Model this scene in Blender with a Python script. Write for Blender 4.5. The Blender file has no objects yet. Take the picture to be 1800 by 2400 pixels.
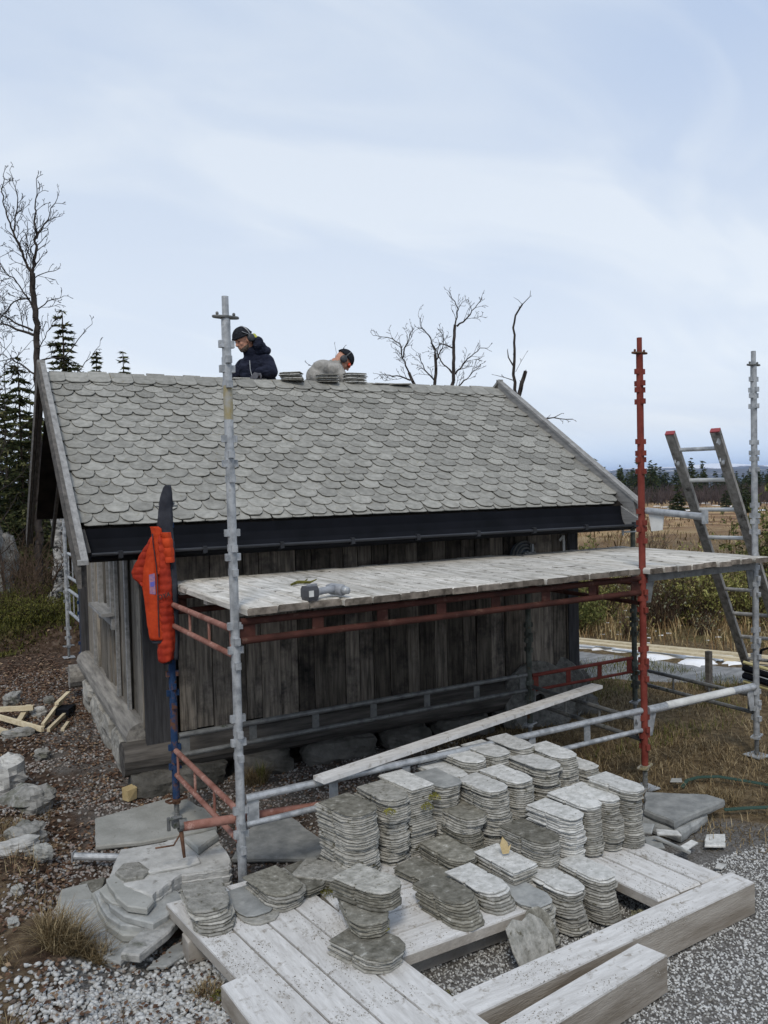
import bpy, bmesh, math, random
import numpy as np
from mathutils import Vector, Matrix, Euler, noise as mnoise

# ------------------------------------------------------------------ camera, sky, sun, exposure
sc = bpy.context.scene
PI = math.pi
CAM = (-1.4758, -4.2015, 2.26)
YAW, PITCH, ROLL = 0.5214, -0.0343, -0.0241
fw = Vector((math.sin(YAW)*math.cos(PITCH), math.cos(YAW)*math.cos(PITCH), math.sin(PITCH)))
rt = Vector((math.cos(YAW), -math.sin(YAW), 0)); up = rt.cross(fw)
r2 = rt*math.cos(ROLL)+up*math.sin(ROLL); u2 = -rt*math.sin(ROLL)+up*math.cos(ROLL)
cd = bpy.data.cameras.new('camera'); cam = bpy.data.objects.new('camera', cd)
sc.collection.objects.link(cam); sc.camera = cam
cam.matrix_world = Matrix(((r2.x, u2.x, -fw.x, CAM[0]), (r2.y, u2.y, -fw.y, CAM[1]), (r2.z, u2.z, -fw.z, CAM[2]), (0, 0, 0, 1)))
cd.sensor_fit = 'VERTICAL'; cd.sensor_height = 24; cd.lens = 1924.6/2400*24
cd.clip_start = 0.05; cd.clip_end = 40000

SUN_EL, SUN_AZ = math.radians(48), math.radians(215)      # azimuth clockwise from +y
w = bpy.data.worlds.new('World'); sc.world = w; w.use_nodes = True
nt = w.node_tree; nt.nodes.clear(); N = nt.nodes.new; Lk = nt.links.new
out = N('ShaderNodeOutputWorld'); bg = N('ShaderNodeBackground'); bg.inputs[1].default_value = 0.1
sky = N('ShaderNodeTexSky'); sky.sky_type = 'NISHITA'; sky.sun_disc = False
sky.sun_elevation = SUN_EL; sky.sun_rotation = SUN_AZ; sky.air_density = 1.0; sky.dust_density = 1.5
tc = N('ShaderNodeTexCoord'); sep = N('ShaderNodeSeparateXYZ'); Lk(tc.outputs['Generated'], sep.inputs[0])
zc = N('ShaderNodeMath'); zc.operation = 'MAXIMUM'; zc.inputs[1].default_value = 0.02; Lk(sep.outputs[2], zc.inputs[0])
za = N('ShaderNodeMath'); za.operation = 'ADD'; za.inputs[1].default_value = 0.25; Lk(zc.outputs[0], za.inputs[0])
dv = N('ShaderNodeVectorMath'); dv.operation = 'DIVIDE'; cz = N('ShaderNodeCombineXYZ')
for k in range(3): Lk(za.outputs[0], cz.inputs[k])
Lk(tc.outputs['Generated'], dv.inputs[0]); Lk(cz.outputs[0], dv.inputs[1])
mp = N('ShaderNodeMapping'); mp.inputs['Rotation'].default_value = (0, 0, math.radians(-62)); mp.inputs['Scale'].default_value = (0.7, 1.6, 1.0)
Lk(dv.outputs[0], mp.inputs[0])
n1 = N('ShaderNodeTexNoise'); n1.inputs['Scale'].default_value = 1.5; n1.inputs['Detail'].default_value = 6; n1.inputs['Roughness'].default_value = 0.5; n1.inputs['Distortion'].default_value = 0.8
Lk(mp.outputs[0], n1.inputs['Vector'])
n2 = N('ShaderNodeTexNoise'); n2.inputs['Scale'].default_value = 0.7; n2.inputs['Detail'].default_value = 3
Lk(dv.outputs[0], n2.inputs['Vector'])
cr = N('ShaderNodeValToRGB'); Lk(n1.outputs[0], cr.inputs[0])
cr.color_ramp.elements[0].position = 0.40; cr.color_ramp.elements[0].color = (3.9, 4.9, 6.7, 1)
cr.color_ramp.elements[1].position = 0.59; cr.color_ramp.elements[1].color = (6.45, 7.0, 7.75, 1)
e = cr.color_ramp.elements.new(0.5); e.color = (5.05, 5.85, 7.15, 1)
mx0 = N('ShaderNodeMixRGB'); mx0.inputs[2].default_value = (5.6, 6.3, 7.25, 1); Lk(cr.outputs[0], mx0.inputs[1])
r2n = N('ShaderNodeMapRange'); r2n.inputs[1].default_value = 0.4; r2n.inputs[2].default_value = 0.62; r2n.inputs[4].default_value = 0.5; Lk(n2.outputs[0], r2n.inputs[0]); Lk(r2n.outputs[0], mx0.inputs[0])
# overcast is palest above the horizon, a strip of clear pale blue right over it
hr = N('ShaderNodeValToRGB'); Lk(sep.outputs[2], hr.inputs[0])
hr.color_ramp.elements[0].position = 0.0; hr.color_ramp.elements[0].color = (0.55, 0.55, 0.55, 1)
hr.color_ramp.elements[1].position = 0.5; hr.color_ramp.elements[1].color = (0, 0, 0, 1)
e = hr.color_ramp.elements.new(0.12); e.color = (0.72, 0.72, 0.72, 1)
e = hr.color_ramp.elements.new(0.28); e.color = (0.35, 0.35, 0.35, 1)
mx1 = N('ShaderNodeMixRGB'); mx1.inputs[2].default_value = (7.5, 8.0, 8.55, 1); Lk(hr.outputs[0], mx1.inputs[0]); Lk(mx0.outputs[0], mx1.inputs[1])
hb = N('ShaderNodeValToRGB'); Lk(sep.outputs[2], hb.inputs[0])
hb.color_ramp.elements[0].position = 0.005; hb.color_ramp.elements[0].color = (1, 1, 1, 1)
hb.color_ramp.elements[1].position = 0.06; hb.color_ramp.elements[1].color = (0, 0, 0, 1)
mx2 = N('ShaderNodeMixRGB'); mx2.inputs[2].default_value = (5.6, 7.4, 9.9, 1); Lk(mx1.outputs[0], mx2.inputs[1])
hm = N('ShaderNodeMath'); hm.operation = 'MULTIPLY'; hm.inputs[1].default_value = 0.75; Lk(hb.outputs[0], hm.inputs[0]); Lk(hm.outputs[0], mx2.inputs[0])
mx3 = N('ShaderNodeMixRGB'); mx3.inputs[0].default_value = 0.93; Lk(sky.outputs[0], mx3.inputs[1]); Lk(mx2.outputs[0], mx3.inputs[2])
Lk(mx3.outputs[0], bg.inputs[0]); Lk(bg.outputs[0], out.inputs[0])

sl = bpy.data.lights.new('sun', 'SUN'); sl.energy = 1.5; sl.angle = math.radians(14); sl.color = (1.0, 0.92, 0.80)
so = bpy.data.objects.new('sun', sl); sc.collection.objects.link(so)
sd = Vector((math.sin(SUN_AZ)*math.cos(SUN_EL), math.cos(SUN_AZ)*math.cos(SUN_EL), math.sin(SUN_EL)))
so.rotation_euler = sd.to_track_quat('Z', 'Y').to_euler()
sc.view_settings.view_transform = 'Standard'; sc.view_settings.look = 'None'
sc.view_settings.exposure = 0.32; sc.view_settings.gamma = 1.0; sc.view_settings.use_curve_mapping = False
sc.cycles.max_bounces = 5; sc.cycles.diffuse_bounces = 3; sc.cycles.glossy_bounces = 2; sc.cycles.volume_bounces = 0
sc.cycles.transparent_max_bounces = 6

random.seed(5); rng = np.random.default_rng(7)
COL = sc.collection

# ------------------------------------------------------------------ helpers
class MB:
    def __init__(s): s.v = []; s.f = []; s.m = []; s.mi = 0
    def add(s, vs, fs):
        o = len(s.v); s.v += [tuple(p) for p in vs]; s.f += [tuple(i+o for i in f) for f in fs]; s.m += [s.mi]*len(fs); return s
    def box(s, c, d, R=None, j=0.0):
        hx, hy, hz = d[0]/2, d[1]/2, d[2]/2; vs = []
        for x, y, z in ((-1,-1,-1),(1,-1,-1),(1,1,-1),(-1,1,-1),(-1,-1,1),(1,-1,1),(1,1,1),(-1,1,1)):
            p = Vector((x*hx+random.uniform(-j, j), y*hy+random.uniform(-j, j), z*hz+random.uniform(-j, j)))
            if R: p = R @ p
            vs.append((p.x+c[0], p.y+c[1], p.z+c[2]))
        return s.add(vs, ((3,2,1,0),(4,5,6,7),(0,1,5,4),(1,2,6,5),(2,3,7,6),(3,0,4,7)))
    def bar(s, a, b, wd, th, upv=(0,0,1), j=0.0):
        a = Vector(a); b = Vector(b); z = (b-a); L = z.length; z.normalize(); x = z.cross(Vector(upv)); x.normalize(); y = x.cross(z)
        R = Matrix((x, z, y)).transposed(); return s.box((a+b)/2, (wd, L, th), R, j)
    def tube(s, pts, rs, n=8, caps=True):
        pts = [Vector(p) for p in pts]; vs = []; fs = []; px = None
        for i, p in enumerate(pts):
            d = (pts[min(i+1, len(pts)-1)]-pts[max(i-1, 0)]).normalized()
            x = d.orthogonal().normalized() if px is None else (px-d*px.dot(d)).normalized()
            px = x; y = d.cross(x); r = rs[i] if hasattr(rs, '__len__') else rs
            for k in range(n):
                t = 2*PI*k/n; q = p+(x*math.cos(t)+y*math.sin(t))*r; vs.append((q.x, q.y, q.z))
        for i in range(len(pts)-1):
            for k in range(n): fs.append((i*n+k, i*n+(k+1) % n, (i+1)*n+(k+1) % n, (i+1)*n+k))
        if caps: fs.append(tuple(range(n))[::-1]); fs.append(tuple(range((len(pts)-1)*n, len(pts)*n)))
        return s.add(vs, fs)
    def prism(s, poly, z0, z1, bev=0.0, j=0.0):
        n = len(poly); cx = sum(p[0] for p in poly)/n; cy = sum(p[1] for p in poly)/n; vs = []; fs = []
        rings = ((z0, bev), (z0+(z1-z0)*.3, 0), (z1-(z1-z0)*.25, 0), (z1, bev)) if bev else ((z0, 0), (z1, 0))
        for z, b in rings:
            for (x, y) in poly:
                l = math.hypot(x-cx, y-cy) or 1; k = 1-b/l
                jj = random.uniform(-j, j)
                vs.append((cx+(x-cx)*k*(1+jj), cy+(y-cy)*k*(1+jj), z))
        for r in range(len(rings)-1):
            for k in range(n): fs.append((r*n+k, r*n+(k+1) % n, (r+1)*n+(k+1) % n, (r+1)*n+k))
        fs.append(tuple(range(n))[::-1]); fs.append(tuple(range((len(rings)-1)*n, len(rings)*n)))
        return s.add(vs, fs)
    def ell(s, c, r, R=None, nu=16, nv=10, fn=None):
        vs = []; fs = []
        for i in range(nv+1):
            ph = PI*i/nv
            for k in range(nu):
                t = 2*PI*k/nu; d = Vector((math.sin(ph)*math.cos(t), math.sin(ph)*math.sin(t), math.cos(ph)))
                p = Vector((d.x*r[0], d.y*r[1], d.z*r[2]))
                if fn: p = p*fn(d)
                if R: p = R @ p
                vs.append((p.x+c[0], p.y+c[1], p.z+c[2]))
        for i in range(nv):
            for k in range(nu): fs.append((i*nu+k, (i+1)*nu+k, (i+1)*nu+(k+1) % nu, i*nu+(k+1) % nu))
        return s.add(vs, fs)
    def cap(s, a, b, ra, rb, n=12):
        s.tube([a, b], [ra, rb], n); s.ell(a, (ra,)*3, nu=n, nv=6); s.ell(b, (rb,)*3, nu=n, nv=6); return s
    def mesh(s, name, off=(0,0,0), smooth=False):
        me = bpy.data.meshes.new(name); me.from_pydata([(x-off[0], y-off[1], z-off[2]) for x, y, z in s.v], [], s.f)
        if any(s.m): me.polygons.foreach_set('material_index', s.m)
        if smooth: me.polygons.foreach_set('use_smooth', [True]*len(me.polygons))
        me.update(); return me

def tag(o, label=None, cat=None, group=None, kind=None):
    if label: o['label'] = label
    if cat: o['category'] = cat
    if group: o['group'] = group
    if kind: o['kind'] = kind
    return o
def mk(name, me, mats, parent=None, loc=None):
    o = bpy.data.objects.new(name, me); COL.objects.link(o)
    if mats is not None:
        if not isinstance(mats, (list, tuple)): mats = [mats]
        if len(me.materials) == 0:
            for m in mats: me.materials.append(m)
    if parent is not None: o.parent = parent
    if loc is not None: o.location = loc
    return o
def thing(name, label, cat, loc=(0,0,0), rotz=0.0, group=None):
    o = bpy.data.objects.new(name, None); COL.objects.link(o); o.location = loc; o.rotation_euler = (0, 0, rotz)
    o.empty_display_size = 0.1
    return tag(o, label, cat, group)
def part(name, mb, mat, root, off=None, smooth=False):
    if off is None: off = tuple(root.location)
    return mk(name, mb.mesh(name, off, smooth), mat, root)
def single(name, mb, mat, label, cat, group=None, smooth=False, kind=None):
    # one-mesh thing with its origin at its base
    xs = [v[0] for v in mb.v]; ys = [v[1] for v in mb.v]; zs = [v[2] for v in mb.v]
    off = ((min(xs)+max(xs))/2, (min(ys)+max(ys))/2, min(zs))
    return tag(mk(name, mb.mesh(name, off, smooth), mat, None, off), label, cat, group, kind)
def copy_tree(o, parent=None):
    c = o.copy(); COL.objects.link(c)
    if parent is not None: c.parent = parent
    for ch in o.children: copy_tree(ch, c)
    return c

def bake(mb, voxel, mats, name, root, smooth=2):
    """union of overlapping primitives into one continuous skin"""
    off = tuple(root.location); me = mb.mesh(name+'_src', off); o = bpy.data.objects.new('src', me); COL.objects.link(o)
    r = o.modifiers.new('r', 'REMESH'); r.mode = 'VOXEL'; r.voxel_size = voxel
    s = o.modifiers.new('s', 'SMOOTH'); s.factor = 0.5; s.iterations = smooth
    dg = bpy.context.evaluated_depsgraph_get(); dg.update()
    m2 = bpy.data.meshes.new_from_object(o.evaluated_get(dg)); m2.name = name
    bpy.data.objects.remove(o); bpy.data.meshes.remove(me)
    m2.materials.clear(); m2.polygons.foreach_set('use_smooth', [True]*len(m2.polygons))
    return mk(name, m2, mats, root)

# numpy value noise
_G = np.random.default_rng(3).random((257, 257))
def vn(x, y, s, o=0):
    x = np.asarray(x, float)/s+17.3*o+1000; y = np.asarray(y, float)/s+31.7*o+1000
    xi = np.floor(x).astype(int); yi = np.floor(y).astype(int); fx = x-xi; fy = y-yi
    fx = fx*fx*(3-2*fx); fy = fy*fy*(3-2*fy); a = _G[xi % 257, yi % 257]; b = _G[(xi+1) % 257, yi % 257]
    c = _G[xi % 257, (yi+1) % 257]; d = _G[(xi+1) % 257, (yi+1) % 257]
    return (a*(1-fx)+b*fx)*(1-fy)+(c*(1-fx)+d*fx)*fy
def fbm(x, y, s, n=4, o=0):
    r = 0; a = .5
    for k in range(n): r = r+a*vn(x, y, s, o+k); s = s*.5; a *= .5
    return r/(1-.5**n)
def sm(x, a, b):
    t = np.clip((np.asarray(x, float)-a)/(b-a), 0, 1); return t*t*(3-2*t)
# view-independent ground frame: l runs along the stone path, t away from the yard
def LT(x, y): return (x+1.4758)*.867-(y+4.2015)*.498, (x+1.4758)*.498+(y+4.2015)*.867
def height(x, y):
    x = np.asarray(x, float); y = np.asarray(y, float); d = np.hypot(x, y)
    z = (fbm(x, y, .7, 3)-.5)*.05*sm(d, .5, 2.5)-.012
    # low soil bank on the left of the yard
    bank = sm(-x, .72, 1.05)*sm(2.9-y, 0, 1.2)
    z = z+bank*(.10+.12*(fbm(x, y, .35, 3, 5)-.35))
    # mossy terrace behind the cabin with a cut edge
    tl = sm(y+.12*np.sin(x*2.1)+.25*fbm(x, y, .8, 2, 9), 8.35, 8.75)*sm(2.5-x, 0, 1.5)
    z = z+tl*(.36+.12*fbm(x, y, 1.2, 3, 2))*sm(60-d, 0, 30)
    z = z+(fbm(x, y, 3.0, 3, 4)-.5)*.3*sm(d, 9, 20)
    l, t = LT(x, y)
    z = z-2.0*sm(t, 18, 150)+(fbm(x, y, 25, 3, 8)-.5)*1.2*sm(d, 40, 120)
    z = z-60*sm(t, 260, 900)-4*sm(d, 200, 400)
    return z
def hz(x, y): return float(height(x, y))

# ------------------------------------------------------------------ materials
def newmat(name):
    m = bpy.data.materials.new(name); m.use_nodes = True; t = m.node_tree; b = t.nodes['Principled BSDF']
    return m, t, b
def noisy(name, c1, c2, scale=6.0, rough=.85, bump=.3, bscale=40.0, stretch=(1,1,1), var=.15, spots=None, metal=0.0, detail=6, dist=0.01, contrast=(.35,.65), spscale=9.0, spthr=(.58,.68), island=False):
    m, t, b = newmat(name); N = t.nodes.new; L = t.links.new
    tc = N('ShaderNodeTexCoord'); oi = N('ShaderNodeObjectInfo'); add = N('ShaderNodeVectorMath'); add.operation = 'ADD'
    mul = N('ShaderNodeMath'); mul.operation = 'MULTIPLY'; mul.inputs[1].default_value = 37.0
    geo = N('ShaderNodeNewGeometry') if island else None
    rnd = geo.outputs['Random Per Island'] if island else oi.outputs['Random']
    L(rnd, mul.inputs[0]); L(tc.outputs['Object'], add.inputs[0]); L(mul.outputs[0], add.inputs[1])
    mp = N('ShaderNodeMapping'); mp.inputs['Scale'].default_value = stretch; L(add.outputs[0], mp.inputs[0])
    n = N('ShaderNodeTexNoise'); n.inputs['Scale'].default_value = scale; n.inputs['Detail'].default_value = detail; n.inputs['Roughness'].default_value = .62; L(mp.outputs[0], n.inputs[0])
    mr = N('ShaderNodeMapRange'); mr.inputs[1].default_value = contrast[0]; mr.inputs[2].default_value = contrast[1]; L(n.outputs[0], mr.inputs[0])
    mx = N('ShaderNodeMixRGB'); mx.inputs[1].default_value = (*c1, 1); mx.inputs[2].default_value = (*c2, 1); L(mr.outputs[0], mx.inputs[0])
    col = mx.outputs[0]
    if spots:
        s = N('ShaderNodeTexNoise'); s.inputs['Scale'].default_value = spscale; s.inputs['Detail'].default_value = 5; s.inputs['Roughness'].default_value = .7; L(add.outputs[0], s.inputs[0])
        sr = N('ShaderNodeMapRange'); sr.inputs[1].default_value = spthr[0]; sr.inputs[2].default_value = spthr[1]; L(s.outputs[0], sr.inputs[0])
        m2 = N('ShaderNodeMixRGB'); m2.inputs[2].default_value = (*spots, 1); L(col, m2.inputs[1]); L(sr.outputs[0], m2.inputs[0]); col = m2.outputs[0]
    if var:
        vr = N('ShaderNodeMapRange'); vr.inputs[3].default_value = 1-var; vr.inputs[4].default_value = 1+var; L(rnd, vr.inputs[0])
        m3 = N('ShaderNodeVectorMath'); m3.operation = 'SCALE'; L(col, m3.inputs[0]); L(vr.outputs[0], m3.inputs['Scale']); col = m3.outputs[0]
    L(col, b.inputs['Base Color']); b.inputs['Roughness'].default_value = rough; b.inputs['Metallic'].default_value = metal
    b.inputs['Specular IOR Level'].default_value = .3 if (metal or rough < .6) else .08
    if bump:
        bn = N('ShaderNodeTexNoise'); bn.inputs['Scale'].default_value = bscale; bn.inputs['Detail'].default_value = 6; L(mp.outputs[0], bn.inputs[0])
        bp = N('ShaderNodeBump'); bp.inputs['Strength'].default_value = bump; bp.inputs['Distance'].default_value = dist; L(bn.outputs[0], bp.inputs['Height']); L(bp.outputs[0], b.inputs['Normal'])
    return m
def wood(name, c1, c2, axis, sc_=9.0, st=14.0, rough=.85, bump=.5, var=.25, spots=None, spthr=(.6,.7), spscale=7.0, contrast=(.3,.7)):
    s = [st, st, st]; s['xyz'.index(axis)] = 1.0; k = 1.0
    return noisy(name, c1, c2, scale=sc_*.35, rough=rough, bump=bump, bscale=sc_, stretch=tuple(s), var=var, spots=spots, spthr=spthr, spscale=spscale, dist=.006, contrast=contrast)

M = {}
M['slate_roof'] = noisy('slate_roof', (.190,.189,.174), (.315,.313,.29), 17, .78, .6, 60, var=.15, spots=(.17,.15,.085), spscale=19, spthr=(.62,.74), contrast=(.3,.7), dist=.006)
M['slate_edge_shade'] = noisy('slate_edge_shade', (.035,.035,.03), (.12,.12,.11), 20, .85, .5, 60, var=.2)  # broken slate sides, darkened to paint in the shadow gaps between roof slates
M['slate_dusty'] = noisy('slate_dusty', (.38,.385,.37), (.60,.605,.595), 24, .88, .6, 60, var=.10, spots=(.12,.11,.085), spscale=34, spthr=(.61,.69), dist=.008)
M['slate_old'] = noisy('slate_old', (.115,.111,.092), (.25,.243,.212), 22, .8, .9, 40, var=.30, spots=(.42,.42,.39), spscale=22, spthr=(.60,.70), dist=.012)
M['slate_pale'] = noisy('slate_pale', (.20,.198,.178), (.365,.36,.335), 22, .8, .9, 40, var=.25, spots=(.08,.075,.05), spscale=20, spthr=(.57,.68), dist=.012)
M['slate_blue'] = noisy('slate_blue', (.20,.21,.21), (.33,.34,.335), 11, .7, .4, 30, var=.15, spots=(.38,.39,.38), spscale=9, spthr=(.6,.75))
M['slab'] = noisy('slab', (.24,.245,.23), (.33,.335,.32), 6, .85, .3, 60, var=.08, spots=(.12,.11,.09), spscale=30, spthr=(.64,.70))
M['rock_white'] = noisy('rock_white', (.34,.342,.33), (.47,.472,.46), 14, .88, .4, 30, var=.1, spots=(.22,.215,.20), spscale=14, spthr=(.57,.70), stretch=(1,1,5), dist=.012)
M['rock_grey'] = noisy('rock_grey', (.14,.14,.13), (.34,.34,.33), 6, .9, .9, 16, var=.15, spots=(.07,.075,.05), spscale=7, spthr=(.52,.7), dist=.03)
M['found'] = noisy('found', (.05,.05,.045), (.14,.135,.125), 5, .9, .9, 14, var=.2, spots=(.20,.195,.18), spscale=6, spthr=(.62,.8), dist=.03)
M['limewash'] = noisy('limewash', (.16,.155,.14), (.42,.41,.38), 5, .9, .9, 14, var=.1, spots=(.09,.085,.07), spscale=5, spthr=(.55,.7), dist=.03)
M['board'] = wood('board', (.040,.036,.031), (.22,.193,.162), 'z', var=.55, spots=(.022,.021,.022), spthr=(.48,.70), spscale=3.6)
M['board_gable'] = wood('board_gable', (.08,.073,.062), (.28,.255,.22), 'z', var=.4, spots=(.03,.028,.026), spthr=(.55,.75), spscale=3)
M['board_dark'] = wood('board_dark', (.03,.03,.032), (.07,.07,.075), 'z', var=.1)
M['log'] = wood('log', (.035,.033,.031), (.14,.13,.12), 'x', 7, 10, var=.1)
M['logy'] = wood('logy', (.12,.115,.108), (.33,.315,.29), 'y', 7, 10, var=.1)
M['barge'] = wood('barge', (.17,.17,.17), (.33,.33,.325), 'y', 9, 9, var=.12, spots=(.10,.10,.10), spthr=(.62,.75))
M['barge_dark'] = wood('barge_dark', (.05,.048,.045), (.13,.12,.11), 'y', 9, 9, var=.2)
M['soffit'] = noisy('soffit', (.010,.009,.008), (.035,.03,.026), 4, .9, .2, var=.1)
M['purlin'] = wood('purlin', (.07,.04,.025), (.20,.12,.07), 'x', 7, 8, var=.1)
M['black_metal'] = noisy('black_metal', (.004,.005,.007), (.008,.009,.013), 3, .7, .05, var=0)
M['black_rib'] = noisy('black_rib', (.012,.013,.016), (.026,.028,.033), 3, .45, .05, var=0)
M['deck'] = wood('deck', (.27,.255,.22), (.66,.64,.60), 'y', 9, 7, var=.15, spots=(.09,.08,.065), spthr=(.57,.68), spscale=9)
M['deckend'] = noisy('deckend', (.07,.06,.05), (.24,.21,.18), 12, .9, .4, 40, var=.3)
M['plank'] = noisy('plank', (.47,.465,.455), (.62,.62,.615), 9, .92, .35, 40, var=.06, spots=(.23,.205,.17), spscale=20, spthr=(.56,.72), stretch=(5,.8,1), detail=9)
M['plank_x'] = noisy('plank_x', (.47,.465,.455), (.62,.62,.615), 9, .92, .35, 40, var=.06, spots=(.23,.205,.17), spscale=20, spthr=(.56,.72), stretch=(.8,5,1), detail=9)
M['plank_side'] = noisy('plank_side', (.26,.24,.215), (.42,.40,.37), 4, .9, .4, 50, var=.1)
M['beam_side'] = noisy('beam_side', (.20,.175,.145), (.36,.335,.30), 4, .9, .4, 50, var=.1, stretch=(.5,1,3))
M['fresh'] = wood('fresh', (.46,.39,.26), (.64,.57,.42), 'x', 6, 8, var=.12)
M['galv'] = noisy('galv', (.22,.235,.25), (.47,.49,.51), 16, .42, .15, 60, var=.08, spots=(.20,.20,.19), spscale=16, spthr=(.60,.75), metal=.35)
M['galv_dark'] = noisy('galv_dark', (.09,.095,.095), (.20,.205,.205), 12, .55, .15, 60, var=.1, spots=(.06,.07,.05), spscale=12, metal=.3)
M['greenish'] = noisy('greenish', (.045,.052,.046), (.11,.12,.105), 10, .6, .15, 60, var=.1, spots=(.10,.055,.03), spscale=14)
M['yellow_galv'] = noisy('yellow_galv', (.30,.24,.09), (.33,.33,.31), 14, .55, .1, 60, var=0, metal=.2)
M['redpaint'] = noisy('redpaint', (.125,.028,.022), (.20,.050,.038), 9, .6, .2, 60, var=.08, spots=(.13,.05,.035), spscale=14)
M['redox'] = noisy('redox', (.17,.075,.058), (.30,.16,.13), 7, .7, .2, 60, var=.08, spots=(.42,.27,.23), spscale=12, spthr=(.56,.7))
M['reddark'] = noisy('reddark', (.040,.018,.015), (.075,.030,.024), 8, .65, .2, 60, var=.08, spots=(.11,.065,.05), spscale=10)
M['bluepaint'] = noisy('bluepaint', (.013,.032,.078), (.028,.055,.125), 9, .6, .3, 60, var=.05, spots=(.11,.055,.035), spscale=9, spthr=(.53,.62))
M['rust'] = noisy('rust', (.06,.035,.025), (.16,.09,.06), 16, .8, .3, 60, var=.1)
M['snow'] = noisy('snow', (.74,.77,.82), (.84,.86,.88), 6, .7, .5, 12, var=0, dist=.02)
M['wheel_stone'] = noisy('wheel_stone', (.085,.085,.08), (.20,.20,.19), 22, .9, .5, 60, var=.1, spots=(.28,.28,.27), spscale=60, spthr=(.6,.7))
M['leafy'] = noisy('leafy', (.10,.05,.03), (.20,.11,.06), 5, .8, 0, var=.5, island=True)
M['white'] = noisy('white', (.42,.43,.42), (.60,.61,.60), 8, .6, .1, var=0)
M['brass'] = noisy('brass', (.34,.26,.13), (.46,.37,.21), 8, .6, .1, var=0)

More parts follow.
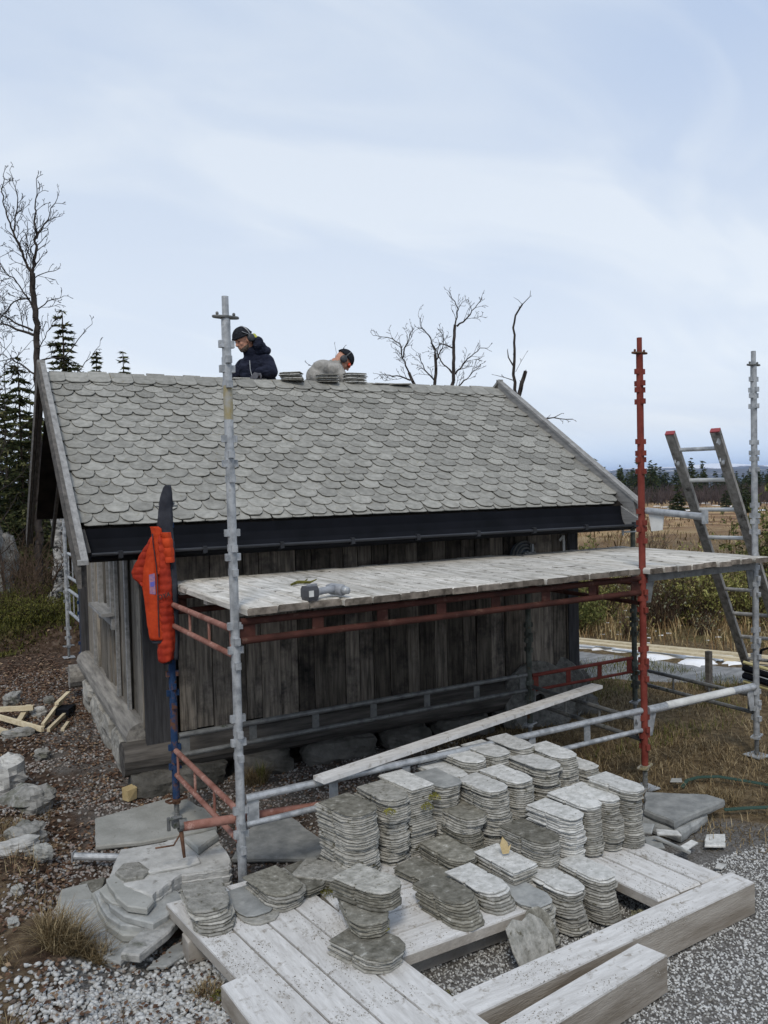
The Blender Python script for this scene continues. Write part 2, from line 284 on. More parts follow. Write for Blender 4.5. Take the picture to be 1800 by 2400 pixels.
# ------------------------------------------------------------------ ground sheet
def build_ground():
    n = 520; t = np.linspace(-1, 1, n); b = math.log(2*9000/.9); g = .9*np.sinh(b*t); g = g*(9000/abs(g).max())
    gx = g+1.0; gy = g+1.0
    X, Y = np.meshgrid(gx, gy, indexing='ij'); X = X.ravel(); Y = Y.ravel(); Z = height(X, Y)
    me = bpy.data.meshes.new('ground'); me.vertices.add(n*n); me.vertices.foreach_set('co', np.stack([X, Y, Z], 1).ravel())
    i, j = np.meshgrid(np.arange(n-1), np.arange(n-1), indexing='ij'); a = (i*n+j).ravel()
    F = np.stack([a, a+n, a+n+1, a+1], 1); me.loops.add(F.size); me.loops.foreach_set('vertex_index', F.ravel().astype(np.int32))
    me.polygons.add(len(F)); me.polygons.foreach_set('loop_start', np.arange(0, F.size, 4, dtype=np.int32)); me.polygons.foreach_set('loop_total', np.full(len(F), 4, np.int32))
    me.update(); me.polygons.foreach_set('use_smooth', np.ones(len(F), bool))
    l, tt = LT(X, Y); d = np.hypot(X, Y)
    grav = np.clip(sm(-Y, -.1, .25)*sm(X+1.15, 0, .3)*sm(4.0-X-.9*(Y+1.6), -.6, .6)*(1-sm(-Y, 6, 9)), 0, 1)
    grav = np.maximum(grav, sm(X, -.9, -.5)*(1-sm(X, 2.4, 3.0))*sm(Y, -.3, .1)*(1-sm(Y, 5.5, 6.5))*.62)
    grav = np.maximum(grav, sm(-.9-Y, 0, .3)*sm(X, 1.8, 2.4)*(1-sm(X+Y, 1.9, 2.7))*.95)
    far = 10.6-.73*(l-2.73); near = 9.24-.215*(l-2.28)
    path = sm(tt-near, -.1, .15)*(1-sm(tt-far, -.15, .15))*sm(l, .8, 1.4)*(1-sm(l, 12, 16))
    snow = sm(tt-far, .05, .35)*(1-sm(tt-far, .75, 1.15))*sm(l, 1.0, 1.6)*.72
    snow = np.maximum(snow, .37*sm(tt-far, 1.0, 1.6)*(1-sm(tt, 22, 30))*sm(l, 1, 2))
    snow = np.maximum(snow, .40*sm(tt, 30, 40)*(1-sm(tt, 130, 180)))
    snow = np.maximum(snow, .50*sm(tt, 24, 27)*(1-sm(tt, 40, 46))*(1-sm(l, 0, 3)))
    green = sm(2.2-X, 0, 1)*sm(Y, 8.2, 9)*(1-sm(d, 22, 30))
    green = np.maximum(green, .42*sm(tt-far, 1.2, 2)*(1-sm(tt, 16, 20))); green = np.maximum(green, .3*sm(3.2-Y, -.3, .3)*sm(Y-1.2, -.3, .3)*sm(-X, .8, 1.1))
    dry = np.maximum(sm(X-2.35+.2*np.sin(Y*3), 0, .7), .95*sm(d, 11, 14)); dry = np.maximum(dry, sm(-X, .8, 1.1)*sm(1.2-Y, 0, .5)*.45)
    for nm, v in (('gravel', grav), ('path', path), ('snow', snow), ('green', green), ('dry', dry)):
        at = me.attributes.new(nm, 'FLOAT', 'POINT'); at.data.foreach_set('value', v.astype(np.float32))
    m, t, b = newmat('ground_mat'); N = t.nodes.new; L = t.links.new; tc = N('ShaderNodeTexCoord')
    def noi(s, det=5, ro=.6, st=None):
        q = N('ShaderNodeTexNoise'); q.inputs['Scale'].default_value = s; q.inputs['Detail'].default_value = det; q.inputs['Roughness'].default_value = ro
        if st:
            mp = N('ShaderNodeMapping'); mp.inputs['Scale'].default_value = st; L(tc.outputs['Object'], mp.inputs[0]); L(mp.outputs[0], q.inputs[0])
        else: L(tc.outputs['Object'], q.inputs[0])
        return q.outputs[0]
    def ramp(src, *cs):
        r = N('ShaderNodeValToRGB'); L(src, r.inputs[0]); r.color_ramp.elements[0].position = cs[0][0]; r.color_ramp.elements[0].color = (*cs[0][1], 1)
        r.color_ramp.elements[1].position = cs[-1][0]; r.color_ramp.elements[1].color = (*cs[-1][1], 1)
        for p, c in cs[1:-1]: e = r.color_ramp.elements.new(p); e.color = (*c, 1)
        return r.outputs[0]
    def mask(nm, nsrc, lo, hi, amp=.6):
        a = N('ShaderNodeAttribute'); a.attribute_name = nm
        s = N('ShaderNodeMath'); s.operation = 'MULTIPLY_ADD'; L(nsrc, s.inputs[0]); s.inputs[1].default_value = amp; L(a.outputs['Fac'], s.inputs[2])
        r = N('ShaderNodeMapRange'); L(s.outputs[0], r.inputs[0]); r.inputs[1].default_value = lo; r.inputs[2].default_value = hi; return r.outputs[0]
    def mix(f, a, b_):
        x = N('ShaderNodeMixRGB'); L(f, x.inputs[0]); L(a, x.inputs[1]); L(b_, x.inputs[2]); return x.outputs[0]
    na = noi(1.7); nb = noi(14, 6); nc = noi(60, 4, .7); nd = noi(.12, 5); ne = noi(.35, 5, .65, (1, 1, 1))
    soil = ramp(nb, (.3, (.022, .016, .011)), (.5, (.06, .038, .026)), (.7, (.13, .10, .075)))
    c = soil
    drycol = ramp(nb, (.28, (.045, .032, .018)), (.5, (.12, .088, .05)), (.72, (.22, .17, .10)))
    farcol = ramp(ne, (.32, (.08, .05, .032)), (.45, (.20, .115, .06)), (.57, (.33, .23, .12)), (.72, (.40, .31, .18)))
    a = N('ShaderNodeSeparateXYZ'); L(tc.outputs['Object'], a.inputs[0])
    fy = N('ShaderNodeMapRange'); fy.inputs[1].default_value = 11; fy.inputs[2].default_value = 24; L(a.outputs[1], fy.inputs[0])
    drymix = mix(fy.outputs[0], drycol, farcol)
    c = mix(mask('dry', na, .65, .95), c, drymix)
    grn = ramp(nb, (.3, (.02, .025, .006)), (.5, (.06, .065, .016)), (.7, (.13, .125, .035)))
    c = mix(mask('green', na, .6, .9), c, grn)
    grc = ramp(nc, (.3, (.05, .045, .04)), (.5, (.14, .135, .128)), (.7, (.27, .265, .26)))
    c = mix(mask('gravel', na, .82, 1.0), c, grc)
    pc = ramp(noi(5, 6, .6, (1, 3, 1)), (.3, (.17, .175, .18)), (.7, (.33, .34, .345)))
    c = mix(mask('path', nb, .55, .75, .3), c, pc)
    sc_ = ramp(nc, (.3, (.72, .76, .82)), (.7, (.84, .86, .88)))
    c = mix(mask('snow', noi(2.6, 7, .65), .90, .94, .75), c, sc_)
    L(c, b.inputs['Base Color']); b.inputs['Roughness'].default_value = .95; b.inputs['Specular IOR Level'].default_value = .15
    bp = N('ShaderNodeBump'); bp.inputs['Strength'].default_value = .8; bp.inputs['Distance'].default_value = .02; L(nc, bp.inputs['Height']); L(bp.outputs[0], b.inputs['Normal'])
    me.materials.append(m); o = mk('ground', me, None); o['kind'] = 'structure'
build_ground()

# mass meshes from numpy ------------------------------------------------
def np_mesh(name, V, F, mats, label=None, kind='stuff', parent=None, smooth=False, cat=None):
    V = np.asarray(V, np.float32); F = np.asarray(F, np.int32); k = F.shape[1]
    me = bpy.data.meshes.new(name); me.vertices.add(len(V)); me.vertices.foreach_set('co', V.ravel()); me.loops.add(F.size)
    me.loops.foreach_set('vertex_index', F.ravel()); me.polygons.add(len(F)); me.polygons.foreach_set('loop_start', np.arange(0, F.size, k, dtype=np.int32))
    me.polygons.foreach_set('loop_total', np.full(len(F), k, np.int32)); me.update()
    if smooth: me.polygons.foreach_set('use_smooth', np.ones(len(F), bool))
    o = mk(name, me, mats, parent)
    if kind: o['kind'] = kind
    if label: o['label'] = label
    if cat: o['category'] = cat
    return o
_ph = (1+5**.5)/2
ICO = np.array([(-1,_ph,0),(1,_ph,0),(-1,-_ph,0),(1,-_ph,0),(0,-1,_ph),(0,1,_ph),(0,-1,-_ph),(0,1,-_ph),(_ph,0,-1),(_ph,0,1),(-_ph,0,-1),(-_ph,0,1)], float)/1.9
ICF = np.array([(0,11,5),(0,5,1),(0,1,7),(0,7,10),(0,10,11),(1,5,9),(5,11,4),(11,10,2),(10,7,6),(7,1,8),(3,9,4),(3,4,2),(3,2,6),(3,6,8),(3,8,9),(4,9,5),(2,4,11),(6,2,10),(8,6,7),(9,8,1)])
def rotm(n, flat=1.0):
    a = rng.uniform(0, 2*PI, n); b = rng.uniform(-.5, .5, n)*flat*2; c = rng.uniform(-.5, .5, n)*flat*2
    ca, sa, cb, sb, cc, s_c = np.cos(a), np.sin(a), np.cos(b), np.sin(b), np.cos(c), np.sin(c); R = np.zeros((n, 3, 3))
    R[:,0,0]=ca*cb; R[:,0,1]=ca*sb*s_c-sa*cc; R[:,0,2]=ca*sb*cc+sa*s_c; R[:,1,0]=sa*cb; R[:,1,1]=sa*sb*s_c+ca*cc; R[:,1,2]=sa*sb*cc-ca*s_c
    R[:,2,0]=-sb; R[:,2,1]=cb*s_c; R[:,2,2]=cb*cc; return R
def stones(name, P, size, mats, label, flat=.7, asp=(1,.75,.5)):
    n = len(P); J = ICO[None]*(1+rng.uniform(-.28, .28, (n, 12, 1))); J = J*np.array(asp)[None, None]*(size[:, None, None]*.5)*rng.uniform(.75, 1.25, (n, 1, 3))
    V = np.einsum('nij,nkj->nki', rotm(n, flat), J)+P[:, None]; F = (ICF[None]+np.arange(n)[:, None, None]*12)
    return np_mesh(name, V.reshape(-1, 3), F.reshape(-1, 3), mats, label)
def scatter(n, x0, x1, y0, y1, fn=None):
    x = rng.uniform(x0, x1, n); y = rng.uniform(y0, y1, n)
    if fn is not None: k = rng.random(n) < fn(x, y); x = x[k]; y = y[k]
    return np.stack([x, y, height(x, y)], 1)
def islandmat(name, cols, rough=.85):
    m, t, b = newmat(name); g = t.nodes.new('ShaderNodeNewGeometry'); r = t.nodes.new('ShaderNodeValToRGB'); t.links.new(g.outputs['Random Per Island'], r.inputs[0])
    r.color_ramp.elements[0].position = cols[0][0]; r.color_ramp.elements[0].color = (*cols[0][1], 1); r.color_ramp.elements[1].position = cols[-1][0]; r.color_ramp.elements[1].color = (*cols[-1][1], 1)
    for p, c in cols[1:-1]: e = r.color_ramp.elements.new(p); e.color = (*c, 1)
    n = t.nodes.new('ShaderNodeTexNoise'); n.inputs['Scale'].default_value = 60; tc = t.nodes.new('ShaderNodeTexCoord'); t.links.new(tc.outputs['Object'], n.inputs[0])
    mr = t.nodes.new('ShaderNodeMapRange'); mr.inputs[3].default_value = .75; mr.inputs[4].default_value = 1.25; mr.inputs[1].default_value = .3; mr.inputs[2].default_value = .7; t.links.new(n.outputs[0], mr.inputs[0])
    sc2 = t.nodes.new('ShaderNodeVectorMath'); sc2.operation = 'SCALE'; t.links.new(r.outputs[0], sc2.inputs[0]); t.links.new(mr.outputs[0], sc2.inputs['Scale'])
    t.links.new(sc2.outputs[0], b.inputs['Base Color']); b.inputs['Roughness'].default_value = rough; b.inputs['Specular IOR Level'].default_value = .08; return m
M['grav_white'] = islandmat('grav_white', ((0, (.20, .17, .15)), (.1, (.33, .33, .32)), (.5, (.46, .47, .47)), (.85, (.38, .39, .39)), (1, (.24, .235, .22))))
M['grav_mix'] = islandmat('grav_mix', ((0, (.09, .065, .05)), (.2, (.20, .18, .165)), (.6, (.32, .32, .315)), (1, (.22, .17, .15))))
M['grav_fine'] = islandmat('grav_fine', ((0, (.24, .235, .22)), (.3, (.38, .385, .38)), (1, (.52, .53, .53))))
M['litter'] = islandmat('litter', ((0, (.045, .026, .018)), (.4, (.095, .055, .036)), (.8, (.15, .10, .07)), (1, (.27, .20, .13))))
M['blade_dry'] = islandmat('blade_dry', ((0, (.07, .045, .022)), (.45, (.16, .12, .065)), (.8, (.27, .21, .12)), (1, (.36, .30, .19))))
M['blade_green'] = islandmat('blade_green', ((0, (.03, .04, .01)), (.5, (.085, .10, .025)), (.85, (.17, .165, .05)), (1, (.24, .20, .08))))
M['heather'] = islandmat('heather', ((0, (.03, .026, .012)), (.4, (.06, .065, .018)), (.8, (.11, .115, .028)), (1, (.17, .15, .045))))

P = scatter(17000, -1.3, .45, -2.2, -.20, lambda x, y: sm(x, -1.35, -.85)*(.3+.7*sm(-y, .3, .6)))
stones('gravel', P+[0, 0, .008], rng.uniform(.016, .042, len(P)), M['grav_white'], 'coarse pale crushed gravel left of the timbers')
P = scatter(6500, -2.0, -.75, -1.3, 2.4, lambda x, y: sm(vn(x, y, .3, 31), .3, .7))
stones('gravel', P+[0, 0, .006], rng.uniform(.008, .035, len(P)), M['grav_mix'], 'mixed stones in the soil bank at left')
P = scatter(7500, -1.1, .1, .1, 3.2, lambda x, y: np.clip(.9-sm(vn(x, y, .35, 3), .3, .75), .15, 1)*sm(x, -1.0, -.7))
stones('gravel', P+[0, 0, .004], rng.uniform(.012, .038, len(P)), M['grav_mix'], 'grey and brown gravel strewn beside the gable')
P = scatter(2600, -.9, .2, 3.2, 7.0, lambda x, y: .8*sm(x, -1.2, -.5))
stones('gravel', P+[0, 0, .004], rng.uniform(.014, .04, len(P)), M['grav_mix'], 'mixed gravel along the far end of the gable')
P = scatter(6500, -.1, 2.6, .1, 1.95, lambda x, y: .55+.45*sm(1.6-x, 0, 1))
stones('gravel', P+[0, 0, .004], rng.uniform(.01, .03, len(P)), M['grav_mix'], 'dark gravel under the scaffold')
P = scatter(22000, .35, 3.6, -2.3, -1.0, lambda x, y: 1-sm(x+y, 1.8, 2.4))
stones('gravel', P+[0, 0, .003], rng.uniform(.008, .019, len(P)), M['grav_fine'], 'fine pale gravel around the beams')
def flat_leaves(name, P, size, mat, label, tilt=.5):
    n = len(P); B = np.array([(-.5, 0, 0), (0, -.32, .06), (.5, 0, 0), (0, .32, .06)])[None]*size[:, None, None]
    V = np.einsum('nij,nkj->nki', rotm(n, tilt), B)+P[:, None]; F = np.arange(4*n).reshape(n, 4); return np_mesh(name, V.reshape(-1, 3), F, mat, label)
P = scatter(1500, -1.3, .3, -2.0, -.2)
flat_leaves('leaf_litter', P+[0, 0, .03], rng.uniform(.012, .035, len(P)), M['litter'], 'scraps of brown leaves on the pale gravel')
P = scatter(14000, -1.2, .1, -.1, 7.5, lambda x, y: np.where(y < 3.4, sm(vn(x, y, .3, 3), .25, .6)*.9, .9)*sm(x, -2.2, -.9))
flat_leaves('leaf_litter', P+[0, 0, .012], rng.uniform(.015, .045, len(P)), M['litter'], 'red-brown leaf litter on the ground by the gable')
P = scatter(9000, -5, .3, 4.2, 8.6)
flat_leaves('leaf_litter', P+[0, 0, .012], rng.uniform(.02, .06, len(P)), M['litter'], 'dark brown leaf litter below the mossy terrace')
P = scatter(2500, -.2, 3.0, .0, 1.9)
flat_leaves('leaf_litter', P+[0, 0, .012], rng.uniform(.012, .035, len(P)), M['litter'], 'dead leaves under the scaffold')

def blades(name, P, h, wdt, lean, mat, label, curl=.35):
    n = len(P); a = rng.uniform(0, 2*PI, n); ln = rng.uniform(.3, 1, n)*lean; dx = np.cos(a); dy = np.sin(a); px_ = -dy; py_ = dx
    hor = h*np.sin(ln); ver = h*np.cos(ln); hw = wdt/2
    base = P; mid = P+np.stack([dx*hor*.45, dy*hor*.45, ver*.6], 1); tip = P+np.stack([dx*hor, dy*hor, ver*(1-curl*rng.random(n))], 1)
    s = np.stack([px_*hw, py_*hw, np.zeros(n)], 1)
    V = np.stack([base-s, base+s, mid+s*.8, mid-s*.8, tip], 1).reshape(-1, 3); o = np.arange(n)[:, None]*5
    F = np.concatenate([o+[0, 1, 2], o+[0, 2, 3], o+[3, 2, 4]]); return np_mesh(name, V, F, mat, label)
def grassfn(x, y): return np.clip(.25+1.1*sm(vn(x, y, .45, 6), .2, .7), 0, 1)
P = scatter(52000, 2.2, 7.2, -2.0, 4.2, lambda x, y: grassfn(x, y)*sm(x-2.3+.3*vn(x, y, .4, 2)+.12*y, 0, .5)*sm(x+y, 1.4, 2.3)*(1-sm(LT(x, y)[1]-9.24+.215*(LT(x, y)[0]-2.28), -.1, .1)))
blades('dry_grass', P, rng.uniform(.03, .13, len(P)), .0045, 1.45, M['blade_dry'], 'matted dry brown grass right of the scaffold')
P = scatter(9000, 3.2, 6.4, .6, 3.6, lambda x, y: sm(vn(x, y, .5, 11), .5, .75))
blades('green_grass', P, rng.uniform(.04, .14, len(P)), .0045, 1.1, M['blade_green'], 'greener grass tufts behind the scaffold legs')
P = scatter(34000, -2.2, -.72, -1.4, 2.2, lambda x, y: sm(vn(x, y, .28, 12), .35, .7)*.8)
blades('dry_grass', P, rng.uniform(.04, .15, len(P)), .0028, 1.4, M['blade_dry'], 'dry grass on the soil bank at left')
def tuft(name, x, y, n, h, r, mat, label, lean=1.0, wdt=.003):
    a = rng.uniform(0, 2*PI, n); q = r*np.sqrt(rng.random(n)); X = x+q*np.cos(a); Y = y+q*np.sin(a)
    o = blades(name, np.stack([X, Y, height(X, Y)], 1)-np.array([x, y, hz(x, y)]), rng.uniform(h*.5, h, n), wdt, lean, mat, None); o.location = (x, y, hz(x, y)); del o['kind']
    return tag(o, label, 'grass tuft')
tuft('grass_tuft', -.93, -.05, 900, .26, .10, M['blade_dry'], 'pale straw-coloured grass tuft left of the fallen slate slabs', 1.25)
tuft('grass_tuft', -.78, -.12, 500, .15, .07, M['blade_dry'], 'small orange-brown grass tuft hanging over the slate slabs', 1.35)
tuft('grass_tuft', .72, 1.70, 450, .18, .10, M['blade_dry'], 'dry grass tuft against the long wall foundation', 1.0)
tuft('grass_tuft', .76, 1.66, 60, .26, .03, M['blade_green'], 'few upright green stalks by the wall foundation', .5)
tuft('grass_tuft', -.42, -.66, 260, .10, .05, M['blade_dry'], 'small dry tuft at the pallet edge by the white gravel', 1.3)
tuft('grass_tuft', 3.35, -.42, 700, .14, .13, M['blade_dry'], 'curled dry grass clump beside the green strap', 1.35)
# moor grass and heath, thinning with distance
P = scatter(60000, -3, 34, 5.5, 34, lambda x, y: (.08+.75*sm(vn(x, y, 2.6, 14), .4, .75))*sm(LT(x, y)[1], 11, 12)*(LT(x, y)[0] > 1.2)*np.clip(14/LT(x, y)[1], .3, 1))
M['moor_blade'] = islandmat('moor_blade', ((0, (.10, .06, .03)), (.4, (.24, .16, .08)), (.8, (.38, .29, .15)), (1, (.45, .38, .22))))
blades('moor_grass', P, rng.uniform(.08, .26, len(P)), .012, .9, M['moor_blade'], 'yellow-brown moor grass beyond the path')
P = scatter(42000, -6, 2.6, 8.5, 17, lambda x, y: .4+.6*vn(x, y, .8, 3))
blades('heath', P, rng.uniform(.05, .14, len(P)), .014, 1.1, M['heather'], 'low green heath on the terrace at left')
P = scatter(9000, -5, 1.6, 8.2, 8.8)
blades('heath', P, rng.uniform(.05, .16, len(P)), .012, 1.5, M['heather'], 'heath hanging over the cut edge of the terrace')

# ------------------------------------------------------------------ the cabin (own frame, turned -3.1 degrees)
A = -.0549; BASE = (1.9, 3.67, 0)
def c2w(p): return (p[0]*math.cos(A)-p[1]*math.sin(A), p[0]*math.sin(A)+p[1]*math.cos(A), p[2])
cab = thing('cabin', 'small weathered timber cabin with dark board walls under a slate roof', 'cabin', c2w(BASE), A)
def cp(name, mb, mat, par=None, smooth=False): return mk(name, mb.mesh(name, BASE if par is None or par is cab else (0,0,0), smooth), mat, par or cab)
YE, ZE, YR, ZR, XL, XR = 1.62, 1.997, 3.669, 3.275, -.601, 4.274
SL = (ZR-ZE)/(YR-YE); TH = math.atan(SL); YF = 2*YR-YE
W0, WX0, WX1, W1 = 2.0, -.117, 3.947, 5.33
# slates
def slate_outline(wd, L, notch=.55, seed=0, blunt=False):
    r = random.Random(seed); j = lambda s=.004: r.uniform(-s, s); h = wd/2
    tip = [(h*.36+j(.007), .002+j(.002)), (h*.76+j(), .026+j(.006)), (h+j(.003), .080+j(.010))] if not blunt else [(h*.6, 0), (h*.97+j(), .004)]
    right = tip[(0 if not blunt else 0):]+[(h+j(.003), L*notch-.012), (h-.011, L*notch), (h+j(.003), L*notch+.012), (h+j(.003), L+j())]
    left = [(-x+j(.003), y+j(.003)) for x, y in right[::-1] if x > .002]
    return right+left
def slate_mesh(name, wd, L, th, seed, blunt=False, edge=False, bev=.0055):
    random.seed(seed); m = MB(); ol = slate_outline(wd, L, seed=seed, blunt=blunt); m.prism(ol, 0, th, bev, .012)
    if edge: m.m[:2*len(ol)] = [1]*(2*len(ol))
    return m.mesh(name)
RS = [slate_mesh('roof_slate', .172, .33, .0135, 100+k, edge=True, bev=.002) for k in range(12)]
for me in RS: me.materials.append(M['slate_roof']); me.materials.append(M['slate_edge_shade'])
EXP = .1155; SP = .174; slates = []
nr = 21
for r in range(nr):
    y0 = YE+r*EXP*math.cos(TH)
    for c in range(-1, 29):
        x = XL+.03+SP*(c+.5*(r % 2))+.0
        if x < XL+.02 or x > XR-.02: continue
        slates.append((r, x, y0))
random.seed(11)
def slate_matrix(r, x, y0, kk=0):
    lift = .040+random.uniform(-.003, .004); tilt = TH-.082+random.uniform(-.014, .014)
    y = y0+random.uniform(-.007, .007); z = ZE+(y-YE)*SL+lift
    R = Matrix.Rotation(random.uniform(-.03, .03), 4, 'Z'); T = Matrix.Translation((x-BASE[0]+random.uniform(-.006, .006), y-BASE[1], z))
    return T @ Matrix.Rotation(tilt, 4, 'X') @ Matrix.Rotation(random.uniform(-.02, .02), 4, 'Y') @ R
camc = Vector((CAM[0]*math.cos(A)+CAM[1]*math.sin(A), -CAM[0]*math.sin(A)+CAM[1]*math.cos(A), CAM[2]))
slates.sort(key=lambda s: (Vector((s[1], s[2], ZE))-camc).length)
ST_ = [slate_mesh('starter_slate', .166, .25, .011, 400+k, True, True, .002) for k in range(4)]
for me in ST_: me.materials.append(M['slate_roof']); me.materials.append(M['slate_edge_shade'])
for c in range(28):
    o = bpy.data.objects.new('starter_slate', ST_[c % 4]); COL.objects.link(o); o.parent = cab; o.matrix_local = Matrix.Translation((XL+.12+c*.168-BASE[0], YE-.012-BASE[1], ZE+.020)) @ Matrix.Rotation(TH-.02, 4, 'X')
rest = MB()
for i, (r, x, y0) in enumerate(slates):
    if r == nr-1: continue
    mt = slate_matrix(r, x, y0); me = RS[random.randrange(12)]
    sx = random.uniform(.93, 1.03)
    mt = mt @ Matrix.Diagonal((sx, random.uniform(.96, 1.03), 1, 1))
    if i < 296:
        o = bpy.data.objects.new('roof_slate', me); COL.objects.link(o); o.parent = cab; o.matrix_local = mt
    else:
        rest.add([mt @ v.co for v in me.vertices], [tuple(p.vertices) for p in me.polygons]); rest.m[-len(me.polygons):] = [p.material_index for p in me.polygons]
o = mk('roof_slates', rest.mesh('roof_slates'), [islandmat('slate_roof_far', ((0, (.19,.189,.174)), (.5, (.245,.243,.225)), (1, (.30,.298,.275)))), M['slate_edge_shade']], cab); o['kind'] = 'stuff'
# ridge course, larger squared slates with notches between them
RR = []
for k in range(4):
    random.seed(300+k); m = MB(); h = .097
    m.prism([(0, 0), (.05, .004), (.08, .02), (h, .05), (h, .20), (-h, .20), (-h, .05), (-.08, .02), (-.05, .004)], 0, .012, .004, .012); q = m.mesh('ridge_slate'); q.materials.append(M['slate_roof']); RR.append(q)
x = XL+.06; random.seed(4)
for k in range(25):
    yy = YR-.195*math.cos(TH)+random.uniform(-.006, .006)
    o = bpy.data.objects.new('ridge_slate', RR[k % 4]); COL.objects.link(o); o.parent = cab
    o.matrix_local = Matrix.Translation((x-BASE[0], yy-BASE[1], ZE+(yy-YE)*SL+.056)) @ Matrix.Rotation(TH-.03+random.uniform(-.01, .01), 4, 'X') @ Matrix.Rotation(random.uniform(-.025, .025), 4, 'Z'); x += .1965
m = MB(); m.box(((XL+XR)/2, YR+.02, ZR+.030), (XR-XL, .05, .05)); cp('ridge_batten', m, M['fresh'])
# roof boarding, both slopes, and far-slope covering
m = MB(); n = Vector((0, -math.sin(TH), math.cos(TH)))
for sgn in (1, -1):
    def q(y, z, dz): yy = y if sgn > 0 else 2*YR-y; return (yy, z+dz)
    a0 = q(YE+.01, ZE, .012); a1 = q(YR-.004, ZR, .012); b0 = q(YE+.01, ZE, -.045); b1 = q(YR-.004, ZR, -.045)
    vs = [(xx, *p) for xx in (XL+.02, XR-.02) for p in (a0, a1, b1, b0)]
    m.add(vs, [(0,1,2,3) if sgn < 0 else (3,2,1,0), (4,5,6,7)[::-1] if sgn < 0 else (4,5,6,7), (0,4,5,1), (1,5,6,2), (2,6,7,3), (3,7,4,0)])
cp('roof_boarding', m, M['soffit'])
m = MB(); m.bar((1.85, YR+.03, ZR+.03), (1.85, YF, ZE+.03), XR-XL-.1, .012, (0, 0, 1)); cp('far_roof_covering', m, M['slate_roof'])
# bargeboards: near and far slope at both gables, doubled, with capping board
def barge(x, y0, y1, dz, wd, th, mat, name='bargeboard', side=1):
    # y measured on the near slope; side -1 mirrors to the far slope
    f = lambda y: y if side > 0 else 2*YR-y
    z = lambda y: ZE+(y-YE)*SL+dz
    m = MB(); hw = wd/2/math.cos(TH)
    P4 = [(f(y0), z(y0)-hw), (f(y0), z(y0)+hw), (f(y1), z(y1)+hw), (f(y1), z(y1)-hw)]
    vs = [(x-th/2, *p) for p in P4]+[(x+th/2, *p) for p in P4]
    m.add(vs, [(0,1,2,3),(7,6,5,4),(0,4,5,1),(1,5,6,2),(2,6,7,3),(3,7,4,0)]); return cp(name, m, mat)
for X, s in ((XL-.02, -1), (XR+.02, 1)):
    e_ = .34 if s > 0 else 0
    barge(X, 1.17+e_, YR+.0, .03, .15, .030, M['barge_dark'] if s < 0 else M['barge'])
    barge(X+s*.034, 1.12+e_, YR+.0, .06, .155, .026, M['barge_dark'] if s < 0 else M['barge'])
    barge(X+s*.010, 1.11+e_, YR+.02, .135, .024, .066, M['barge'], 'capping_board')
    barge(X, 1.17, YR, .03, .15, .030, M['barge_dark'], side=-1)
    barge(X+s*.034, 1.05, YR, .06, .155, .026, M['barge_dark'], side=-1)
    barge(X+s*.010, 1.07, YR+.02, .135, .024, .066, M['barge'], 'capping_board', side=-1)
# inner second bargeboard frame under the left overhang
barge(XL+.20, 1.80, YR-.05, -.10, .09, .03, M['barge_dark'], 'inner_rafter'); barge(XL+.20, 1.25, YR-.05, -.10, .09, .03, M['barge_dark'], 'inner_rafter', side=-1)
for y in (2.0, 3.67, 5.33):
    zz = ZE+(min(y, 2*YR-y)-YE)*SL-.16
    m = MB(); m.tube([(XL+.28, y, zz), (WX0+.3, y, zz)], .085, 12); cp('purlin_end', m, M['purlin'], smooth=False)
    m = MB(); m.tube([(WX1-.3, y, zz), (XR-.05, y, zz)], .085, 12); cp('purlin_end', m, M['purlin'])
# gutter: black trough seen from above, front lip, brackets, end boards
m = MB(); prof = [(1.60, 2.0), (1.597, 1.93), (1.58, 1.87), (1.55, 1.825), (1.50, 1.80), (1.44, 1.795), (1.385, 1.808), (1.345, 1.826), (1.325, 1.845)]
vs = []; fs = []; XS = (XL+.05, XR-.07)
for X in XS:
    for (y, z) in prof: vs.append((X, y, z))
    for (y, z) in prof: vs.append((X, y+.006, z-.010))
k = len(prof)
for i in range(k-1): fs += [(i, i+1, 2*k+i+1, 2*k+i), (k+i+1, k+i, 3*k+i, 3*k+i+1)]
fs += [(k-1, 2*k-1, 4*k-1, 3*k-1)]
m.add(vs, fs)
gut = cp('gutter', m, M['black_metal'])
m = MB(); m.tube([(XS[0], 1.325, 1.845), (XS[1], 1.325, 1.832)], .011, 8)
mk('gutter_lip', m.mesh('gutter_lip', BASE), M['black_rib'], gut)
for kx in range(9):
    xx = XS[0]+.18+kx*.56; m = MB(); m.box((xx, 1.328, 1.838), (.03, .035, .045)); m.bar((xx, 1.345, 1.812), (xx, 1.60, 1.78), .025, .006)
    mk('gutter_bracket', m.mesh('gutter_bracket', BASE), M['black_rib'], gut)
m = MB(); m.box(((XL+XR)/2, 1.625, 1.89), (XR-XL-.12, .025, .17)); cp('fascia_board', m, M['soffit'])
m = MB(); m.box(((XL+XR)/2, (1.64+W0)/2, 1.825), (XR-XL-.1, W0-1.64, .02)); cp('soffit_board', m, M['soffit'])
for X in (XL+.035, XR-.05):
    m = MB(); m.add([(X-.012, 1.33, 1.86), (X-.012, 1.62, 2.0), (X-.012, 1.62, 1.80), (X-.012, 1.45, 1.80), (X+.012, 1.33, 1.86), (X+.012, 1.62, 2.0), (X+.012, 1.62, 1.80), (X+.012, 1.45, 1.80)],
        [(0,1,2,3),(7,6,5,4),(0,4,5,1),(1,5,6,2),(2,6,7,3),(3,7,4,0)]); cp('gutter_end_board', m, M['barge_dark'] if X < 1 else M['barge'])
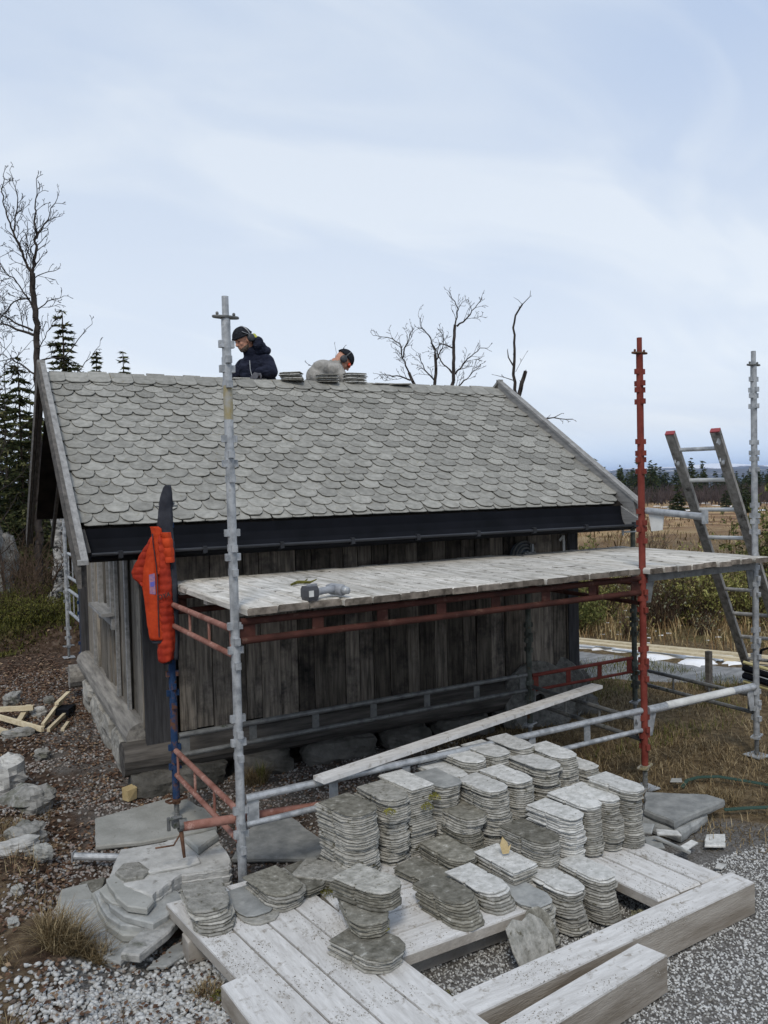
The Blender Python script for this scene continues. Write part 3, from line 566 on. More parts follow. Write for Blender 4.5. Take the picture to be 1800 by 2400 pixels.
# walls
random.seed(21); x = WX0+.24; i = 0
while x < WX1-.07:
    wd = random.uniform(.115, .178); wd = min(wd, WX1-.06-x); prud = random.choice((0, 0, .012, .018)); bot = random.uniform(.395, .43)
    m = MB(); m.box((x+wd/2, W0-.012-prud, (bot+1.95)/2), (wd-.006, .026, 1.95-bot), j=.0015); o = cp('wall_board', m, M['board']); x += wd; i += 1
m = MB(); m.box((WX0+.10, W0-.032, (.19+1.95)/2), (.235, .04, 1.95-.19)); cp('corner_board', m, M['board_dark'])
m = MB(); m.box((WX1-.03, W0-.030, (.40+1.95)/2), (.12, .04, 1.95-.40)); cp('corner_board', m, M['board_dark'])
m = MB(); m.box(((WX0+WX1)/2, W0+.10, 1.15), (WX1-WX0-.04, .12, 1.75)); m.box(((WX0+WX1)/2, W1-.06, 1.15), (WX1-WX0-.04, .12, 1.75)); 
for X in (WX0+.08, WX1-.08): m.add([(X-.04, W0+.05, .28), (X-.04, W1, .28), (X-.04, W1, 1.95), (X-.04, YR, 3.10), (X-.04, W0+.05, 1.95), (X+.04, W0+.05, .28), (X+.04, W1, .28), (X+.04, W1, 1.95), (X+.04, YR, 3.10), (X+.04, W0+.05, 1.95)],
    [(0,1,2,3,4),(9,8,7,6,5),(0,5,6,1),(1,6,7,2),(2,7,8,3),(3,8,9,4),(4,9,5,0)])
cp('light_blocker', m, M['soffit'])  # dark box behind the boards, added to block light inside the cabin
# gable boards left (with window) and right
for X, sg in ((WX0, -1), (WX1, 1)):
    y = W0-.01; random.seed(31+sg)
    while y < W1-.02:
        wd = random.uniform(.12, .19); wd = min(wd, W1-y); yc = y+wd/2; top = ZE+(min(yc, 2*YR-yc)-YE)*SL-.12; prud = random.choice((0, .014, .028))
        m = MB()
        if sg < 0 and 3.20 < yc < 3.86:
            m.box((X+sg*(.0+prud), yc, (.47+1.17)/2), (.026, wd-.006, 1.17-.47)); cp('wall_board', m, M['board_gable'])
            m = MB(); m.box((X+sg*(.0+prud), yc, (1.68+top)/2), (.026, wd-.006, top-1.68)); cp('wall_board', m, M['board_gable'])
        else:
            m.box((X+sg*(.0+prud), yc, (.47+top)/2), (.026, wd-.006, top-.47)); cp('wall_board', m, M['board_gable'])
        y += wd
    for yb in (2.45, 2.95, 4.4):
        top = ZE+(min(yb, 2*YR-yb)-YE)*SL-.14; m = MB(); m.box((X+sg*.05, yb, (.47+top)/2), (.025, .055, top-.47)); cp('cover_batten', m, M['barge'])
win = MB(); 
for (y0, y1, z0, z1) in ((3.12, 3.19, 1.05, 1.80), (3.87, 3.94, 1.05, 1.80), (3.19, 3.87, 1.72, 1.80), (3.19, 3.87, 1.08, 1.16)): win.box((WX0-.045, (y0+y1)/2, (z0+z1)/2), (.05, y1-y0, z1-z0))
wn = cp('window', win, M['barge'])
m = MB(); m.box((WX0-.085, 3.53, 1.185), (.14, .86, .03)); mk('sill', m.mesh('sill', BASE), M['barge'], wn)
m = MB(); m.box((WX0-.005, 3.53, 1.44), (.01, .66, .54)); gm, gt, gb = newmat('dark_glass'); gb.inputs['Base Color'].default_value = (.02, .022, .025, 1); gb.inputs['Roughness'].default_value = .12; mk('pane', m.mesh('pane', BASE), gm, wn)
m = MB(); m.box((WX0-.03, 3.53, 1.44), (.03, .03, .54)); mk('mullion', m.mesh('mullion', BASE), M['barge'], wn)
m = MB(); m.box((WX0-.02, W1-.04, 1.15), (.13, .16, 1.55)); cp('corner_board', m, M['board_dark'])
# sill logs and their projecting ends
def log(name, p0, p1, r, mat, seed, sq=1.0):
    random.seed(seed); m = MB(); p0 = Vector(p0); p1 = Vector(p1); pts = [p0.lerp(p1, t/8) for t in range(9)]
    m.tube(pts, [r*random.uniform(.95, 1.04) for _ in pts], 14); c = (p0+p1)/2
    m.v = [(a+random.uniform(-.004, .004), b+random.uniform(-.004, .004), cc) for a, b, cc in m.v]; return cp(name, m, mat)
log('sill_log', (-.30, W0+.03, .25), (WX1+.12, W0+.03, .27), .135, M['log'], 1)
log('sill_log', (-.34, W1, .22), (WX1+.12, W1, .22), .125, M['logy'], 2)
log('sill_log', (WX0-.04, W0-.28+.3, .40), (WX0-.04, W1-.1, .40), .115, M['logy'], 3)
log('sill_log', (WX1+.02, W0, .38), (WX1+.02, W1, .38), .115, M['logy'], 4)
# foundation stones under the long wall and the gable
def boulder(c, d, seed, mb, yaw=0):
    random.seed(seed); o = Vector((seed*3.1, seed*1.7, 0)); R = Matrix.Rotation(yaw, 3, 'Z')
    mb.ell(c, (d[0]/2, d[1]/2, d[2]/2), R, 18, 12, lambda q: (1.0/max(abs(q.x), abs(q.y), abs(q.z))**.75)*.82*(1+.22*mnoise.noise(q*1.6+o)+.09*mnoise.noise(q*5+o)))
random.seed(5); x = -.10; k = 0
for wd in (.62, .55, .78, .52, .70, .66, .60):
    m = MB(); boulder((x+wd/2, W0-.01, .06), (wd, .36, .25), 40+k, m); cp('foundation_stone', m, M['found']); x += wd-.02; k += 1
y = W0+.35
for wd in (.7, .62, .8, .7):
    m = MB(); boulder((WX0+.0, y+wd/2, .12), (.34, wd, .40), 60+k, m); cp('foundation_stone', m, M['limewash']); y += wd-.04; k += 1
m = MB(); boulder((WX0+.02, W0-.02, .05), (.42, .34, .26), 77, m); cp('foundation_stone', m, M['found'])
# number 1 on the wall
m = MB(); m.box((3.803, W0-.056, 1.640), (.026, .006, .170)); m.bar((3.800, W0-.057, 1.722), (3.752, W0-.057, 1.680), .024, .006, (0, 1, 0)); cp('number_one', m, M['white'])

# ------------------------------------------------------------------ scaffold
LX = 3.077; WD = 1.282; X3 = 4.347
def pocket_mesh(axis, mat):
    m = MB(); R = Matrix.Rotation(0 if axis == 'x' else PI/2, 3, 'Z')
    pl = [(-.042,-.010),(-.038,-.0165),(.038,-.0165),(.042,-.010),(.042,.010),(.038,.0165),(-.038,.0165),(-.042,.010)]
    m.prism([tuple((R @ Vector((a, b, 0)))[:2]) for a, b in pl], -.018, .019)
    me = m.mesh('wedge_pocket'); me.materials.append(mat); return me
PM = {}
def standard(x, y, zb, zt, mat, label, top=True, jack=True, zp=3.018, first=0, last=6, group='scaffold standards of the front scaffold', r=.0242, band=None):
    t = thing('scaffold_standard', label, 'scaffold post', (x, y, 0), 0, group)
    z0 = .17 if jack else zb
    m = MB(); m.tube([(0, 0, z0), (0, 0, zt-.11 if top else zt)], r, 16); part('tube', m, mat, t, (0,0,0), smooth=False)
    for k in range(first, last):
        for q, (dz, ax) in enumerate(((0, 'x'), (-.083, 'y'), (-.130, 'x'), (-.213, 'y'))):
            z = zp-.5*k+dz
            if z < z0+.02: continue
            if (mat.name, ax) not in PM: PM[(mat.name, ax)] = pocket_mesh(ax, mat)
            o = bpy.data.objects.new('wedge_pocket', PM[(mat.name, ax)]); COL.objects.link(o); o.parent = t; o.location = (0, 0, z)
    if top:
        m = MB(); m.tube([(0, 0, zt-.11), (0, 0, zt)], .0185, 14); part('spigot', m, mat, t, (0,0,0))
        m = MB(); m.prism([(.075*math.cos(a)*(1 if abs(math.cos(a)) > .5 else .9), .03*math.sin(a)) for a in [2*PI*k/14 for k in range(14)]], zt-.115, zt-.103, .002)
        for s in (-1, 1): m.ell((s*.046, 0, zt-.092), (.009, .009, .010), nu=8, nv=6)
        part('collar_plate', m, M['rust'] if mat is M['redpaint'] else M['galv_dark'], t, (0,0,0))
    if jack:
        m = MB(); n = 26; pts = [(0, 0, zb+.005+(z0-zb)*k/n) for k in range(n+1)]; m.tube(pts, [.0165+.0022*(k % 2) for k in range(n+1)], 10); part('threaded_spindle', m, M['galv_dark'], t, (0,0,0))
        m = MB(); Rz = Matrix.Rotation(.35, 3, 'Z')
        for yy in (-.026, .026): m.box(Rz @ Vector((0, yy, z0-.010)), (.14, .009, .012), Rz)
        for xx in (-.068, .068): m.box(Rz @ Vector((xx, 0, z0-.010)), (.010, .045, .012), Rz)
        m.tube([(0, 0, z0-.035), (0, 0, z0-.003)], .028, 12); part('collar_nut', m, M['rust'] if mat is M['bluepaint'] else (M['yellow_galv'] if mat is M['redpaint'] else M['galv']), t, (0,0,0))
        m = MB(); m.box((0, 0, zb+.004), (.15, .15, .008)); part('base_plate', m, M['galv'], t, (0,0,0))
    if band:
        m = MB(); m.tube([(0, 0, band[0]), (0, 0, band[1])], r+.0006, 16, caps=False); part('paint_mark', m, M['yellow_galv'], t, (0,0,0))
    return t
s1 = standard(0, 0, .07, 3.27, M['galv'], 'tall galvanised scaffold post nearest the camera, in front of the deck corner', jack=False, band=(2.62, 2.80))
standard(LX, 0, .0, 3.26, M['redpaint'], 'red painted scaffold post at the right end of the main deck')
standard(X3, 0, .0, 3.24, M['galv'], 'galvanised scaffold post at the far right of the frame, beside the ladder')
p0 = standard(0, WD, .0, 2.255, M['bluepaint'], 'rusty blue scaffold post carrying the orange jacket', zp=2.018+.0-.0, first=0, last=4)
standard(LX, WD, -.03, 1.55, M['greenish'], 'dull green scaffold post in front of the millstones', top=False, zp=1.518, first=0, last=3)
standard(X3, WD, -.03, 1.55, M['greenish'], 'dark green scaffold post behind the red one, against the bushes', top=False, zp=1.518, first=0, last=3)
for i, (x, y, mt, lb, zt) in enumerate(((.30, 7.6, M['galv'], 'galvanised scaffold post behind the cabin, in front of the birch trunk', 2.05), (.27, 6.35, M['bluepaint'], 'blue scaffold post behind the cabin near the far log end', 1.9))):
    standard(x, y, 0, zt, mt, lb, top=False, zp=1.9, first=0, last=4, group='scaffold standards behind the cabin')

def lattice(p, q, zu, zl, n, mat, label, plate=True, ru=.0215, rl=.017, group='scaffold lattice ledgers', matp=None, inset=.03, pw=.055, cat='scaffold ledger'):
    p = Vector((p[0], p[1], 0)); q = Vector((q[0], q[1], 0)); d = (q-p).normalized(); a = p+d*inset; b = q-d*inset; L = (b-a).length
    t = thing('lattice_ledger', label, cat, (p.x, p.y, zl-.02), 0, group); off = tuple(t.location)
    m = MB(); m.tube([a+Vector((0,0,zu)), b+Vector((0,0,zu))], ru, 14); part('upper_tube', m, mat, t, off, False)
    m = MB(); m.tube([a+Vector((0,0,zl)), b+Vector((0,0,zl))], rl, 14); part('lower_tube', m, mat, t, off, False)
    for k in range(n):
        f = (.04 if n > 1 else 0)+(L-.08)*k/max(n-1, 1); c = a+d*f; m = MB()
        if plate: m.bar(c+Vector((0,0,zl+rl*.6)), c+Vector((0,0,zu-ru*.6)), pw if 0 < k < n-1 else pw*1.25, .006, (-d.y, d.x, 0))
        else: m.tube([c+Vector((0,0,zl)), c+Vector((0,0,zu))], .0085, 8)
        part('web_plate' if plate else 'web_bar', m, matp or mat, t, off)
    return t
g1 = lattice((0, 0), (LX, 0), .574, .43, 7, M['galv'], 'long grey lattice ledger low on the front side, passing behind the slate stacks')
lattice((0, WD), (LX, WD), .59, .455, 7, M['galv_dark'], 'dark grey lattice ledger low along the long wall', ru=.019)
lattice((LX, WD), (X3, WD), .575, .445, 4, M['redpaint'], 'short red lattice ledger in front of the millstones', ru=.016, rl=.013, pw=.05)
lattice((0, 0), (0, WD), 1.492, 1.352, 4, M['redox'], 'pale red guard frame below the left end of the deck', plate=False, ru=.0175, rl=.0165, cat='scaffold end frame', group='scaffold end frames')
lattice((0, 0), (0, WD), .50, .335, 4, M['redox'], 'pale red guard frame near the ground at the left end', plate=False, ru=.0175, rl=.0165, cat='scaffold end frame', group='scaffold end frames')
lattice((LX, 0), (LX, WD), .49, .35, 4, M['galv_dark'], 'grey end frame running from the red post back to the millstones', plate=False, ru=.0165, rl=.0165, cat='scaffold end frame', group='scaffold end frames')
lattice((X3, 0), (X3, WD), .48, .345, 4, M['galv_dark'], 'grey end frame over the dry grass at the far right', plate=False, ru=.0165, rl=.0165, cat='scaffold end frame', group='scaffold end frames')
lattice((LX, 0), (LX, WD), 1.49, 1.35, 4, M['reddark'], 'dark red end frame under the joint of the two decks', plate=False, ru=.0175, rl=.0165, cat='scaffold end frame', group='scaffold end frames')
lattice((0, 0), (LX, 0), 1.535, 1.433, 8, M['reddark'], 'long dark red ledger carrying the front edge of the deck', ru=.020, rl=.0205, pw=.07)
m = MB(); m.tube([(.18, -.001, 1.433), (.30, -.001, 1.433)], .0212, 14, caps=False)
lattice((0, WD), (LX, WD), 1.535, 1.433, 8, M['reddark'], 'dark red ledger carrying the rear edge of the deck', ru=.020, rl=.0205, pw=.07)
lattice((.30, 6.35), (.33, 7.6), 1.42, 1.10, 4, M['galv'], 'upper grey guard frame behind the cabin', plate=False, ru=.02, rl=.02, cat='scaffold end frame', group='scaffold end frames')
lattice((.30, 6.35), (.33, 7.6), .92, .62, 4, M['galv'], 'lower grey guard frame behind the cabin', plate=False, ru=.02, rl=.02, cat='scaffold end frame', group='scaffold end frames')
def transom(p, q, z, r, mat, label, gus=True, flat=False, name='transom', gh=.19):
    p = Vector((*p, z)); q = Vector((*q, z)); d = (q-p).normalized(); a = p+d*.032; b = q-d*.032
    t = thing(name, label, 'scaffold tube', (p.x, p.y, z-r), 0, 'single-tube scaffold transoms'); off = tuple(t.location)
    m = MB()
    if flat: m.bar(a, b, .05, .065)
    else: m.tube([a, b], r, 16)
    part('tube', m, mat, t, off)
    if gus:
        for s, e in ((1, a), (-1, b)):
            m = MB(); e = e+d*s*.002; w0 = d*s*.085; w1 = d*s*.045; n = Vector((-d.y, d.x, 0))*.004; zz = Vector((0,0,-r*.7)); zl = Vector((0,0,-gh))
            v = [e+zz, e+w0+zz, e+w1+zl, e+zl]; v = [k-n for k in v]+[k+n for k in v]
            m.add(v, [(0,1,2,3),(7,6,5,4),(0,4,5,1),(1,5,6,2),(2,6,7,3),(3,7,4,0)]); part('hook_plate', m, mat, t, off)
    return t
tr = transom((LX, 0), (X3, 0), .565, .030, M['galv'], 'thick dusty transom low between the red and the right-hand post')
m = MB(); m.tube([(3.30, 0, .567), (4.05, 0, .567)], .0308, 16, caps=False); part('lime_crust', m, M['white'], tr)
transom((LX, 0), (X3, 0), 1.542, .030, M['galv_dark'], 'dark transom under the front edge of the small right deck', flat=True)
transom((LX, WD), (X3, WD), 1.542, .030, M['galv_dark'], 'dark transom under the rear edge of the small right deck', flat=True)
# free tube hooked on the red post
t = thing('guard_rail', 'grey rail with end plate sticking out from the red post towards the camera', 'scaffold tube', (LX, -.03, 2.0)); off = tuple(t.location)
m = MB(); m.tube([(LX+.02, -.030, 2.022), (LX+.085, -.47, 1.985)], .024, 16); part('tube', m, M['galv'], t, off)
m = MB(); m.box((LX+.088, -.475, 1.985), (.055, .010, .095)); part('end_plate', m, M['galv'], t, off)
m = MB(); m.add([(LX+.02, -.045, 2.00), (LX+.045, -.16, 1.99), (LX+.038, -.15, 1.885), (LX+.02, -.07, 1.875), (LX+.028, -.045, 2.00), (LX+.053, -.16, 1.99), (LX+.046, -.15, 1.885), (LX+.028, -.07, 1.875)],
    [(0,1,2,3),(7,6,5,4),(0,4,5,1),(1,5,6,2),(2,6,7,3),(3,7,4,0)]); part('hook_plate', m, M['white'], t, off)
# handwritten mark on a plate
m = MB(); zz = .53
for a, b in (((0,0),(.014,.05)),((.014,.05),(.022,.0)),((.006,.022),(.02,.022)),((.026,.01),(.032,.03))): m.bar((2.975+a[0], -.0045, zz-.06+a[1]), (2.975+b[0], -.0045, zz-.06+b[1]), .004, .001, (0, 1, 0))
blk, _t, _b = newmat('marker_black'); _b.inputs['Base Color'].default_value = (.015, .015, .015, 1); _b.inputs['Roughness'].default_value = .6
part('marker_scrawl', m, blk, g1)
# decks: boards across, nailed to battens
def deck(x0, x1, y0, y1, ztop, wd, label, seed):
    random.seed(seed); t = thing('scaffold_deck', label, 'scaffold deck', (x0, y0, ztop-.045), 0, 'scaffold decks'); off = tuple(t.location); x = x0
    while x < x1-.05:
        w_ = min(random.uniform(wd*.93, wd*1.07), x1-x); 
        if x1-x-w_ < .05: w_ = x1-x
        m = MB(); e = random.uniform(-.022, .018); z = ztop+random.uniform(-.003, .003); c = .012
        ya = y0+e; yb = y1+random.uniform(-.02, .02)
        pf = [(x+.004, z-.042), (x+w_-.004, z-.042), (x+w_-.003, z-c), (x+w_-.003-c*.6, z), (x+.003+c*.6, z), (x+.003, z-c)]
        vs = []
        for yy in (ya, ya+.010, yb):
            for (a, b) in pf: vs.append((a+random.uniform(-.0015, .0015), yy+(.0 if yy != ya else random.uniform(-.003, .003)), b-(.004 if yy == ya and b > z-.01 else 0)))
        n = 6; fs = []
        for s in range(2):
            for k in range(n): fs.append((s*n+k, (s*n+(k+1) % n), (s+1)*n+(k+1) % n, (s+1)*n+k))
        m.add(vs, fs); m.mi = 1; o_ = len(m.v)
        m.f.append(tuple(range(n))[::-1]); m.m.append(1); m.f.append(tuple(range(2*n, 3*n))); m.m.append(1)
        part('plank', m, [M['deck'], M['deckend']], t, off); x += w_
    for yb in (y0+.22, (y0+y1)/2, y1-.2):
        m = MB(); m.box(((x0+x1)/2, yb, ztop-.058), (x1-x0-.04, .07, .028)); part('batten', m, M['deck'], t, off)
deck(.04, 2.985, -.075, 1.47, 1.62, .188, 'long deck of dusty crosswise planks with a cordless driver lying on it', 3)
deck(3.06, 4.36, -.10, 1.42, 1.615, .142, 'small right deck of narrower whitish planks beside the ladder', 8)
# cordless screwdriver lying on the deck
t = thing('cordless_driver', 'grey and black cordless driver lying on the deck planks', 'power tool', (.45, .03, 1.622)); off = tuple(t.location)
dg_, _t, _b = newmat('tool_black'); _b.inputs['Base Color'].default_value = (.045, .047, .055, 1); _b.inputs['Roughness'].default_value = .6
tg_ = noisy('tool_grey', (.20,.21,.23), (.32,.34,.37), 14, .6, .1, var=0)
ax = Vector((1, .12, 0)).normalized(); pv = Vector((-ax.y, ax.x, 0)); o = Vector((.44, -.03, 1.622))
Rt = Matrix((ax, pv, Vector((0,0,1)))).transposed()
m = MB(); m.prism([(-.045,-.042),(.02,-.045),(.032,-.03),(.032,.03),(.02,.045),(-.045,.042),(-.05,.0)], 0, .078, .008)
m.v = [tuple(Rt @ Vector(v)+o) for v in m.v]; part('battery', m, dg_, t, off)
m = MB(); m.box(o+Rt @ Vector((-.028, -.046, .040)), (.030, .003, .034), Rt); part('battery_label', m, M['white'], t, off)
m = MB(); m.tube([o+ax*.03+Vector((0,0,.040)), o+ax*.05+Vector((0,0,.042)), o+ax*.10+Vector((0,0,.045)), o+ax*.16+Vector((0,0,.045))], [.032, .021, .020, .026], 12); part('grip', m, tg_, t, off, True)
m = MB(); m.tube([o+ax*.15+pv*.07+Vector((0,0,.042)), o+ax*.165+pv*.04+Vector((0,0,.042)), o+ax*.18-pv*.035+Vector((0,0,.040)), o+ax*.183-pv*.05+Vector((0,0,.040))], [.024, .034, .034, .029], 14); part('motor_housing', m, tg_, t, off, True)
m = MB(); m.tube([o+ax*.183-pv*.05+Vector((0,0,.040)), o+ax*.19-pv*.085+Vector((0,0,.040))], [.026, .020], 12); part('chuck', m, M['galv'], t, off, True)
m = MB(); m.box(o+Rt @ Vector((.005, 0, .083)), (.05, .03, .010), Rt); part('foot_cap', m, tg_, t, off)
m = MB(); m.tube([(.60, .62, 1.632), (.66, .66, 1.640), (.74, .64, 1.634), (.80, .67, 1.645)], [.008, .012, .009, .004], 6); m.tube([(.70, .65, 1.636), (.75, .70, 1.65)], [.006, .003], 5)
mossy = noisy('mossy', (.05,.05,.015), (.16,.15,.04), 30, .95, .8, 60, var=.1)
single('lichen_twig', m, mossy, 'mossy twig lying on the planks behind the driver', 'twig')
# tube with coupler behind the near post
t = thing('scaffold_tube', 'pale red tube with swivel coupler lying across the lower frame', 'scaffold tube', (-.2, -.06, .40)); off = tuple(t.location)
m = MB(); a = Vector((-.285, .10, .458)); b = Vector((.66, .06, .40)); d = (b-a).normalized()
m.tube([a, b], .0245, 18, caps=False); m.tube([a, b], .0195, 18, caps=False); part('tube', m, M['redox'], t, off)
cc = a+d*.012+Vector((-.01, .03, 0))
m = MB(); m.tube([cc-d*.022, cc+d*.022], .034, 12, caps=False); m.box(cc+Vector((-.03, .03, .01)), (.03, .05, .05)); m.tube([cc+Vector((-.07, .01, -.02)), cc+Vector((-.07, .01, .05))], .010, 8); m.tube([cc+Vector((-.075, -.01, .045)), cc+Vector((.0, .0, .045))], .008, 8); part('coupler', m, M['galv_dark'], t, off)
m = MB(); m.tube([cc+Vector((-.01, -.01, -.03)), cc+Vector((.0, -.02, -.17))], [.012, .008], 8); m.tube([cc+Vector((.0, -.0, -.03)), cc+Vector((-.05, .0, -.10)), cc+Vector((-.14, .03, -.105))], .005, 6); part('coupler_bolt', m, M['rust'], t, off)
# grey board leaning on the lattice ledgers
m = MB(); m.bar((.44, -.06, .612), (3.17, .565, .622), .098, .026, (0,0,1)); single('leaning_plank', m, M['plank_x'], 'long grey plank laid slantwise across the lower ledgers', 'plank')

# ------------------------------------------------------------------ timber pallet, beams
def lab(s):
    w_ = s.split()
    while len(w_) > 16 and 'the' in w_[1:]: w_.pop(len(w_)-1-w_[::-1].index('the'))
    return ' '.join(w_[:16])
def timber(name, pts, z0, z1, mat, label, cat='plank', group=None, seed=0, side=None):
    random.seed(seed); m = MB(); n = len(pts); b = .009
    vs = [(x, y, z0) for x, y in pts]+[(x, y, z1-b) for x, y in pts]; cx = sum(p[0] for p in pts)/n; cy = sum(p[1] for p in pts)/n
    for x, y in pts: l = math.hypot(x-cx, y-cy); k = 1-b/l; vs.append((cx+(x-cx)*k, cy+(y-cy)*k, z1))
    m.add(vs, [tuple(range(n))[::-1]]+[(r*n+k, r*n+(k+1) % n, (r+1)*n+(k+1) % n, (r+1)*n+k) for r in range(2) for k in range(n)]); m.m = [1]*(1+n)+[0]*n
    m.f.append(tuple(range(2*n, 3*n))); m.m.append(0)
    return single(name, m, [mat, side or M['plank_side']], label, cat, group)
G = 'pale dusty planks of the pallet'
def slanted(x0, x1, y0, y1, sk=-.11): return [(x0+sk*(y0+.5), y0), (x1+sk*(y0+.5), y0), (x1+sk*(y1+.5), y1), (x0+sk*(y1+.5), y1)]
for i, (x0, x1, ya, yb, lb) in enumerate(((-.395, -.243, -2.6, -.09, 'outermost left pallet plank, beside the white gravel, with a slate stack on its far end'),
    (-.233, -.083, -2.6, -.07, 'second pallet plank from the left, under the single flat slate'), (-.073, .087, -2.6, -.08, 'third pallet plank from the left, running out of the frame'),
    (.097, .245, -2.6, -.08, 'fourth pallet plank from the left, under the crooked slate stack'))):
    timber('plank', slanted(x0, x1, ya, yb), .115, .17, M['plank'], lb, 'plank', G, i)
for i, (ya, yb, xb, lb) in enumerate(((-.27, -.10, 1.75, 'rear crosswise plank under the tall slate stacks'), (-.445, -.28, 1.62, 'second crosswise plank from the back under the slate stacks'), (-.61, -.455, 1.55, 'middle crosswise plank, mostly hidden by slates'),
    (-.775, -.62, 1.50, 'third crosswise plank from the front, dirty, right of the crooked stack'), (-.95, -.787, 1.42, 'second crosswise plank from the front edge, beside the crooked stack'), (-1.125, -.962, 1.10, 'front crosswise plank whose long edge overhangs the fine gravel'))):
    timber('plank', [(.27, ya), (xb, ya), (xb, yb), (.27, yb)], .115, .17, M['plank_x'], lb, 'plank', G, 20+i)
for i, (x0, x1, ya, lb) in enumerate(((1.58, 1.735, -1.375, 'inner plank of the right-hand group ending at the front beam'), (1.75, 1.90, -1.37, 'middle plank of the right-hand group beside the right-most slate stacks'), (1.915, 2.07, -1.37, 'outer right-hand plank, nearest the dry grass'))):
    timber('plank', slanted(x0, x1, ya, -.12, -.10), .105, .157, M['plank'], lb, 'plank', G, 40+i)
for i, (xa, xb, y, lb) in enumerate(((-.42, 1.9, -.35, 'rear bearer under the pallet planks'), (-.36, 1.45, -.98, 'front bearer under the pallet planks'))):
    timber('bearer', [(xa, y-.05), (xb, y-.05), (xb, y+.05), (xa, y+.05)], 0, .112, M['plank_side'], lb, 'timber', 'pallet bearers', 50+i)
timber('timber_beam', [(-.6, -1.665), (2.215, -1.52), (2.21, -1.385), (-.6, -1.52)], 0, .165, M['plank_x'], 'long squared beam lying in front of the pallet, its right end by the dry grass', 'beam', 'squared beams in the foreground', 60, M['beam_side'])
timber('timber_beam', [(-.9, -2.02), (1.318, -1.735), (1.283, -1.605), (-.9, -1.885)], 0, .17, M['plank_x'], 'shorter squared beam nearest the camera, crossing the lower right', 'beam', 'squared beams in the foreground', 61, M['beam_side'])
timber('timber_beam', [(-.39, -2.6), (-.17, -2.6), (-.355, -1.02), (-.47, -1.04)], .172, .262, M['plank'], 'thick pale block end lying on the pallet at the bottom left', 'beam', 'squared beams in the foreground', 62, M['beam_side'])

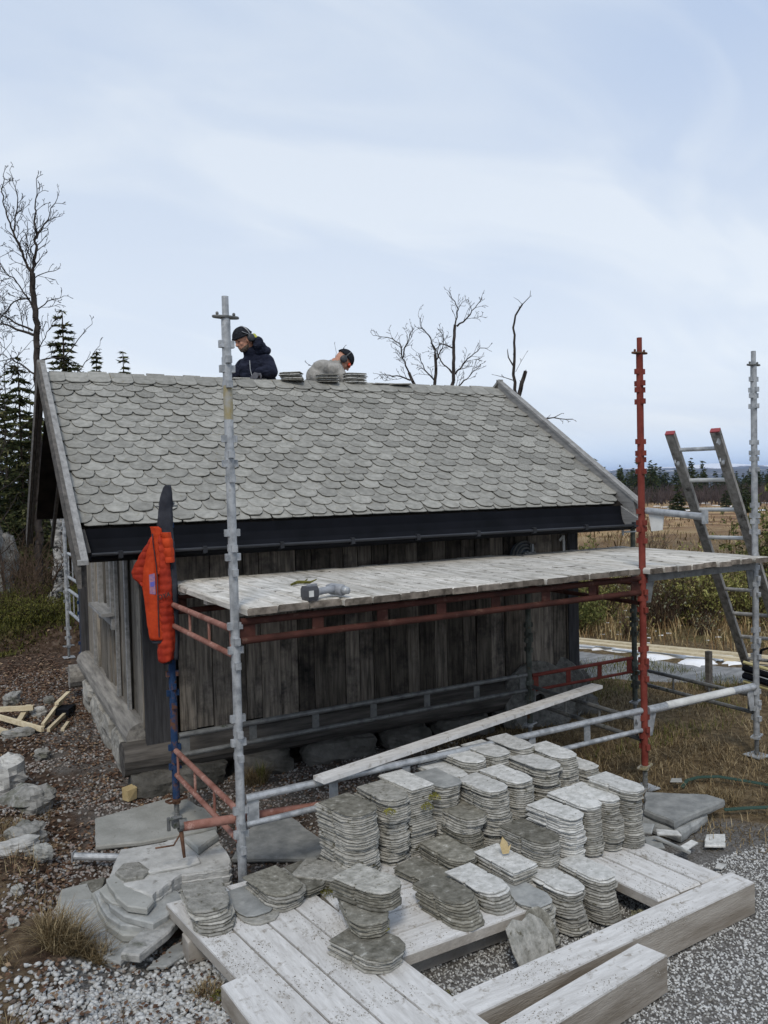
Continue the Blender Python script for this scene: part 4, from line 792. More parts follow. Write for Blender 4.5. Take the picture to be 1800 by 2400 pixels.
# ------------------------------------------------------------------ slate stacks: every slate is its own thing
SM = {}
def sm_get(mk_, wd, blunt, v):
    key = (mk_, round(wd, 3), blunt, v)
    if key not in SM:
        me = slate_mesh('roof_slate', wd*1.05, .318, random.choice((.0085, .0095, .0105)), int(wd*1000)*10+v+(5000 if blunt else 0), blunt); me.name = 'loose_slate'; me.materials.append(M[mk_]); SM[key] = me
    return SM[key]
STK = [  # tip x, tip y, z base, z top, width, yaw, body material, top material, blunt, place text
 (.255, -1.20, .17, .245, .20, .30, 'slate_pale', 'slate_old', 0, 'the low base of the crooked stack in the left foreground'),
 (.235, -1.055, .245, .315, .165, -.22, 'slate_old', 'slate_old', 0, 'the narrow middle of the crooked stack'),
 (.385, -1.00, .315, .405, .185, .42, 'slate_old', 'slate_pale', 0, 'the wide upper part of the crooked stack'),
 (-.315, -.50, .17, .27, .19, -.12, 'slate_pale', 'slate_pale', 0, 'the fanned stack on the left end of the pallet'),
 (-.075, -.52, .17, .195, .18, .08, 'slate_pale', 'slate_blue', 0, 'the thin flat pair beside the fanned stack'),
 (.075, -.50, .17, .255, .20, .10, 'slate_pale', 'slate_old', 0, 'the low wide stack just right of the flat pair'),
 (.225, -.44, .17, .225, .20, .12, 'slate_old', 'slate_old', 0, 'the low dark stack behind the near post'),
 (.445, -.44, .17, .235, .20, .72, 'slate_old', 'slate_pale', 0, 'the low stack at the foot of the tallest brown stack'),
 (.745, -1.10, .17, .285, .165, .15, 'slate_old', 'slate_old', 0, 'the leaning dark stack at the front plank edge'),
 (.84, -.74, .17, .215, .17, .22, 'slate_old', 'slate_old', 0, 'the low tilted stack behind the leaning one'),
 (.955, -1.07, .17, .26, .165, .10, 'slate_pale', 'slate_dusty', 0, 'the dusty low stack right of the leaning dark one'),
 (1.132, -1.17, .0, .20, .165, .10, 'slate_pale', 'slate_blue', 0, 'the left stack standing on the fine gravel'),
 (1.333, -1.165, .0, .21, .155, .10, 'slate_pale', 'slate_dusty', 0, 'the middle stack standing on the fine gravel'),
 (1.545, -1.175, .0, .22, .155, .06, 'slate_pale', 'slate_dusty', 0, 'the right stack standing on the fine gravel'),
 (1.19, -.94, .17, .27, .165, .10, 'slate_pale', 'slate_dusty', 1, 'the white-topped blunt stack with the yellow leaf behind it'),
 (1.02, -.715, .17, .27, .17, .12, 'slate_old', 'slate_old', 0, 'the low grey stack in front of the mossy middle stack'),
 (1.40, -.915, .17, .35, .165, .10, 'slate_pale', 'slate_old', 0, 'the stack with the olive top before the white front row'),
 (1.60, -.89, .17, .43, .155, .10, 'slate_dusty', 'slate_dusty', 0, 'the first tall white front-row stack from left'),
 (1.752, -.885, .17, .45, .15, .10, 'slate_pale', 'slate_dusty', 0, 'the second tall white front-row stack from left'),
 (1.895, -.89, .165, .455, .14, .10, 'slate_pale', 'slate_dusty', 0, 'the third tall white front-row stack from left'),
 (2.03, -.925, .16, .50, .145, .10, 'slate_pale', 'slate_dusty', 0, 'the right-most tall stack, by the dry grass'),
 (1.18, -.545, .17, .40, .17, .08, 'slate_old', 'slate_old', 0, 'the brown middle stack with a mossy top'),
 (.56, -.43, .17, .53, .205, .16, 'slate_old', 'slate_old', 0, 'the tallest brown stack at the left of the pile'),
 (.785, -.38, .17, .54, .17, .10, 'slate_old', 'slate_pale', 0, 'the tall stack second from the left of the pile'),
 (.945, -.34, .17, .56, .165, .05, 'slate_pale', 'slate_dusty', 1, 'the tall stack with green lichen and a white blunt top'),
 (1.15, -.35, .17, .53, .175, .08, 'slate_pale', 'slate_blue', 0, 'the tall stack with the smooth violet-grey top'),
 (1.35, -.56, .17, .525, .165, .08, 'slate_pale', 'slate_dusty', 0, 'the tall pale stack with soil on its top corner'),
 (1.537, -.55, .17, .538, .165, .08, 'slate_pale', 'slate_dusty', 0, 'the tall pale stack in the middle of the pile'),
 (1.77, -.52, .17, .565, .165, .08, 'slate_pale', 'slate_dusty', 0, 'the tall stack third from the red post'),
 (1.93, -.50, .17, .585, .165, .08, 'slate_pale', 'slate_dusty', 0, 'the tall stack second from the red post'),
 (1.262, -.27, .17, .53, .165, .08, 'slate_pale', 'slate_dusty', 0, 'the rear stack behind the violet-grey top'),
 (1.44, -.24, .17, .575, .165, .06, 'slate_pale', 'slate_dusty', 0, 'the rear stack under the leaning plank, left one'),
 (1.61, -.245, .17, .59, .165, .06, 'slate_pale', 'slate_dusty', 0, 'the rear stack under the leaning plank, right one'),
 (1.80, -.25, .17, .60, .165, .06, 'slate_pale', 'slate_dusty', 0, 'the highest rear stack of the whole pile'),
 (2.33, -.27, .17, .37, .15, .06, 'slate_pale', 'slate_dusty', 0, 'the small stack nearest the red post'),
]
ORD = 'zeroth first second third fourth fifth sixth seventh eighth ninth tenth eleventh twelfth thirteenth fourteenth fifteenth sixteenth seventeenth eighteenth nineteenth twentieth'.split()
def ordinal(i): return ORD[i] if i <= 20 else ('twenty-' if i < 30 else 'thirty-')+ORD[i % 10] if i % 10 else 'thirtieth'
budget = 268; total = 0; massmb = MB(); STEP = .0122
for si, (tx, ty, z0, z1, wd, yaw, bm, tm, blunt, txt) in enumerate(STK):
    random.seed(900+si); n = max(1, round((z1-z0)/STEP)); grp = 'slates of '+txt; st = (z1-z0)/n
    dx = dy = 0; ayaw = yaw; hard = .002 if n < 12 else .003
    for k in range(n):
        top = k == n-1; f = k/max(n-1, 1)
        if random.random() < .2: dx = random.uniform(-.010, .010); dy = random.uniform(-.014, .014); ayaw = yaw+random.uniform(-.05, .05)
        if 'leaning dark' in txt or 'fanned' in txt: dy = .03-.06*(1-f)
        if 'standing on the fine gravel' in txt: dy = (f-1)*.045+random.uniform(-.005, .005)
        if 'white front-row' in txt or 'right-most tall' in txt: dx = (1-f)*.012
        me = sm_get(tm if (top or (k > n-3 and tm == 'slate_dusty')) else bm, wd, bool(blunt), random.randrange(7))
        mt = Matrix.Translation((tx+dx+random.uniform(-hard, hard), ty+dy+random.uniform(-hard*1.3, hard*1.3), z0+st*k)) @ Matrix.Rotation(ayaw+random.uniform(-.02, .02), 4, 'Z') @ Matrix.Rotation(random.uniform(-.012, .012), 4, 'X') @ Matrix.Rotation(random.uniform(-.012, .012), 4, 'Y') @ Matrix.Diagonal((random.uniform(.96, 1.03), random.uniform(.96, 1.03), st/.0105*.96, 1))
        left = len(STK)-si-1
        if top or (total < budget-left):
            o = bpy.data.objects.new('loose_slate', me); COL.objects.link(o); o.matrix_world = mt; total += 1
            if top: tag(o, lab('topmost slate of '+txt), 'slate', grp)
            else: tag(o, lab(ordinal(n-k)+' slate from the top of '+txt), 'slate', grp)
        else: massmb.add([mt @ v.co for v in me.vertices], [tuple(p.vertices) for p in me.polygons])
o = mk('stacked_slates', massmb.mesh('stacked_slates'), M['slate_pale']); o['kind'] = 'stuff'; o['label'] = 'remaining slates in the rear stacks of the pile'
print('slates', total, len(massmb.f))
# three small stacks and two flat slates on the ridge
for gi, (cx, cz, n, txt) in enumerate(((1.72, 3.305, 5, 'the small stack on the ridge between the two men'), (2.12, 3.305, 5, 'the small stack on the ridge in front of the bending man'), (2.44, 3.30, 7, 'the small stack on the ridge right of the bending man'))):
    random.seed(70+gi)
    for k in range(n):
        me = sm_get('slate_dusty' if k % 2 else 'slate_pale', .165, False, k % 4); p = c2w((cx-.10+random.uniform(-.012, .012), 3.70+random.uniform(-.01, .01), cz+.025+.0175*k))
        o = bpy.data.objects.new('loose_slate', me); COL.objects.link(o); o.matrix_world = Matrix.Translation(p) @ Matrix.Rotation(A-PI/2+.25*(gi-1)+random.uniform(-.08, .08)-.25, 4, 'Z') @ Matrix.Rotation(random.uniform(-.03, .03), 4, 'Y') @ Matrix.Diagonal((1, .72, 1, 1))
        tag(o, lab(('topmost slate of ' if k == n-1 else ordinal(n-k)+' slate from the top of ')+txt), 'slate', 'slates of '+txt)
for i, (cx, yw, txt) in enumerate(((2.74, .1, 'flat slate lying on the ridge, left one of the two'), (2.95, -.2, 'flat slate lying on the ridge, right one of the two'), (1.14, .2, 'flat slate on the ridge under the gloved hand'))):
    me = sm_get('slate_pale', .165, False, i % 4); p = c2w((cx-.12, 3.70, 3.325)); o = bpy.data.objects.new('loose_slate', me); COL.objects.link(o)
    o.matrix_world = Matrix.Translation(p) @ Matrix.Rotation(A-PI/2+yw, 4, 'Z') @ Matrix.Rotation(.03, 4, 'X') @ Matrix.Diagonal((1, .85, 1.3, 1)); tag(o, txt, 'slate', 'flat slates on the ridge')
# two big rounded slates leaning on the left gravel stack
def leaner(cx, cy, wd, h, lean, yaw, mat, label, seed, ang=False):
    random.seed(seed); m = MB(); pts = []
    if ang: pts = [(wd*a, h*b) for a, b in ((-.48,.10),(-.10,0),(.18,.02),(.42,.16),(.50,.40),(.44,.72),(.26,.92),(.02,.88),(-.16,1.0),(-.38,.93),(-.47,.55))]
    for k in range(0 if ang else 16):
        a = 2*PI*k/16; r = 1.0+random.uniform(-.05, .04); x = math.cos(a)*wd/2*r; y = h/2+math.sin(a)*h/2*r
        if math.sin(a) < -.6: y = max(y, h*.03); x *= 1.1
        pts.append((x, y))
    m.prism(pts, 0, .013, .004, .01); R = Matrix.Rotation(yaw, 3, 'Z') @ Matrix.Rotation(lean, 3, 'X')
    m.v = [tuple(R @ Vector(v)+Vector((cx, cy, .004))) for v in m.v]; return single('leaning_slate', m, mat, label, 'slate', 'big slates leaning on a stack')
leaner(1.045, -1.245, .20, .215, 1.15, .10, M['slate_old'], 'olive rounded slate leaning on the left gravel stack, behind the blue-grey one', 5)
leaner(.965, -1.335, .30, .255, .95, .30, M['slate_pale'], 'large pale grey angular slate leaning in front of the gravel stack', 6, True)
# crumbs of slate and dirt lying on the planks
def crumbs(n, x0, x1, y0, y1, z, label, s=(.002, .0065)):
    x = rng.uniform(x0, x1, n); y = rng.uniform(y0, y1, n); k = rng.random(n) < np.clip(vn(x, y, .16, 21)*1.6-.35, 0.03, 1); P = np.stack([x[k], y[k], np.full(k.sum(), z)], 1)
    stones('slate_crumbs', P, rng.uniform(*s, len(P)), M['crumb'], label, .4, (1, .8, .35))
M['crumb'] = islandmat('crumb', ((0, (.11, .09, .065)), (.4, (.20, .18, .145)), (.8, (.30, .29, .26)), (1, (.40, .40, .38))))
crumbs(5200, -.38, .26, -1.4, -.12, .172, 'slate crumbs and dirt on the left pallet planks')
crumbs(3600, .28, 1.45, -1.12, -.12, .172, 'slate crumbs and dirt between the stacks')
crumbs(900, 1.6, 2.05, -1.37, -.9, .159, 'slate crumbs on the right-hand planks', (.003, .006))
crumbs(700, .6, 1.75, -1.60, -1.46, .167, 'dirt on the long beam', (.003, .006))
crumbs(700, .2, 1.25, -1.84, -1.72, .172, 'dirt on the near beam', (.003, .006))
crumbs(1100, .10, 2.9, -.05, 1.4, 1.622, 'crumbs on the deck planks', (.003, .008))
# lichen, moss clumps and the yellow leaf on the stacks
def clump(x, y, z, r, label, mat, seed, sq=.5, n=260):
    random.seed(seed); m = MB()
    for _ in range(n):
        a = random.uniform(0, 2*PI); q = r*math.sqrt(random.random()); h = (1-(q/r)**2)*r*sq; c = Vector((x+q*math.cos(a), y+q*math.sin(a), z+h*random.uniform(.4, 1.1))); s = r*random.uniform(.10, .22)
        d = [Vector((random.uniform(-1, 1), random.uniform(-1, 1), random.uniform(-.6, 1)))*s for _ in range(3)]; m.add([c+k for k in d], [(0, 1, 2)])
    return single('moss_clump', m, mat, label, 'moss', 'moss and lichen clumps')
lich = noisy('lichen', (.10,.10,.02), (.30,.28,.06), 30, .95, 0, var=0); pmoss = noisy('pale_moss', (.13,.125,.075), (.30,.29,.20), 30, .95, 0, var=0)
clump(.655, -.475, .52, .035, 'yellow-green moss on the edge of the tallest brown stack', lich, 1)
clump(1.01, -.37, .485, .035, 'green lichen hanging high on the side of the white-topped stack', lich, 2, 1.0)
clump(.95, -.385, .45, .035, 'moss in the joint below the white-topped stack', lich, 3, .9)
clump(.30, -1.03, .255, .022, 'tiny yellow moss dot in the crooked stack', lich, 4)
clump(1.42, -1.045, .0, .04, 'moss at the foot of the stacks in the middle', mossy, 5)
clump(1.66, -1.27, .02, .06, 'pale moss clump between the right-hand planks and the gravel', pmoss, 6)
clump(.46, -1.26, .0, .05, 'dark moss at the foot of the crooked stack', mossy, 7)
clump(-.03, -.42, .165, .05, 'dry moss between the fanned stack and the flat slates', mossy, 8, .4)
clump(.30, -.46, .18, .05, 'dry moss behind the low dark stack', mossy, 9, .4)
clump(2.62, -1.40, .0, .04, 'small yellow-brown moss dot on the gravel right of the beam', mossy, 10, .3)
clump(-.37, -.74, .0, .06, 'moss under the left edge of the pallet', mossy, 11, .6)
clump(.40, -1.55+.2, .0, .04, 'moss on the fine gravel in front of the pallet', mossy, 12, .4)
m = MB(); m.add([(1.165, -.775, .285), (1.20, -.79, .29), (1.205, -.77, .335), (1.178, -.76, .37), (1.158, -.765, .33)], [(0,1,2,3,4)]); m.add([(1.165, -.778, .284), (1.195, -.793, .288), (1.225, -.775, .325), (1.20, -.775, .31)], [(0,1,2,3)])
single('yellow_leaf', m, M['brass'], 'curled yellow leaf standing between the slate stacks', 'leaf')

# ------------------------------------------------------------------ slabs, rocks and other stone
def slab(name, pts, z0, z1, mat, label, cat='stone slab', seed=0, tilt=None, group=None):
    """irregular flag with chipped edges; extra points roughen the outline"""
    random.seed(seed); P = []
    n = len(pts)
    for i in range(n):
        a = pts[i]; b = pts[(i+1) % n]; L = math.hypot(b[0]-a[0], b[1]-a[1]); k = max(1, int(L/.07))
        for q in range(k): f = q/k; j = .006 if q else 0; P.append((a[0]+(b[0]-a[0])*f+random.uniform(-j, j), a[1]+(b[1]-a[1])*f+random.uniform(-j, j)))
    if sum(P[i][0]*P[(i+1) % len(P)][1]-P[(i+1) % len(P)][0]*P[i][1] for i in range(len(P))) < 0: P = P[::-1]
    m = MB(); m.prism(P, z0, z1, min(.008, (z1-z0)*.4), .004)
    if tilt:
        m.v = [(a_, b_, c_ if c_ > (z0+z1)/2 else c_-.014*(name == 'broken_slab')) for a_, b_, c_ in m.v]
        cx = sum(p[0] for p in pts)/n; cy = sum(p[1] for p in pts)/n; R = Euler(tilt).to_matrix(); c = Vector((cx, cy, (z0+z1)/2)); m.v = [tuple(R @ (Vector(v)-c)+c) for v in m.v]
    return single(name, m, mat, label, cat, group)
slab('stone_slab', [(-.48,1.58),(-.56,1.13),(-.30,1.03),(.18,.98),(.24,1.20),(.155,1.56),(.06,1.67)], .0, .035, M['slab'], 'grey-green flagstone under the foot of the blue post', seed=1)
slab('stone_slab', [(.32,.82),(.615,1.06),(.66,.86),(.69,.33),(.54,.22),(.11,.50)], .0, .035, M['slate_blue'], 'smooth blue-grey flagstone behind the near post', seed=2)
slab('stone_slab', [(2.54,-.48),(2.77,-.28),(3.08,-.54),(3.10,-.66),(2.545,-.72)], .075, .125, M['slate_blue'], 'thick blue-grey flagstone on top, at the foot of the red post', seed=3)
slab('stone_slab', [(2.50,-.50),(2.72,-.30),(3.00,-.50),(2.93,-.66),(2.56,-.76)], .0, .068, M['slate_blue'], 'lower flagstone of the pair at the foot of the red post', seed=4)
def rock(x, y, z, d, seed, mat, label, yaw=0, cat='rock', group=None, rough=.35, sq=.6):
    random.seed(seed); m = MB(); o = Vector((seed*2.7, seed*.9, 1)); R = Matrix.Rotation(yaw, 3, 'Z')
    m.ell((x, y, z), (d[0]/2, d[1]/2, d[2]/2), R, 26, 18, lambda q: (1/max(abs(q.x), abs(q.y), abs(q.z))**sq)*.9*(1+rough*mnoise.noise(q*1.5+o)+rough*.45*mnoise.noise(q*3.7+o)+rough*.2*mnoise.noise(q*9+o)))
    return single('rock', m, mat, label, cat, group)
# the big white-dusted block with its flakes
random.seed(12)
pts = [(-.64,.32),(-.52,.61),(-.29,.57),(-.17,.58),(.02,.49),(-.01,.12),(-.05,.03),(-.16,.06),(-.30,.10),(-.42,.02),(-.50,-.04),(-.60,.14)]
P = []
for i in range(len(pts)):
    a = pts[i]; b = pts[(i+1) % len(pts)]
    for q in range(5): f = q/5; P.append((a[0]+(b[0]-a[0])*f+random.uniform(-.006, .006), a[1]+(b[1]-a[1])*f+random.uniform(-.006, .006)))
P = P[::-1]; n = len(P); cx, cy = -.29, .30; m = MB(); vs = []
lv = [(0, .99), (.035, 1.0), (.040, .965), (.075, .985), (.08, .955), (.115, .98), (.12, .96), (.155, .985), (.16, .965), (.188, .975), (.200, .955)]
for li, (z, k) in enumerate(lv):
    for i, (x, y) in enumerate(P):
        e = .016*mnoise.noise(Vector((x*11, y*11, li*2.3))); vs.append((cx+(x-cx)*(k+e), cy+(y-cy)*(k+e), z+(.006*mnoise.noise(Vector((x*6, y*6, 0))) if z > .03 else 0)))
fs = [(r*n+k, r*n+(k+1) % n, (r+1)*n+(k+1) % n, (r+1)*n+k) for r in range(len(lv)-1) for k in range(n)]; fs.append(tuple(range((len(lv)-1)*n, len(lv)*n)))
m.add(vs, fs); single('rock', m, M['rock_white'], 'big flat-topped pale boulder left of the near post', 'rock')
slab('stone_slab', [(-.46,.22),(-.36,.28),(-.17,.26),(-.18,.17),(-.24,.16),(-.45,.19)], .200, .216, M['rock_white'], 'long pointed flake lying on the big boulder', seed=6)
slab('stone_slab', [(-.18,.47),(.01,.47),(.0,.39),(-.16,.27)], .202, .245, M['slab'], 'thick triangular block on the big boulder under the coupler bolt', seed=7)
SLG = 'broken slate slabs heaped against the boulder'
slab('broken_slab', [(-.97,.21),(-.85,.55),(-.71,.57),(-.69,.42),(-.77,.23),(-.87,.24),(-.92,.11)], .03, .06, M['slab'], 'pale green-grey slab at the outer left of the heap', seed=8, tilt=(.10, .10, 0), group=SLG)
slab('broken_slab', [(-.84,.41),(-.66,.34),(-.62,.04),(-.55,-.11),(-.70,-.25),(-.77,-.17),(-.80,.02),(-.88,.18)], .02, .05, M['slate_blue'], 'largest blue-grey slab spread at the bottom front of the heap', seed=9, tilt=(.08, .06, 0), group=SLG)
slab('broken_slab', [(-.72,.37),(-.64,.42),(-.50,.10),(-.40,-.10),(-.54,-.17),(-.66,-.10),(-.71,.03)], .055, .085, M['slab'], 'curved slab in the lower middle of the heap', seed=10, tilt=(.05, .04, 0), group=SLG)
slab('broken_slab', [(-.71,.33),(-.60,.36),(-.45,.05),(-.42,-.10),(-.55,-.15),(-.66,-.06),(-.70,.05)], .09, .112, M['slate_blue'], 'dark rimmed slab stepping forward in the heap', seed=11, tilt=(.04, .03, 0), group=SLG)
slab('broken_slab', [(-.67,.20),(-.55,.22),(-.40,.12),(-.335,.06),(-.34,-.05),(-.45,-.15),(-.53,-.19),(-.64,-.05),(-.68,.08)], .118, .145, M['slate_blue'], 'broad blue-grey slab second from the top of the heap', seed=12, tilt=(.03, .02, 0), group=SLG)
slab('broken_slab', [(-.70,.25),(-.58,.36),(-.48,.28),(-.52,.08),(-.62,.02),(-.67,.08)], .150, .168, M['slab'], 'narrow slab at the upper left of the heap', seed=13, tilt=(.04, -.02, 0), group=SLG)
slab('broken_slab', [(-.66,.27),(-.59,.33),(-.47,.26),(-.46,.08),(-.49,-.06),(-.54,-.12),(-.62,-.05),(-.65,.06)], .172, .194, M['slab'], 'rounded slab crowning the heap', seed=14, tilt=(.05, .02, 0), group=SLG)
slab('broken_slab', [(-.61,.28),(-.55,.36),(-.47,.34),(-.44,.22),(-.49,.16),(-.58,.18)], .206, .222, M['slate_pale'], 'small loose flake half on the boulder, half on the heap', seed=15, tilt=(.04, .04, 0), group=SLG)
slab('broken_slab', [(-.88,.50),(-.72,.64),(-.60,.60),(-.66,.46),(-.78,.46)], .03, .05, M['slate_old'], 'dark slab showing behind the heap', seed=16, tilt=(.05, -.1, 0), group=SLG)
slab('broken_slab', [(-.71,-.30),(-.64,-.365),(-.47,-.25),(-.38,-.15),(-.41,-.10),(-.50,-.09),(-.66,-.23)], .075, .105, M['rock_grey'], 'long pale stone splinter at the front of the heap by the gravel', seed=17, tilt=(.02, -.02, 0), group=SLG)
slab('broken_slab', [(-.60,-.34),(-.45,-.22),(-.36,-.20),(-.40,-.32),(-.52,-.38)], .0, .018, M['slate_blue'], 'thin dark slab under the pale splinter', seed=18, group=SLG)
RG = 'field stones on the soil bank'
rock(-.97, 2.55, .12, (.34,.42,.34), 21, M['rock_white'], 'large white field stone at the left edge above the small grey one', .3, group=RG)
rock(-.84, 2.05, .08, (.30,.34,.22), 22, M['rock_grey'], 'grey field stone below the large white one', .5, group=RG)
rock(-1.02, 1.12, .13, (.30,.14,.12), 23, M['rock_white'], 'long white stone lying on the bank at the left edge', .1, group=RG)
rock(-.885, 1.02, .11, (.11,.11,.12), 24, M['slab'], 'fist-sized round white stone on the bank', .1, group=RG)
rock(-1.06, .62, .10, (.07,.07,.06), 25, M['slab'], 'small pale stone low on the bank', .1, group=RG)
rock(-1.12, .22, .12, (.06,.09,.05), 26, M['slab'], 'little pale stone at the left edge beside the pale tuft', .1, group=RG)
rock(-.93, 1.42, .07, (.28,.24,.16), 27, M['rock_grey'], 'earth-covered stone in the middle of the bank', .9, group=RG)
rock(-.62, 5.45, .03, (.30,.16,.16), 28, M['rock_grey'], 'oval grey stone on the leaf litter beyond the sticks', 1.2, group='stones by the sticks')
rock(-.90, 5.6, .03, (.20,.14,.12), 29, M['rock_grey'], 'grey stone at the left edge beyond the sticks', .2, group='stones by the sticks')
rock(-.44, 4.72, .03, (.17,.13,.12), 30, M['rock_white'], 'white-grey stone lying between the pale battens', .3, group='stones by the sticks')
rock(-.70, 4.05, .02, (.30,.20,.12), 31, M['rock_grey'], 'flat grey stone in front of the pale battens', .1, group='stones by the sticks')
rock(-.60, 3.25, .03, (.14,.12,.10), 32, M['rock_grey'], 'dark stone below the gable in the gravel', .1, group='stones by the sticks')
rock(-.28, 5.2, .02, (.12,.11,.09), 33, M['rock_grey'], 'small round stone nearer the cabin beyond the battens', .1, group='stones by the sticks')
rock(-.22, 12.6, .9, (.85,.8,1.5), 34, M['rock_grey'], 'tall grey boulder at the left edge among the shrubs', .2)
random.seed(41)
FG = 'slate offcuts heaped beside the right-most stack'
for i, (x, y, z, yw, l, wd, lb) in enumerate(((2.36,-.66,.10,.5,.12,.10,'square offcut on top of the offcut heap'), (2.44,-.76,.09,-.4,.16,.06,'ribbed offcut on the right of the heap'), (2.36,-.86,.075,-1.0,.22,.035,'narrow sliver slanting down the front of the heap'), (2.46,-.90,.06,.2,.15,.05,'blunt offcut at the lower right of the heap'),
    (2.30,-.78,.07,.9,.15,.10,'broad offcut in the middle of the heap'), (2.28,-.64,.06,.1,.16,.12,'offcut at the back of the heap, against the stack'), (2.27,-.92,.04,.6,.10,.05,'small chip at the foot of the heap'))):
    slab('slate_offcut', [(x+math.cos(yw)*a*l/2-math.sin(yw)*b*wd/2, y+math.sin(yw)*a*l/2+math.cos(yw)*b*wd/2) for a, b in ((-1,-1),(1,-.8),(1,.9),(-.8,1))], z-.006, z+.008, M['slate_dusty' if i % 2 else 'slate_blue'], lb, 'slate offcut', 50+i, (random.uniform(-.3, .3), random.uniform(-.3, .3), 0), FG)
slab('slate_offcut', [(2.60,-.90),(2.74,-.80),(2.84,-.86),(2.70,-.97)], .012, .03, M['slate_dusty'], 'single square slate chip lying in the dry grass', 'slate offcut', 60)
slab('slate_offcut', [(2.44,-1.10),(2.50,-1.07),(2.53,-1.11),(2.46,-1.13)], .004, .016, M['slate_dusty'], 'tiny white chip in the grass near the outer plank', 'slate offcut', 61)
slab('slate_offcut', [(3.20,-.12),(3.26,-.08),(3.32,-.12),(3.27,-.17)], .05, .06, M['slab'], 'pale chip on the dug-up soil by the red post', 'slate offcut', 62)
m = MB(); m.box((-.182, 1.86, .055), (.085, .06, .085), Matrix.Rotation(.4, 3, 'Z'), .008); single('wood_block', m, M['brass'], 'yellowish block standing by the corner of the foundation', 'block')
m = MB(); m.box((.0, .21, .015), (.06, .05, .02), Matrix.Rotation(.8, 3, 'Z'), .008); single('wood_block', m, M['brass'], 'small flat yellow chip beside the big boulder', 'block')
# flanged grey pipe
t = thing('pipe', 'short grey pipe with flange lying left of the big boulder', 'pipe', (-.70, .93, .04)); off = tuple(t.location); a = Vector((-.715, .955, .075)); b = Vector((-.45, .80, .06))
m = MB(); m.tube([a, b], .022, 14); part('tube', m, M['galv'], t, off); m = MB(); d = (b-a).normalized(); m.tube([a-d*.004, a+d*.004], .040, 4); part('flange', m, M['galv'], t, off)
# pale battens left of the cabin
BG = 'pale battens lying left of the cabin'
def stick(a, b, w_, h, lb): m = MB(); m.bar(a, b, w_, h); a_ = single('batten', m, M['fresh'], lb, 'batten', BG)
stick((-1.15, 4.95, .10), (-.50, 4.62, .11), .04, .045, 'top batten of the left heap, running out of the frame')
stick((-.82, 4.62, .07), (-.50, 3.98, .05), .03, .045, 'long thin batten slanting towards the camera in the left heap')
stick((-.66, 4.45, .03), (-.52, 4.85, .08), .05, .03, 'short crossing batten propping up the top one')
stick((-.95, 4.45, .05), (-.76, 4.0, .04), .055, .04, 'thick batten stub at the left edge')
stick((-.48, 4.12, .05), (-.20, 4.75, .13), .03, .04, 'raised batten of the right heap nearest the cabin')
stick((-.45, 3.98, .035), (-.22, 4.45, .05), .03, .035, 'lower batten of the right heap')
stick((-.33, 3.95, .02), (-.25, 4.15, .03), .03, .03, 'stubby batten end in front of the right heap')
stick((-.30, 4.50, .145), (-.13, 4.86, .16), .04, .02, 'flat batten piece lying on the raised one')
m = MB(); m.box((-.22, 4.5, .07), (.14, .20, .06), Matrix.Rotation(-.5, 3, 'Z')); single('plastic_piece', m, M['black_metal'], 'black plastic piece between the right-hand battens', 'plastic')
# short post under the far log
m = MB(); m.tube([(c2w((-.14, W1, 0))[0], c2w((-.14, W1, 0))[1], -.02), (c2w((-.14, W1, 0))[0], c2w((-.14, W1, 0))[1], .10)], .035, 8); single('stub_post', m, M['logy'], 'short post under the far sill log end', 'post')
# millstones leaning at the wall end
def disc(c, r, th, nrm, mat, label, hole=.28, holes=(), cat='millstone'):
    nrm = Vector(nrm).normalized(); x = Vector((0,0,1)).cross(nrm).normalized(); y = nrm.cross(x); c = Vector(c); n = 48; m = MB(); vs = []
    for s, rr in ((-1, hole), (-1, .97), (-.7, 1), (.7, 1), (1, .97), (1, hole)):
        for k in range(n): a = 2*PI*k/n; q = r*rr*(1+.012*math.sin(a*5+r)); p = c+nrm*(s*th/2)+(x*math.cos(a)+y*math.sin(a))*q; vs.append(tuple(p))
    m.add(vs, [(i*n+k, i*n+(k+1) % n, ((i+1) % 6)*n+(k+1) % n, ((i+1) % 6)*n+k) for i in range(6) for k in range(n)])
    t = thing('millstone', label, cat, (c.x, c.y, c.z-r), 0, 'millstones leaning at the cabin corner'); off = tuple(t.location); part('stone', m, mat, t, off)
    for (hx, hy, hr) in holes:
        m = MB(); p = c+nrm*(th/2+.001)+x*hx+y*hy; m.tube([p-nrm*.004, p], hr, 14); part('peg_hole', m, M['soffit'], t, off)
disc((3.50, 1.66, .23), .345, .10, (-.35, -.90, .22), M['wheel_stone'], 'nearest dark millstone with a square eye, leaning at the right corner of the wall', .14, ((-.12,-.22,.02), (.06,-.26,.02), (-.10,.2,.015)))
disc((3.78, 1.78, .24), .335, .10, (-.30, -.93, .2), M['wheel_stone'], 'second millstone half hidden behind the first', .14)
disc((3.97, 1.98, .23), .30, .08, (-.28, -.94, .2), M['wheel_stone'], 'rear-most millstone with a black rim beyond the wall corner', .16)
